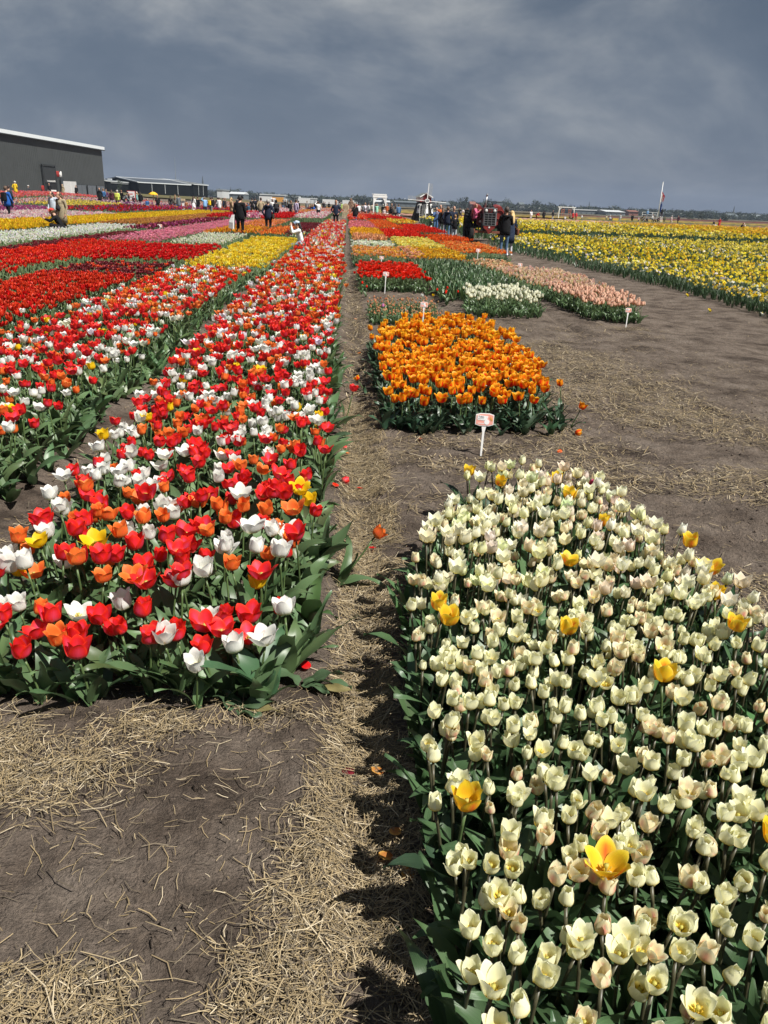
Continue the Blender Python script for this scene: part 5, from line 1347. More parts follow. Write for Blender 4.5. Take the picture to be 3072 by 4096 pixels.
# ------------------------------------------------------------------ dark sheds with solar roofs
SHED = paint((.006, .007, .007), .9, spec=.05, noise=.2, scale=.4); SROOF = paint((.075, .085, .10), .4, .2, noise=.12, scale=.5); TRIM = paint((.50, .53, .55), .5, noise=.05)
def shed(name, label, p0, p1, depth, eave, ridge, base, bays=6, roofmat=SROOF, wall=SHED, trim=TRIM, cat='shed', posts=True):
    """long gabled building; p0, p1 = front wall ends (world), body behind it"""
    a = math.atan2(p1[1] - p0[1], p1[0] - p0[0]); ln = math.hypot(p1[0] - p0[0], p1[1] - p0[1])
    r = empty(name, (p0[0], p0[1], base), a); tag(r, label, cat)
    m = MB(); m.loft([[(0, 0, -1), (0, depth, -1), (0, depth, eave), (0, depth / 2, ridge), (0, 0, eave)], [(ln, 0, -1), (ln, depth, -1), (ln, depth, eave), (ln, depth / 2, ridge), (ln, 0, eave)]])
    m.build('wall', wall, r)
    th = math.atan2(ridge - eave, depth / 2); sl = math.hypot(ridge - eave, depth / 2)
    for s_ in (1, -1):
        q = Matrix.Rotation(s_ * th, 3, 'X'); cy = depth / 2 - s_ * depth / 4
        ro = MB().box((ln / 2, cy, (eave + ridge) / 2 + .12), (ln + .5, sl + .5, .16), q).build('roof', roofmat, r)
        for e in (-.2, ln + .2): MB().box((e, cy, (eave + ridge) / 2 + .16), (.6, sl + .7, .26), q).build('verge', trim, ro)
        MB().box((ln / 2, cy - s_ * (depth / 4 + .2) * 1, eave + .05), (ln + .6, .24, .3)).build('gutter', trim, ro)
    MB().box((ln / 2, depth / 2, ridge + .2), (ln + .5, .6, .2)).build('ridge_cap', trim, r)
    if posts:
        for k in range(1, bays): MB().box((ln * k / bays, -.06, eave / 2), (.12, .1, eave)).build('post', TRIM, r)
    return r, ln
gs_ = 2.2
r, ln = shed('shed', 'long black shed with a dark solar roof and pale edges', P(556, 285), P(762, 300), 26, 3.2, 4.6, gs_, 4)
MB().box((ln + .06, 15, 1.9), (.14, 2.2, 3.6)).build('door', OFFW, r)
r, ln = shed('shed', 'black gabled shed standing right behind the long solar shed', P(776, 315), P(832, 330), 24, 3.7, 5.0, gs_, 3)
r, ln = shed('shed', 'low black shed between the grey hall and the solar roof', P(424, 265), P(556, 300), 24, 3.0, 3.9, gs_, 4, posts=False)
for i, px in enumerate((442, 500)): MB().box((6 + i * 14, 3 + i * 2, 3.6), (1.2, 1.2, .9)).build('roof_vent', TRIM, r)
MB().box((14, -.1, 2.6), (18, .2, .3)).build('wall_stripe', GREYM, r)

# ------------------------------------------------------------------ far buildings, lorries, spires, trees
gt = lambda px, d: (P(px, d)[0], P(px, d)[1], g1(*P(px, d)))
FW = paint((.50, .52, .53), .6, noise=.06, scale=.05); FG = paint((.20, .23, .25), .5, noise=.1, scale=.05); BRK = paint((.20, .085, .06), .8, noise=.15); FD = paint((.11, .13, .14), .6, noise=.15)
def block(label, px0, px1, d, h, wall, roofm, ridge=0, cat='building', name='warehouse', depth=30, wins=0):
    p0, p1 = P(px0, d), P(px1, d); a = math.atan2(p1[1] - p0[1], p1[0] - p0[0]); ln = math.hypot(p1[0] - p0[0], p1[1] - p0[1])
    r = empty(name, (*p0, min(g1(*p0), g1(*p1)) - .3), a); tag(r, label, cat)
    MB().box((ln / 2, depth / 2, h / 2), (ln, depth, h)).build('wall', wall, r)
    if ridge: MB().loft([[(-.4, -.6, h), (-.4, depth + .6, h), (-.4, depth / 2, h + ridge)], [(ln + .4, -.6, h), (ln + .4, depth + .6, h), (ln + .4, depth / 2, h + ridge)]]).build('roof', roofm, r)
    else: MB().box((ln / 2, depth / 2, h + .3), (ln + .8, depth + .8, .7)).build('roof', roofm, r)
    for k in range(wins): MB().box((ln * (k + .5) / wins, -.1, h * .45), (ln / wins * .55, .3, h * .4)).build('window', FD, r)
block('white low warehouse right of the black sheds', 869, 890, 520, 5.3, FW, FG, 0.0)
block('grey greenhouse block with a row of white gables', 915, 975, 600, 4.2, FD, FW, 1.5, wins=5)
block('long white roofed warehouse in the distance behind the cow costume', 1041, 1138, 620, 5.0, FG, FW, 0.0, wins=6)
block('second white roofed warehouse left of the bald man', 1141, 1192, 630, 4.3, FG, FW, 0.0, wins=4)
block('pale low warehouse left of the bald man in the navy jacket', 1192, 1262, 640, 3.6, FW, FW, 0.0, wins=4)
block('pale glasshouse seen through the white gate', 1500, 1560, 600, 3.4, FG, FW, 1.2, wins=4)
block('grey green glasshouse left of the windmill', 1580, 1680, 560, 3.6, FD, FD, 1.0, wins=5)
block('pale barn right of the windmill', 1745, 1800, 600, 3.4, FD, FD, 1.8)
block('red brick house in the trees left of the tractor', 1882, 1902, 640, 4.5, BRK, BRK, 2.0, 'house', 'house', 12, 3)
block('grey apartment block in the trees right of the tractor', 1985, 2030, 700, 7.5, FD, FG, 0.0, wins=6)
block('pale house in the trees right of the couple', 2078, 2096, 690, 5.9, FW, FD, 2.0, 'house', 'house', 14, 2)
block('long white warehouse behind the swing frame', 2300, 2405, 560, 3.2, FD, FW, 0.0, wins=5)
block('pale grey glasshouse left of the wagon', 2425, 2500, 540, 2.9, FG, FW, 1.1, wins=4)
block('red brick barn in the distance left of the wagon', 2515, 2552, 580, 3.6, BRK, BRK, 1.0, 'barn', 'barn', 14)
block('low white house far behind the flagpole', 2660, 2700, 660, 3.1, FW, FG, 1.2, 'house', 'house', 14, 3)
block('grey house at the right end of the tree line', 2915, 2950, 680, 3.6, FG, FD, 2.0, 'house', 'house', 14, 2)
block('pale house at the right edge of the tree line', 3020, 3050, 690, 3.6, FW, FG, 2.0, 'house', 'house', 14, 2)
for i, (px, d, c, lb) in enumerate([(1068, 470, (.6, .6, .6), 'white lorry parked before the far warehouse'), (1115, 480, (.55, .26, .04), 'orange lorry beside the white one'), (1222, 490, (.6, .6, .6), 'white lorry left of the bald man'), (1320, 480, (.62, .62, .62), 'white lorry right of the bald man'), (1398, 500, (.6, .6, .6), 'white lorry behind the twig hut')]):
    x, y, z = gt(px, d); r = empty('lorry', (x, y, z - .6), 0); tag(r, lb, 'lorry')
    MB().box((-.8, 0, 2.3), (7, 2.5, 2.7)).build('cargo_box', paint(c, .5), r); MB().box((3.8, 0, 1.7), (1.9, 2.4, 2.4), bev=.2).build('cab', FW, r)
    for k in (-3, -1.6, 3.6): MB().cyl((k, -1.3, .5), (k, 1.3, .5), .5).build('wheel', RUBBER, r)
def spire(px, d, h, lb):
    x, y, z = gt(px, d); r = empty('church_spire', (x, y, z)); tag(r, lb, 'church')
    MB().box((0, 0, h * .28), (h * .14, h * .14, h * .56)).build('tower', FD, r)
    MB().loft([octo(h * .085, h * .56), octo(h * .05, h * .66), octo(h * .008, h)]).build('spire', paint((.06, .075, .085), .7), r)
spire(814, 760, 18, 'thin church spire above the black gabled shed'); spire(924, 800, 11, 'small church spire right of the black sheds'); spire(2929, 800, 13, 'church spire above the trees at the right')
spire(2353, 900, 13, 'distant mast like spire behind the swing frame')
def mast(px, d, h, lb):
    x, y, z = gt(px, d); r = empty('mast', (x, y, z)); tag(r, lb, 'mast'); MB().cyl((0, 0, 0), (0, 0, h), .25, .08, 6).build('pole', FG, r)
mast(707, 420, 18, 'thin mast above the long solar shed')

FOL = [(.040, .060, .042), (.052, .072, .042), (.058, .064, .046), (.036, .052, .042)]
def crown_mesh(i, tall=False):
    rg = np.random.default_rng(i + 600); n = 520
    nb = 7; cs_ = rg.normal(0, 1, (nb, 3)) * (.18, .18, .2) + (0, 0, .5); rs = rg.uniform(.2, .34, nb)
    if tall: cs_ = np.stack([rg.normal(0, .06, nb), rg.normal(0, .06, nb), np.linspace(.12, .92, nb)], -1); rs = np.full(nb, .17)
    b = rg.integers(nb, size=n); d = rg.normal(0, 1, (n, 3)); d /= np.linalg.norm(d, axis=1, keepdims=True)
    c = cs_[b] + d * rs[b][:, None] * rg.uniform(.55, 1.08, (n, 1)); c[:, 2] = np.abs(c[:, 2])
    s = rg.uniform(.035, .085, (n, 1, 1)); tri = rg.normal(0, 1, (n, 3, 3)); V = c[:, None] + tri * s * .75
    col = np.array(FOL)[rg.integers(4, size=n)] * rg.uniform(.65, 1.4, (n, 1))
    return mesh_np('crown', V.reshape(-1, 3), np.arange(n * 3).reshape(-1, 3), np.repeat(col, 3, 0), None, (LEAF,), smooth=False)
CROWN = [crown_mesh(i) for i in range(7)]; TALL = [crown_mesh(i + 20, True) for i in range(3)]
TRUNK = MB().cyl((0, 0, 0), (0, 0, .62), .022, .008, 7).cyl((0, 0, .3), (.14, .05, .6), .01, .004, 5).cyl((0, 0, .35), (-.12, -.06, .62), .01, .004, 5).mesh('trunk', paint((.06, .05, .04), .9))
def tree(px, d, h, w, label, group=None, tall=False, name='tree'):
    x, y, z = gt(px, d); r = empty(name, (x, y, z - .3), rng.uniform(0, 6)); tag(r, label, 'tree', group)
    link('trunk', TRUNK, r, scl=(h, h, h)); link('crown', (TALL if tall else CROWN)[rng.integers(3 if tall else 7)], r, scl=(w, w, h))
for px, w in [(2758, 8.0), (2808, 8.6), (2900, 9.5)]: tree(px, 390, 4.6 - (px == 2900) * .4, w * .5, 'dense green poplar clump standing before the right tree line, ' + {2758: 'leftmost of three', 2808: 'middle of three', 2900: 'rightmost of three'}[px], tall=False, name='poplar')
tree(1860, 600, 8.4, 6, 'dark pointed conifer left of the tractor', None, True, 'conifer'); tree(1535, 560, 7.2, 6, 'dark tall tree right of the white gate', None, True)
tree(1749, 330, 3.2, 2.2, 'small dark cone shaped shrub left of the windmill', None, True, 'shrub') ; tree(480, 250, 3.6, 1.9, 'thin young tree before the low black shed')
for px, h in [(1950, 24), (2030, 22), (2040, 20), (2138, 21), (2150, 19), (2165, 17), (2198, 18), (2210, 16), (2280, 16), (1945, 18)]: tree(px + rng.uniform(-3, 3), 690, h * .42, h * .42, 'tall loose tree rising above the far tree line', 'taller trees of the far tree line')
n = 0
for px in np.arange(905, 3200, 15.5):
    tree(px + rng.uniform(-5, 5), rng.uniform(620, 720), rng.uniform(4.2, 7.0) * (1.2 if rng.random() < .15 else 1), rng.uniform(7, 12), 'grey green tree of the low tree line on the horizon', 'trees of the far tree line')
    n += 1
p = np.stack([np.linspace(-330, 900, 420), np.zeros(420)], -1)
hv, hf, hc = [], [], []; o_ = 0
for i, px in enumerate(np.arange(850, 3300, 3.4)):
    x, y = P(px, rng.uniform(735, 770)); z = g1(x, y); cm = CROWN[i % 7]
    m = 75; tri = rng.normal(0, 1, (m, 3, 3)) * .9; c = rng.normal(0, 1, (m, 1, 3)) * (5.5, 2.5, 1.0) + (x, y, z + 2.4 + 1.4 * vnoise(px * .02, 1, 3))
    hv.append((c + tri).reshape(-1, 3)); hf.append(np.arange(m * 3).reshape(-1, 3) + o_); o_ += m * 3; hc.append(np.repeat(np.array(FOL)[rng.integers(4, size=m)] * rng.uniform(.6, 1.2, (m, 1)), 3, 0))
tag(link('wood', mesh_np('wood', np.concatenate(hv), np.concatenate(hf), np.concatenate(hc), None, (LEAF,), smooth=False)), 'low continuous belt of grey green bushes along the horizon', 'wood', kind='stuff')
rd = MB().poly([(*P(1400, 400), .35), (*P(3300, 470), .35), (*P(3300, 495), .35), (*P(1400, 420), .35)])
tag(rd.build('road', paint((.30, .29, .27), .9, noise=.1)), 'pale straight road along the far edge of the fields', 'road', kind='structure')

# ------------------------------------------------------------------ the hazy air over the fields
hz_m = bpy.data.materials.new('haze'); hz_m.use_nodes = True; ht = hz_m.node_tree; ht.nodes.clear()
ho = ht.nodes.new('ShaderNodeOutputMaterial'); hp = ht.nodes.new('ShaderNodeVolumePrincipled')
hp.inputs['Color'].default_value = (.62, .76, 1.0, 1); hp.inputs['Density'].default_value = .00016; hp.inputs['Anisotropy'].default_value = 0.0
ht.links.new(hp.outputs[0], ho.inputs['Volume'])
tag(MB().box((0, 760, 19.5), (3300, 1800, 45)).build('haze', hz_m), 'thin pale haze over the fields that fades the far trees', 'haze', kind='stuff')
# ------------------------------------------------------------------ people
SKINS = {'light': (.52, .30, .21), 'tan': (.38, .20, .13), 'brown': (.20, .10, .06)}
def capsule(a, ra, b, rb, fl=(1, 1), n=10):
    """closed tapered capsule; fl scales world x and y about the axis"""
    a, b = np.array(a, float), np.array(b, float); ax = b - a; ln = np.linalg.norm(ax) + 1e-6; ax /= ln
    ref = np.array([0, 1, 0]) if abs(ax[1]) < .9 else np.array([1, 0, 0])
    u = np.cross(ax, ref); u /= np.linalg.norm(u); v = np.cross(ax, u)
    prof = [(-ra * math.cos(t), ra * math.sin(t)) for t in np.linspace(.12, math.pi / 2, 4)] + [(ln + rb * math.sin(t), rb * math.cos(t)) for t in np.linspace(0, math.pi / 2 - .12, 4)]
    an = np.arange(n) * math.tau / n
    off_ = (np.cos(an)[:, None] * u + np.sin(an)[:, None] * v) * np.array([fl[0], fl[1], 1.0])
    V = np.concatenate([(a + ax * h)[None] + off_ * r for h, r in prof])
    m = len(prof); i = np.arange(m * n).reshape(m, n); j = np.roll(i, -1, 1)
    q = np.stack([i[:-1].ravel(), j[:-1].ravel(), j[1:].ravel(), i[1:].ravel()], -1)
    return V, [tuple(f) for f in q] + [tuple(i[0][::-1]), tuple(i[-1])]

def skeleton(pose):
    J = dict(pelvis=(0, 0, .95), waist=(0, .0, 1.10), chest=(0, .0, 1.30), neck=(0, .01, 1.47), head=(0, -.02, 1.63))
    for s, k in ((-1, 'L'), (1, 'R')):
        J.update({'sh' + k: (s * .185, .01, 1.40), 'el' + k: (s * .25, .04, 1.13), 'wr' + k: (s * .235, -.05, .90), 'ha' + k: (s * .225, -.08, .81),
                  'hip' + k: (s * .095, 0, .93), 'kn' + k: (s * .10, -.015, .51), 'an' + k: (s * .105, .03, .09), 'to' + k: (s * .125, -.14, .045)})
    def up(**kw): J.update(kw)
    def shift(names, dx, dy, dz):
        for n_ in names: J[n_] = tuple(np.add(J[n_], (dx, dy, dz)))
    UP = ['chest', 'neck', 'head', 'waist', 'shL', 'shR', 'elL', 'elR', 'wrL', 'wrR', 'haL', 'haR']
    if pose == 'walk': up(knR=(.10, -.16, .53), anR=(.10, -.16, .10), toR=(.11, -.33, .06), knL=(-.10, .05, .50), anL=(-.10, .26, .14), toL=(-.11, .12, .04), elR=(.25, .12, 1.14), wrR=(.24, .06, .91), haR=(.23, .03, .82), elL=(-.25, -.03, 1.14), wrL=(-.22, -.18, .95), haL=(-.21, -.24, .88))
    if pose == 'phone': up(elL=(-.24, -.16, 1.16), wrL=(-.09, -.32, 1.30), haL=(-.05, -.37, 1.37), elR=(.24, -.16, 1.16), wrR=(.09, -.32, 1.30), haR=(.05, -.37, 1.37))
    if pose == 'onearm': up(elL=(-.24, -.16, 1.14), wrL=(-.08, -.30, 1.22), haL=(-.04, -.35, 1.29))
    if pose == 'pocket': up(elL=(-.29, .10, 1.15), wrL=(-.19, -.04, .97), haL=(-.15, -.09, .91), elR=(.29, .10, 1.15), wrR=(.19, -.04, .97), haR=(.15, -.09, .91))
    if pose == 'armup': up(elR=(.30, -.12, 1.48), wrR=(.14, -.16, 1.66), haR=(.06, -.17, 1.70))
    if pose == 'lookdown': up(head=(0, -.07, 1.60), elL=(-.24, .0, 1.14), wrL=(-.20, -.12, .93), haL=(-.18, -.16, .85))
    if pose == 'bend':
        up(pelvis=(0, .10, .90), waist=(0, -.02, 1.02), chest=(0, -.18, 1.16), neck=(0, -.32, 1.25), head=(0, -.46, 1.32), hipL=(-.095, .08, .88), hipR=(.095, .08, .88))
        for s, k in ((-1, 'L'), (1, 'R')): up(**{'sh' + k: (s * .18, -.26, 1.20), 'el' + k: (s * .2, -.36, .96), 'wr' + k: (s * .15, -.52, .84), 'ha' + k: (s * .13, -.6, .82)})
    if pose in ('crouch', 'photo_crouch', 'sit', 'kneel'):
        if pose == 'sit':
            up(pelvis=(0, .1, .50), waist=(0, .1, .64), chest=(0, .07, .84), neck=(0, .05, 1.01), head=(0, .01, 1.17))
            for s, k in ((-1, 'L'), (1, 'R')): up(**{'sh' + k: (s * .185, .06, .95), 'el' + k: (s * .24, -.02, .70), 'wr' + k: (s * .14, -.22, .62), 'ha' + k: (s * .10, -.29, .60), 'hip' + k: (s * .095, .08, .49), 'kn' + k: (s * .12, -.36, .50), 'an' + k: (s * .12, -.40, .09), 'to' + k: (s * .13, -.56, .045)})
        elif pose == 'kneel':
            up(pelvis=(0, .16, .34), waist=(0, .13, .48), chest=(0, .06, .68), neck=(0, .03, .86), head=(0, -.01, 1.02))
            for s, k in ((-1, 'L'), (1, 'R')): up(**{'sh' + k: (s * .18, .04, .80), 'el' + k: (s * .24, -.20, .72), 'wr' + k: (s * .12, -.24, .92), 'ha' + k: (s * .07, -.24, 1.0), 'hip' + k: (s * .095, .14, .33), 'kn' + k: (s * .12, -.28, .30 if s > 0 else .12), 'an' + k: (s * .12, -.14 if s > 0 else .18, .09), 'to' + k: (s * .13, -.30 if s > 0 else .30, .045)})
        else:
            up(pelvis=(0, .14, .34), waist=(0, .08, .47), chest=(0, -.04, .66), neck=(0, -.12, .81), head=(0, -.20, .95))
            for s, k in ((-1, 'L'), (1, 'R')): up(**{'sh' + k: (s * .185, -.09, .74), 'el' + k: (s * .24, -.30, .60), 'wr' + k: (s * .10, -.46, .66), 'ha' + k: (s * .06, -.52, .71), 'hip' + k: (s * .095, .12, .33), 'kn' + k: (s * .17, -.28, .47), 'an' + k: (s * .13, .02, .10), 'to' + k: (s * .15, -.14, .045)})
    return J

BODY = {}
def body_mesh(pose):
    if pose in BODY: return BODY[pose]
    J = skeleton(pose); g = lambda n_: np.array(J[n_])
    up_ = (g('neck') - g('pelvis')); up_ = up_ / np.linalg.norm(up_)
    hd = g('head')
    B = [  # region, a, ra, b, rb, flatten
        (2, g('pelvis') + (-.055, 0, -.02), .115, g('pelvis') + (.055, 0, -.02), .115, (1, .92)), (1, g('pelvis') + (-.03, 0, .05), .118, g('waist') + (.03, 0, 0), .118, (1.12, .84)), (1, g('waist'), .122, g('chest'), .15, (1.2, .82)),
        (1, g('shL') * .82 + g('chest') * .18, .085, g('shR') * .82 + g('chest') * .18, .085, (1, 1)), (1, g('chest'), .15, g('neck') - up_ * .08, .08, (1.15, .85)),
        (0, g('neck') - up_ * .05, .058, hd - up_ * .06, .055, (1, 1)), (0, hd - up_ * .035, .078, hd + up_ * .045, .092, (.86, 1.02)), (0, hd + (0, -.05, -.055), .048, hd + (0, -.062, -.075), .04, (1, 1)), (0, hd + (0, -.088, .0), .016, hd + (0, -.108, -.03), .019, (1, 1))]
    for k in 'LR':
        B += [(1, g('sh' + k), .066, g('el' + k), .05, (1, 1)), (1, g('el' + k), .05, g('wr' + k), .038, (1, 1)), (0, g('wr' + k), .03, g('ha' + k), .034, (.75, 1.1)),
              (2, g('hip' + k), .093, g('kn' + k), .062, (1, 1)), (2, g('kn' + k), .062, g('an' + k), .042, (1, 1)), (3, g('an' + k) + (0, .02, -.03), .05, g('to' + k), .04, (1, 1)),
              (0, hd + ((-.082 if k == 'L' else .082), .01, 0), .016, hd + ((-.088 if k == 'L' else .088), .015, -.03), .012, (1, 1))]
    bm = bmesh.new()
    for rgn, a, ra, b, rb, fl in B:
        V, F = capsule(a, ra, b, rb, fl); vs = [bm.verts.new(v) for v in V]
        for f in F: bm.faces.new([vs[i] for i in f])
    me = bpy.data.meshes.new('body_tmp'); bm.to_mesh(me); bm.free()
    ob = bpy.data.objects.new('body_tmp', me); COL.objects.link(ob)
    md = ob.modifiers.new('r', 'REMESH'); md.mode = 'VOXEL'; md.voxel_size = .019
    md2 = ob.modifiers.new('s', 'SMOOTH'); md2.iterations = 3; md2.factor = .5
    md3 = ob.modifiers.new('d', 'DECIMATE'); md3.ratio = .45
    bpy.context.view_layer.update()
    res = bpy.data.meshes.new_from_object(ob.evaluated_get(bpy.context.evaluated_depsgraph_get()))
    bpy.data.objects.remove(ob); bpy.data.meshes.remove(me)
    nv = len(res.vertices); co = np.empty(nv * 3, np.float32); res.vertices.foreach_get('co', co); co = co.reshape(-1, 3)
    cen = np.array([co[list(p.vertices)].mean(0) for p in res.polygons])
    best = np.full(len(cen), 9.); reg = np.zeros(len(cen), int)
    for rgn, a, ra, b, rb, fl in B:
        ab = b - a; t = np.clip(((cen - a) @ ab) / (ab @ ab + 1e-9), 0, 1)
        dd = np.linalg.norm(cen - (a + t[:, None] * ab), axis=1) - (ra + (rb - ra) * t)
        k = dd < best; best[k] = dd[k]; reg[k] = rgn
    # fingers and thumb, rooted in the palm
    bm = bmesh.new(); bm.from_mesh(res); bm.faces.ensure_lookup_table()
    for f, r_ in zip(bm.faces, reg): f.material_index = int(r_)
    for k, s in (('L', -1), ('R', 1)):
        w, h = g('wr' + k), g('ha' + k); d = (h - w) / np.linalg.norm(h - w)
        side = np.cross(d, (s * 1.0, 0, 0)); side = side / (np.linalg.norm(side) + 1e-6); inn = np.array([-s * 1.0, 0, 0])
        for q, (o_, ln, r_) in enumerate([(-.030, .068, .0085), (-.010, .078, .009), (.010, .074, .0088), (.030, .058, .008), (-.042, .045, .0095)]):
            a = h + side * o_ + d * (.01 if q < 4 else -.03); m_ = a + d * ln * .55 + inn * .008 + (side * -.02 if q == 4 else 0); e = m_ + d * ln * .35 + inn * .024
            for aa, bb in ((a, m_), (m_, e)):
                V, F = capsule(aa, r_, bb, r_ * .85, n=6); vs = [bm.verts.new(v) for v in V]
                for f in F: bm.faces.new([vs[i] for i in f]).material_index = 0
    up3 = up_; 
    for s in (-1, 1):
        V, F = capsule(hd + np.array((s * .034, -.083, .012)), .011, hd + np.array((s * .036, -.083, .012)), .011, n=6); vs = [bm.verts.new(v) for v in V]
        for f in F: bm.faces.new([vs[i] for i in f]).material_index = 4
    V, F = capsule(hd + np.array((-.02, -.088, -.056)), .007, hd + np.array((.02, -.088, -.056)), .007, n=6); vs = [bm.verts.new(v) for v in V]
    for f in F: bm.faces.new([vs[i] for i in f]).material_index = 5
    bm.to_mesh(res); bm.free(); res.name = 'person_' + pose
    for _ in range(6): res.materials.append(BLACK)
    res.shade_smooth(); BODY[pose] = (res, J)
    return BODY[pose]

CLOTH = {}
def cloth(c):
    return paint(c, .85, spec=.15, noise=.14, scale=22, bump=.2)
NAVY = (.016, .022, .042); BLK = (.011, .011, .012); JEAN = (.10, .17, .30); LJEAN = (.26, .36, .46); DGREY = (.05, .052, .058); WHT = (.70, .70, .70); BEIGE = (.32, .26, .17); MARO = (.07, .018, .03); REDC = (.42, .03, .03); PINKC = (.55, .12, .22); TEAL = (.18, .34, .33); LBLUE = (.22, .40, .66); ROYAL = (.02, .10, .38); YELC = (.70, .48, .02); NEON = (.62, .72, .12); GRY = (.17, .18, .19); ORC = (.55, .12, .03); MINT = (.30, .62, .46); LILAC = (.50, .44, .60); OLIVE = (.12, .12, .08)
MOUTH = paint((.32, .11, .09), .6); EYE = paint((.02, .015, .012), .3)
ell = {}
def E_(c, r, name, mat, parent, rot=None, seg=14):
    k = ('e', seg)
    m = MB(); m.ball((0, 0, 0), 1.0, seg); o = m.build(name, mat, parent, True, c, rot); o.scale = r; return o
def person(label, px, d, pose, face, hgt=1.72, top=BLK, legs=DGREY, shoes=(.03, .03, .03), hair=(.05, .03, .02), skin='light', extras='', group=None, z=None, xy=None, plain=False):
    """face: compass degrees, 0 looks at the camera, 180 away, 90 to the right of the picture"""
    me, J = body_mesh(pose); s = hgt / 1.74
    x, y = xy or P(px, d)
    o = link('person', me, None, (x, y, (g1(x, y) if z is None else z) - .01), (0, 0, R_(face)), s)
    mats = [paint(SKINS[skin], .55, noise=.08), cloth(top), cloth(legs), paint(shoes, .6), EYE, MOUTH]
    for i, m in enumerate(mats):
        o.material_slots[i].link = 'OBJECT'; o.material_slots[i].material = m
    tag(o, label, 'person', group)
    h = Vector(J['head']); n_ = Vector(J['neck']); ch = Vector(J['chest']); pe = Vector(J['pelvis'])
    up3 = (h - n_).normalized()
    hm = paint(hair, .6, noise=.25, scale=40)
    ex = {}
    for e in extras.split():
        a, _, b = e.partition(':'); ex[a] = tuple(float(v) for v in b.split(',')) if b else True
    if 'bald' not in ex and 'hijab' not in ex and 'hood' not in ex: E_(h + Vector((0, .022, .028)), (.092, .104, .108), 'hair', hm, o)
    if 'bald' in ex: E_(h + Vector((0, .04, -.01)), (.09, .085, .06), 'hair', hm, o)
    if 'long' in ex:
        m = MB(); b = h + Vector((0, .09, 0)); c = n_ + Vector((0, .13, -.22))
        m.loft([[(b.x + .085 * math.cos(t) * k, b.y * (1 - q) + c.y * q + .05 * math.sin(t) * k, b.z * (1 - q) + c.z * q) for t in np.arange(8) * math.tau / 8] for q, k in ((-.1, .8), (.2, 1.15), (.55, 1.2), (.85, .9), (1, .4))]); m.build('long_hair', hm, o, True)
    if 'cap' in ex:
        cm = cloth(ex['cap']); co_ = E_(h + Vector((0, .005, .055)), (.099, .112, .072), 'cap', cm, o); m = MB(); m.cyl((0, -.10, .03), (0, -.11, .022), .085, .085, 12); m.bm.verts.ensure_lookup_table()
        m.build('brim', cm, o, False, tuple(h))
    if 'beanie' in ex: E_(h + Vector((0, .012, .05)), (.1, .108, .09), 'beanie', cloth(ex['beanie']), o)
    if 'hijab' in ex:
        hj = cloth(ex['hijab']); E_(h + Vector((0, .03, .012)), (.108, .112, .128), 'headscarf', hj, o); m = MB(); m.cyl(tuple(n_ + Vector((0, .01, -.12))), tuple(h + Vector((0, .035, -.03))), .17, .085, 12); m.build('scarf_drape', hj, o, True)
    if 'hood' in ex:
        hj = cloth(ex['hood']); E_(h + Vector((0, .04, .012)), (.118, .118, .135), 'hood', hj, o)
    if 'hooddown' in ex:
        m = MB(); m.torus((0, 0, 0), .115, .05, 'Z', 16, 8, .9); m.build('hood', cloth(ex['hooddown']), o, True, tuple(n_ + Vector((0, .03, -.01))), (-.25, 0, 0))
    if 'collar' in ex:
        m = MB(); m.torus((0, 0, 0), .075, .025, 'Z', 14, 6, 1.3); m.build('collar', cloth(ex['collar']), o, True, tuple(n_ + Vector((0, .0, .0))))
    for nm in ('jacket', 'coat', 'skirt', 'dress'):
        if nm in ex:
            zt, zb, fl = {'jacket': (.16, -.17, .005), 'coat': (.16, -.40, .03), 'skirt': (-.16, -.44, .03), 'dress': (-.14, -.78, .12)}[nm]
            rings = []
            for q in (0, .25, .5, .75, 1):
                zz = (ch.z + zt - .06) * (1 - q) + (pe.z + zb) * q if nm in ('jacket', 'coat') else (pe.z + zt + .24) * (1 - q) + (pe.z + zb) * q
                zz = max(zz, .06); w = .19 + fl * q ** 1.4 - (.02 if .2 < q < .4 else 0) - (.05 if q == 0 else 0); dp = w * .74 if nm != 'dress' else w * .9
                yo = ch.y * (1 - q) + pe.y * q
                rings.append([(w * math.cos(t), yo + dp * math.sin(t), zz) for t in np.arange(16) * math.tau / 16])
            m = MB(); m.loft(rings); m.build(nm, cloth(ex[nm]), o, True)
    if 'backpack' in ex:
        c = ch + Vector((0, .20, -.06)); m = MB(); m.box(tuple(c), (.29, .17, .42), bev=.05); bp = m.build('backpack', cloth(ex['backpack']), o, True)
        MB().box((c.x, c.y + .09, c.z - .08), (.22, .05, .18), bev=.02).build('pocket', cloth(ex['backpack']), bp)
        for q in (-1, 1): MB().bar((q * .12, -.13, ch.z - .12), (q * .12, .02, ch.z + .15), .045, .02).build('strap', cloth(ex['backpack']), o)
    if 'bag' in ex:
        wr = Vector(J['hipL']) + Vector((-.17, .06, .02)); b_ = MB().box(tuple(wr), (.10, .26, .24), bev=.03).build('bag', cloth(ex['bag']), o, True)
        MB().bar(tuple(wr + Vector((0, 0, .12))), tuple(Vector(J['shR']) + Vector((0, .1, .05))), .03, .015).build('strap', cloth(ex['bag']), b_)
    if 'sling' in ex:
        b_ = E_(ch + Vector((-.03, -.16, -.2)), (.13, .06, .09), 'bag', cloth(ex['sling']), o, (0, .7, 0)); MB().bar(tuple(ch + Vector((.08, -.15, -.2))), tuple(ch + Vector((-.16, -.06, .16))), .05, .02).build('strap', cloth(ex['sling']), o)
    if 'phone' in ex: MB().box(tuple((Vector(J['haL']) + (Vector(J['haR']) if pose in ('phone', 'photo_crouch', 'crouch') else Vector(J['haL']))) / 2 + Vector((0, -.05, .06))), (.075, .012, .15)).build('phone', BLACK, o)
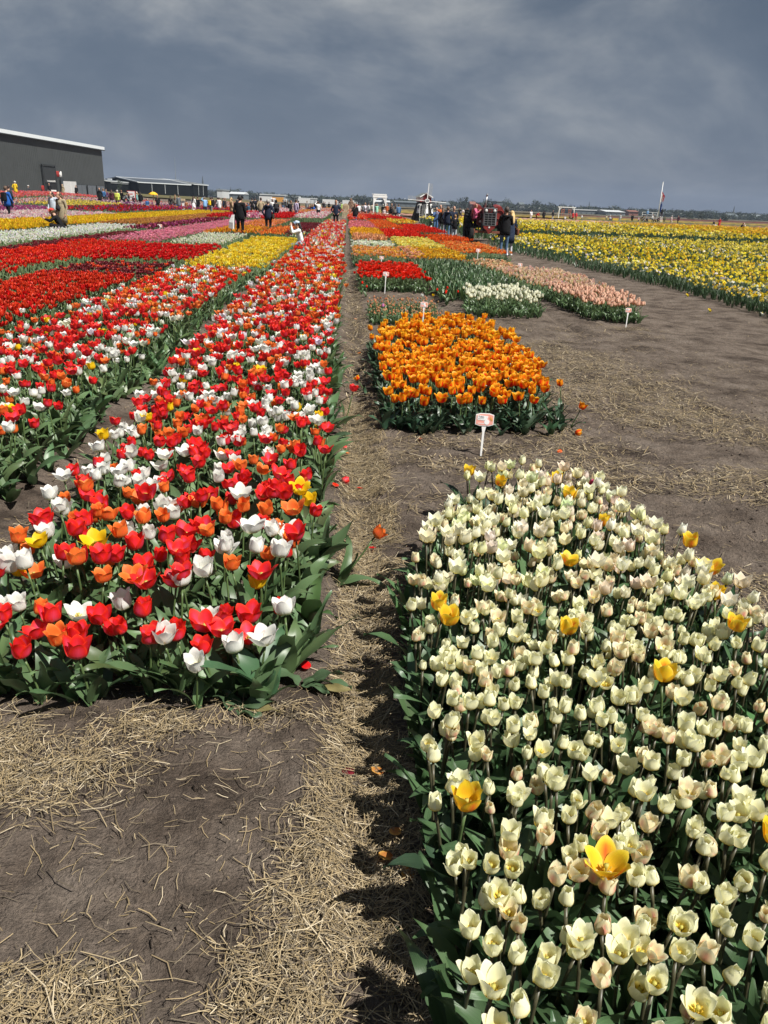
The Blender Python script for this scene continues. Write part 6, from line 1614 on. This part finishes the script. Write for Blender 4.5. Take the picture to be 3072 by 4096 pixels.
    if 'belt' in ex: MB().torus((0, pe.y, pe.z + .09), .145, .014, 'Z', 16, 6, 1.5).build('belt', cloth(ex['belt']), o)
    return o
def c3(c): return ','.join('%.3f' % v for v in c)

# nearer figures
jk = c3(BLK)
o = person('man in a black jacket and black cap seen from behind, white jacket over his arm', 958, 34.3, 'lookdown', 160, 1.80, BLK, BLK, BLK, (.02, .02, .02), 'light', f'cap:{jk} jacket:{jk}')
m = MB(); m.loft([[(-.30, .05, .98), (-.2, .05, 1.0), (-.2, .14, 1.0), (-.30, .14, .98)], [(-.40, .0, .72), (-.22, .0, .70), (-.22, .2, .70), (-.40, .2, .72)], [(-.43, .02, .5), (-.24, .02, .44), (-.24, .18, .44), (-.43, .18, .5)]])
w_ = m.build('folded_jacket', cloth(WHT)); w_.matrix_world = o.matrix_world.copy(); w_.location = o.location; w_.rotation_euler = (0, 0, R_(160)); w_.scale = o.scale; w_.parent = None
for v in w_.data.vertices: v.co.x *= -1
tag(w_, 'white jacket hanging from the arm of the man in black', 'jacket')
person('grey haired woman in a navy quilted jacket with a brown handbag, seen from behind', 1072, 41, 'pocket', 178, 1.70, NAVY, (.04, .042, .045), BLK, (.32, .31, .29), 'light', f'jacket:{c3(NAVY)} hooddown:{c3(NAVY)} bag:.05,.04,.03')
person('man in a beige jacket with a ring emblem on the back and blue jeans', 1043, 66, 'pocket', 185, 1.78, BEIGE, JEAN, BLK, (.05, .03, .02), 'light', f'jacket:{c3(BEIGE)}')
o = person('kneeling woman in a white sweater and pale blue cap with long black hair', 1184, 30.5, 'kneel', -80, 1.66, WHT, (.22, .28, .36), (.03, .03, .03), (.012, .01, .01), 'light', 'cap:.45,.58,.72 long', xy=(-1.80, 29.6))
person('bald man in a dark navy jacket standing in the long bed', 1344, 57, 'pocket', 5, 1.82, NAVY, BLK, BLK, (.05, .04, .04), 'tan', f'bald jacket:{c3(NAVY)}')
person('woman with long black hair in a black hoodie and blue jeans', 1421, 65, 'onearm', -10, 1.66, BLK, (.16, .26, .44), WHT, (.012, .01, .01), 'tan', f'long jacket:{jk} phone')
o = person('man in a black hooded parka and blue jeans photographing the tractor', 2028, 30.9, 'phone', 172, 1.80, BLK, (.075, .13, .21), BLK, (.06, .045, .04), 'tan', f'jacket:{jk} hooddown:{jk} phone')
o = person('blonde woman in a navy coat with white stockings and white shoes', 2050, 31.7, 'stand', 205, 1.66, NAVY, (.52, .52, .56), (.75, .75, .75), (.55, .38, .17), 'light', f'coat:.022,.032,.06 skirt:.022,.032,.06 bag:.16,.06,.03 long collar:.5,.48,.44')
person('woman in a blue denim jacket and jeans holding something in both hands', 1747, 56, 'phone', 8, 1.66, (.07, .12, .24), (.08, .17, .34), BLK, (.06, .03, .02), 'light', 'collar:.4,.45,.55')
person('bald man in an orange jacket behind the woman in denim', 1763, 62, 'stand', 5, 1.8, ORC, DGREY, BLK, (.3, .28, .26), 'light', 'bald')
person('woman in a black jacket and grey jeans with her back to the camera', 1772, 51, 'stand', 190, 1.68, BLK, (.22, .24, .26), BLK, (.09, .05, .03), 'light', f'jacket:{jk} long')
person('person in a navy hooded puffer jacket and blue jeans seen from behind', 1793, 47, 'pocket', 175, 1.74, NAVY, (.09, .17, .28), BLK, (.12, .07, .04), 'light', f'jacket:{c3(NAVY)} hooddown:{c3(NAVY)}')
person('balding man in a navy sweater on the path by the daffodils', 1817, 50, 'pocket', 10, 1.78, NAVY, (.05, .06, .08), BLK, (.08, .06, .05), 'light', 'bald')
person('boy in a black sweatshirt and pale jeans with his back to the camera', 1824, 46.5, 'pocket', 176, 1.36, BLK, (.50, .55, .60), WHT, (.30, .17, .08), 'light', f'jacket:{jk}')
person('girl in a pink jacket climbing on the side of the red tractor', 1899, 42.2, 'phone', 60, 1.30, PINKC, BLK, BLK, (.20, .09, .05), 'light', f'long jacket:{c3(PINKC)}', z=g1(tx, ty) + .56, xy=(tx - .62, ty + .95))
person('woman in a long beige trench coat with a black sling bag', 238, 34.6, 'lookdown', -25, 1.72, BEIGE, BLK, BLK, (.10, .055, .035), 'light', f'coat:.30,.25,.165 skirt:.30,.25,.165 sling:.02,.02,.022 long')
person('crouching man in a red cap and black leather jacket taking a photo', 220, 33.2, 'photo_crouch', -75, 1.78, BLK, BLK, BLK, (.10, .06, .03), 'light', f'cap:.55,.06,.05 phone')
person('dark haired woman in a pale patterned jacket behind the trench coat', 206, 41, 'lookdown', -15, 1.68, (.42, .48, .55), BLK, BLK, (.015, .012, .012), 'light', f'jacket:.42,.48,.55 long')
person('man in a bright blue jacket with a black backpack at the left edge', 22, 46, 'walk', 160, 1.82, ROYAL, BLK, BLK, (.10, .06, .04), 'light', f'jacket:{c3(ROYAL)} backpack:{jk}')
person('dark haired man half hidden behind the blue jacket', 34, 60, 'stand', 170, 1.9, DGREY, BLK, BLK, (.03, .02, .02), 'light', f'jacket:{c3(DGREY)}')
# by the hall
x, y = along(.462, 2.2); person('man in a bright yellow coat and white cap by the hall', 60, 92, 'pocket', 170, 1.78, YELC, (.10, .10, .11), BLK, (.4, .38, .35), 'light', f'coat:{c3(YELC)} cap:.7,.7,.68', xy=P(62, 96))
x, y = along(.53, 1.25); person('man in a white cap and dark jacket sitting on the white bench', 0, 0, 'sit', 70, 1.76, DGREY, BLK, BLK, (.3, .3, .3), 'light', 'cap:.7,.7,.68', xy=P(115, 112), z=g1(*P(115, 112)))
person('person in black standing in the open hall door', 199, 126, 'stand', 20, 1.78, BLK, BLK, BLK, (.03, .02, .02), 'light', f'jacket:{jk}')
person('woman in a beige headscarf and coat near the hall door', 252, 106, 'stand', -20, 1.64, BEIGE, BEIGE, BLK, (.1, .1, .1), 'light', f'hijab:{c3(BEIGE)} coat:{c3(BEIGE)}')
person('woman between the two white display panels', 283, 121, 'stand', 10, 1.70, BEIGE, BEIGE, BLK, (.03, .02, .02), 'light', 'long')
person('woman in a black coat with a white bag right of the display panels', 306, 119, 'stand', -20, 1.74, BLK, BLK, BLK, (.02, .02, .02), 'light', f'coat:{jk} bag:.7,.7,.7')
# left middle distance
Q = [('woman in a long black coat, left end of the group before the hall corner', 398, 88, 'stand', 20, BLK, BLK, 'hijab:.011,.011,.012 coat:.011,.011,.012', (.02, .02, .02)),
     ('person in a blue jacket beside the long black coat', 414, 92, 'stand', 170, (.06, .16, .34), DGREY, '', (.2, .12, .07)), ('woman in a purple jacket in the group before the hall corner', 425, 94, 'stand', 175, (.14, .05, .12), DGREY, 'long', (.18, .1, .06)),
     ('woman in a maroon coat left of the neon yellow jacket', 446, 89, 'stand', 195, MARO, (.4, .38, .36), 'jacket:.07,.018,.03 long', (.06, .03, .02)), ('person in a neon yellow jacket with a small backpack', 468, 87, 'stand', 178, NEON, BLK, 'jacket:.62,.72,.12 backpack:.5,.5,.1 cap:.6,.6,.58', (.3, .28, .26)),
     ('person in a pale grey jacket behind the neon yellow one', 470, 100, 'stand', 175, GRY, DGREY, 'backpack:.02,.03,.07', (.2, .2, .2)), ('man in black between neon yellow and bending grey jackets', 486, 101, 'stand', 160, BLK, BLK, '', (.2, .1, .05)),
     ('woman in a grey jacket bending towards the board', 497, 89, 'bend', 90, GRY, BLK, '', (.03, .02, .02)), ('tall person in dark blue beside the information board', 511, 98, 'stand', 150, NAVY, BLK, 'jacket:.016,.022,.042', (.03, .02, .02)),
     ('child in dark clothes in front of the board', 533, 99, 'stand', 180, MARO, BLK, '', (.05, .03, .02)), ('woman in a teal coat right of the board', 547, 98, 'stand', 100, TEAL, GRY, 'jacket:.18,.34,.33', (.5, .45, .38)), ('person in black with long hair right of the teal coat', 561, 98, 'stand', 175, BLK, (.5, .48, .45), 'jacket:.011,.011,.012 long', (.02, .015, .012)),
     ('boy in a blue jacket walking in the pink rows', 587, 80, 'walk', 40, (.03, .10, .26), (.25, .25, .25), '', (.03, .02, .02)), ('man in black with arms at his waist by the yellow parasol', 629, 90, 'onearm', 10, BLK, BLK, 'jacket:.011,.011,.012', (.1, .06, .04)),
     ('woman with long hair in black left of the grey trio', 681, 96, 'stand', 190, BLK, DGREY, 'long', (.05, .03, .02)), ('woman in a grey brown coat in the middle of the grey trio', 700, 98, 'stand', 185, (.20, .18, .15), JEAN, 'jacket:.20,.18,.15 long', (.2, .12, .06)), ('person in a grey blue coat right of the grey trio', 714, 94, 'stand', 175, (.13, .15, .17), DGREY, 'coat:.13,.15,.17', (.06, .04, .03)),
     ('small child in orange among the pink rows', 744, 98, 'stand', 180, (.35, .14, .06), DGREY, '', (.1, .06, .03)), ('woman in a long white dress', 773, 88, 'stand', 165, WHT, WHT, 'dress:.7,.7,.7 long', (.05, .03, .02)), ('person behind the white dress in maroon', 776, 98, 'stand', 170, MARO, DGREY, '', (.04, .03, .02)),
     ('man in a black jacket right of the white dress', 790, 88, 'pocket', 160, BLK, OLIVE, 'jacket:.011,.011,.012', (.1, .06, .04)), ('woman in a light blue jacket with raised arm', 818, 82, 'armup', 200, LBLUE, NAVY, 'jacket:.22,.40,.66 beanie:.1,.12,.16', (.3, .2, .1)), ('woman in black with a bright yellow backpack', 842, 76, 'walk', 150, BLK, GRY, 'backpack:.72,.48,.02', (.05, .03, .02)),
     ('person in black behind the yellow backpack', 849, 96, 'stand', 190, BLK, BLK, 'jacket:.011,.011,.012', (.03, .02, .02)), ('woman in a white coat over black trousers', 876, 92, 'stand', 170, WHT, BLK, 'coat:.7,.7,.7', (.05, .03, .02)), ('man in black beside the woman in the white coat', 870, 97, 'stand', 190, BLK, BLK, '', (.04, .03, .02)), ('couple member in navy by the white coat', 893, 95, 'stand', 100, NAVY, JEAN, 'jacket:.016,.022,.042', (.04, .03, .02)), ('couple member in dark brown by the white coat', 901, 93, 'stand', -90, (.06, .04, .035), DGREY, 'jacket:.06,.04,.035', (.3, .2, .15)),
     ('blonde woman in a camel coat left of the man in black', 925, 74, 'stand', 120, (.42, .30, .18), (.5, .42, .32), 'coat:.42,.30,.18 long', (.5, .36, .18)), ('person in dark clothes behind the black capped man', 951, 108, 'stand', 180, DGREY, BLK, '', (.03, .02, .02)), ('child in a blue jacket right of the black capped man', 993, 82, 'stand', 160, (.05, .14, .24), MARO, 'hood:.05,.14,.24', (.1, .06, .03)), ('woman in red brown behind the blue jacketed child', 989, 90, 'stand', 170, (.22, .06, .04), DGREY, '', (.04, .03, .02)),
     ('man in black standing left of the beige jacket', 1030, 80, 'stand', 185, BLK, DGREY, 'jacket:.011,.011,.012', (.04, .03, .02)), ('person in black with a pale bag near the beige jacket', 1008, 92, 'stand', 190, BLK, BLK, 'bag:.5,.5,.5', (.03, .02, .02)), ('person in navy left of the beige jacket', 1020, 96, 'stand', 170, NAVY, NAVY, '', (.03, .02, .02)),
     ('person in black with a black backpack right of the navy quilted jacket', 1104, 70, 'stand', 190, BLK, BLK, 'jacket:.011,.011,.012 backpack:.03,.03,.035 hood:.011,.011,.012', (.03, .02, .02)),
     ('first of two men in dark jackets before the warehouses', 1132, 125, 'stand', 180, DGREY, JEAN, '', (.03, .02, .02)), ('second of two men in dark jackets before the warehouses', 1141, 128, 'stand', 170, BLK, DGREY, '', (.2, .15, .1)), ('woman in grey before the warehouses', 1150, 122, 'stand', 190, GRY, BLK, 'long', (.1, .06, .03)),
     ('man with a black backpack walking among pink rows', 1163, 78, 'walk', 60, BLK, OLIVE, 'jacket:.011,.011,.012 backpack:.011,.011,.012', (.1, .06, .03)), ('woman in a lilac jacket among pink rows', 1185, 74, 'stand', 140, LILAC, LILAC, 'jacket:.50,.44,.60', (.05, .03, .02)), ('person with white sleeves behind the lilac jacket', 1182, 96, 'stand', 170, WHT, BLK, '', (.04, .03, .02)), ('person in black bending behind the lilac jacket', 1194, 108, 'stand', 150, BLK, BLK, 'backpack:.02,.02,.02', (.03, .02, .02)),
     ('woman in grey left of the white sweater', 1228, 118, 'stand', 170, GRY, GRY, 'coat:.2,.2,.2', (.2, .15, .1)), ('seated group member in maroon', 1236, 112, 'sit', 20, MARO, MARO, '', (.05, .03, .02)), ('seated group member in black', 1246, 113, 'sit', -20, BLK, BLK, '', (.05, .03, .02)), ('seated group member in blue', 1253, 113, 'sit', 10, ROYAL, DGREY, '', (.05, .03, .02)),
     ('man in black behind the seated group', 1262, 130, 'stand', 180, BLK, BLK, 'jacket:.011,.011,.012', (.03, .02, .02)), ('woman in a white sweater shading her eyes, black trousers', 1273, 80, 'armup', 195, WHT, BLK, '', (.06, .04, .03)),
     ('pair member in black left of the bald man', 1294, 150, 'stand', 180, BLK, DGREY, '', (.03, .02, .02)), ('pair member in grey left of the bald man', 1300, 152, 'stand', 175, GRY, DGREY, '', (.2, .1, .05)), ('person in dark clothes just left of the bald man', 1316, 165, 'stand', 180, BLK, BLK, '', (.03, .02, .02)), ('person in a neon yellow vest right of the bald man', 1364, 130, 'stand', 180, (.42, .62, .08), DGREY, 'jacket:.42,.62,.08', (.4, .4, .4)), ('person in grey just behind the bald man', 1359, 128, 'stand', 180, GRY, BLK, '', (.1, .06, .04)),
     ('man in a white jacket and white cap behind the black hoodie', 1436, 100, 'stand', 190, WHT, (.06, .09, .16), 'jacket:.66,.68,.70 cap:.7,.7,.7', (.05, .03, .02)), ('person in red behind the black hoodie', 1425, 104, 'stand', 170, REDC, DGREY, '', (.03, .02, .02)), ('person in grey left of the woman in the white top', 1452, 108, 'stand', 180, GRY, DGREY, '', (.03, .02, .02)),
     ('blonde woman in a loose white top and black trousers', 1461, 97, 'phone', 60, (.56, .52, .58), BLK, 'jacket:.56,.52,.58', (.3, .2, .1)), ('man in a white jacket and pale jeans with a dark bag', 1474, 96, 'stand', 130, WHT, LJEAN, 'jacket:.7,.7,.7 bag:.03,.03,.04', (.03, .02, .02)), ('small person in beige left of the white gate', 1490, 125, 'stand', 180, (.45, .42, .33), OLIVE, '', (.03, .02, .02)),
     ('woman in a mint green jacket under the white gate', 1508, 108, 'phone', 170, MINT, JEAN, 'coat:.30,.62,.46', (.35, .22, .1)), ('person in black at the left post of the white gate', 1501, 117, 'stand', 180, BLK, BLK, '', (.03, .02, .02)), ('person in a black coat at the right post of the white gate', 1533, 108, 'stand', 160, BLK, BLK, 'coat:.011,.011,.012 collar:.3,.5,.4', (.4, .38, .35)), ('small child in white at the foot of the white gate', 1538, 100, 'stand', 180, (.6, .5, .5), WHT, '', (.3, .2, .1)),
     ('man in a rust orange jacket right of the white gate', 1548, 108, 'stand', 10, (.36, .09, .03), DGREY, 'jacket:.36,.09,.03', (.3, .2, .15)), ('child in white sitting on the ground right of the white gate', 1550, 97, 'sit', 20, WHT, DGREY, '', (.03, .02, .02)), ('person in black behind the sitting child', 1560, 104, 'stand', 170, BLK, BLK, '', (.03, .02, .02)), ('woman in black with folded arms near the path', 1567, 94, 'onearm', 10, BLK, BLK, 'jacket:.011,.011,.012', (.25, .15, .08)),
     ('long haired woman in a grey brown jacket on the path', 1581, 91, 'stand', 200, (.17, .15, .13), BLK, 'jacket:.17,.15,.13 long', (.04, .025, .02)), ('person in a blue denim jacket and white trousers on the path', 1595, 91, 'stand', 185, (.08, .16, .30), WHT, 'jacket:.08,.16,.30', (.12, .08, .05)),
     ('person in white behind the navy sweater', 1848, 120, 'bend', 80, WHT, DGREY, '', (.03, .02, .02)), ('first person in black behind the navy sweater', 1840, 118, 'stand', 180, BLK, BLK, '', (.03, .02, .02)), ('second person in black behind the navy sweater', 1868, 118, 'walk', 140, BLK, DGREY, '', (.03, .02, .02)), ('third small person in black left of the tractor', 1873, 128, 'stand', 170, BLK, BLK, '', (.03, .02, .02)), ('person with white cap far behind the bald man in navy', 1808, 170, 'stand', 180, GRY, DGREY, 'cap:.7,.7,.7', (.03, .02, .02)),
     ('person in white with a dark bag at the far pink strip', 2126, 142, 'onearm', 10, WHT, WHT, 'jacket:.7,.7,.7', (.03, .02, .02)), ('person in red crouching at the far pink strip', 2149, 138, 'bend', 60, REDC, MARO, '', (.5, .3, .2)), ('person in a long black coat at the far pink strip', 2177, 138, 'stand', 170, BLK, BLK, 'coat:.011,.011,.012 skirt:.011,.011,.012 hood:.011,.011,.012', (.03, .02, .02)), ('man in a black top and pale trousers left of the swing frame', 2213, 150, 'stand', 30, BLK, (.5, .5, .5), 'jacket:.011,.011,.012', (.03, .02, .02)),
     ('child in white under the swing frame', 2263, 165, 'sit', 0, WHT, WHT, '', (.03, .02, .02)), ('person in dark clothes sitting under the swing frame', 2282, 165, 'sit', 30, (.12, .06, .04), BLK, '', (.03, .02, .02)), ('person in a red coat at the right post of the swing frame', 2294, 160, 'stand', 20, REDC, BLK, 'coat:.42,.03,.03', (.03, .02, .02)), ('taller person in bright red at the right post of the swing frame', 2306, 164, 'stand', 0, (.50, .04, .04), REDC, 'jacket:.5,.04,.04', (.05, .03, .02)), ('child in white right of the swing frame', 2330, 178, 'stand', 20, WHT, OLIVE, '', (.03, .02, .02)),
     ('child in cream left of the yellow crate', 2428, 172, 'stand', 180, (.55, .5, .35), OLIVE, '', (.03, .02, .02)), ('person in a grey hooded coat left of the yellow crate', 2444, 168, 'sit', 30, (.30, .32, .35), DGREY, 'hood:.6,.6,.62 jacket:.30,.32,.35', (.03, .02, .02)), ('man in a white shirt and pale jeans right of the yellow crate', 2483, 168, 'walk', -60, WHT, LJEAN, 'jacket:.7,.7,.7', (.03, .02, .02)), ('person in a black coat with white sleeve right of the yellow crate', 2531, 168, 'stand', 150, BLK, BLK, 'coat:.011,.011,.012', (.03, .02, .02)),
     ('child in pink left of the wagon', 2557, 172, 'stand', 30, (.5, .35, .4), DGREY, '', (.03, .02, .02)), ('person in olive leaning at the wagon', 2568, 172, 'bend', 60, OLIVE, OLIVE, '', (.05, .03, .02)), ('person in dark brown sitting at the wagon', 2590, 170, 'sit', -60, (.05, .04, .03), BLK, '', (.03, .02, .02)), ('person in a white shirt right in front of the wagon', 2612, 172, 'walk', 60, WHT, DGREY, '', (.03, .02, .02)), ('person in maroon at the foot of the flagpole', 2633, 172, 'bend', 80, (.10, .04, .04), BLK, '', (.03, .02, .02)), ('person in olive right of the flagpole', 2660, 172, 'stand', 170, OLIVE, OLIVE, 'jacket:.12,.12,.08', (.05, .03, .02)),
     ('person in white and pink walking right of the flagpole', 2688, 165, 'walk', 60, (.6, .42, .42), WHT, 'coat:.6,.45,.45 cap:.7,.7,.7', (.1, .06, .03)), ('person in a maroon jacket with a black bag right of the flagpole', 2715, 162, 'walk', -60, (.10, .025, .04), BLK, 'jacket:.10,.025,.04 backpack:.02,.02,.02', (.03, .02, .02)), ('person in black and white sitting among the daffodils', 2860, 138, 'sit', 40, BLK, WHT, '', (.03, .02, .02)), ('woman in a red dress standing among the daffodils', 2881, 140, 'onearm', -30, REDC, REDC, 'dress:.42,.03,.03 long', (.03, .02, .02)), ('person in black crouching at the right end of the daffodils', 2972, 128, 'crouch', 60, BLK, BLK, '', (.1, .06, .03)), ('person in a white shirt and hat crouching at the right end of the daffodils', 2982, 129, 'crouch', -40, WHT, BLK, 'cap:.65,.6,.5', (.1, .06, .03))]
for lb, px, d, pose, face, top, legs, ex, hair in Q:
    kid = 'child' in lb or 'boy' in lb
    person(lb, px, d, pose, face, rng.uniform(1.15, 1.3) if kid else rng.uniform(1.64, 1.8), top, legs, BLK if sum(legs) < 1.2 else (.5, .5, .5), hair, 'tan' if rng.random() < .35 else 'light', ex)
dk = g1(wx2, wy2) + 1.03
person('person in a light blue hooded jacket standing on the wagon', 2595, 178, 'stand', 160, 1.72, LBLUE, BLK, BLK, (.1, .1, .1), 'light', f'hood:.5,.62,.72 jacket:{c3(LBLUE)}', xy=(wx2 - .9, wy2 + .2), z=dk)
person('person in black climbing the steps of the wagon', 2648, 177, 'stand', 170, 1.72, BLK, MARO, BLK, (.02, .02, .02), 'light', f'long jacket:{jk}', xy=(wx2 + 2.15, wy2 - .1), z=g1(wx2, wy2) + 1.35)
# white cow costume with black spots, beside the navy quilted jacket
o = person('person in a white cow costume with black spots', 1090, 76, 'armup', 20, 1.78, WHT, WHT, WHT, (.02, .02, .02), 'light', 'hood:.75,.75,.75')
for k in range(14):
    a = rng.uniform(0, 6.28); z = rng.uniform(.35, 1.72); r_ = .17 if z < 1.4 else .12
    E_((r_ * math.cos(a), r_ * .8 * math.sin(a), z), (.045, .045, .055), 'spot', BLACK, o, seg=8)
for s_ in (-1, 1): E_((s_ * .13, .03, 1.72), (.07, .02, .04), 'ear', cloth(WHT), o, seg=8)
# dog beside the woman in denim
x, y = P(1722, 54)
Dg = empty('dog', (x, y, g1(x, y)), R_(40)); tag(Dg, 'black dog with a white chest sitting by the path', 'dog')
m = MB(); m.loft([[(r * math.cos(t) + 0, cy + r * 1.0 * math.sin(t), z) for t in np.arange(12) * math.tau / 12] for z, r, cy in ((.03, .16, .12), (.15, .19, .10), (.3, .17, .03), (.45, .13, -.05), (.56, .09, -.09), (.64, .075, -.1))]); m.build('body', paint((.012, .012, .012), .8, noise=.3, scale=40), Dg, True)
hd_ = E_((0, -.13, .72), (.085, .10, .085), 'head', paint((.012, .012, .012), .8, noise=.3, scale=40), Dg); E_((0, -.24, .69), (.04, .07, .038), 'muzzle', paint((.4, .38, .36), .8), Dg)
for s_ in (-1, 1):
    MB().cyl((s_ * .07, -.13, 0), (s_ * .08, -.08, .42), .028, .05, 10).build('leg', paint((.012, .012, .012), .8), Dg, True)
    MB().loft([[(s_ * .11 + .05 * math.cos(t), .06 + .11 * math.sin(t), z) for t in np.arange(10) * math.tau / 10] for z in (.0, .1, .22)]).build('leg', paint((.012, .012, .012), .8), Dg, True)
    MB().prism([(s_ * .05, .76), (s_ * .09, .78), (s_ * .10, .66)], -.12, -.1).build('ear', paint((.015, .012, .012), .8), Dg)
E_((0, -.15, .42), (.07, .04, .12), 'chest_patch', paint((.55, .54, .52), .8), Dg); MB().cyl((0, .26, .06), (.1, .45, .05), .03, .015, 8).build('tail', paint((.012, .012, .012), .8), Dg, True)
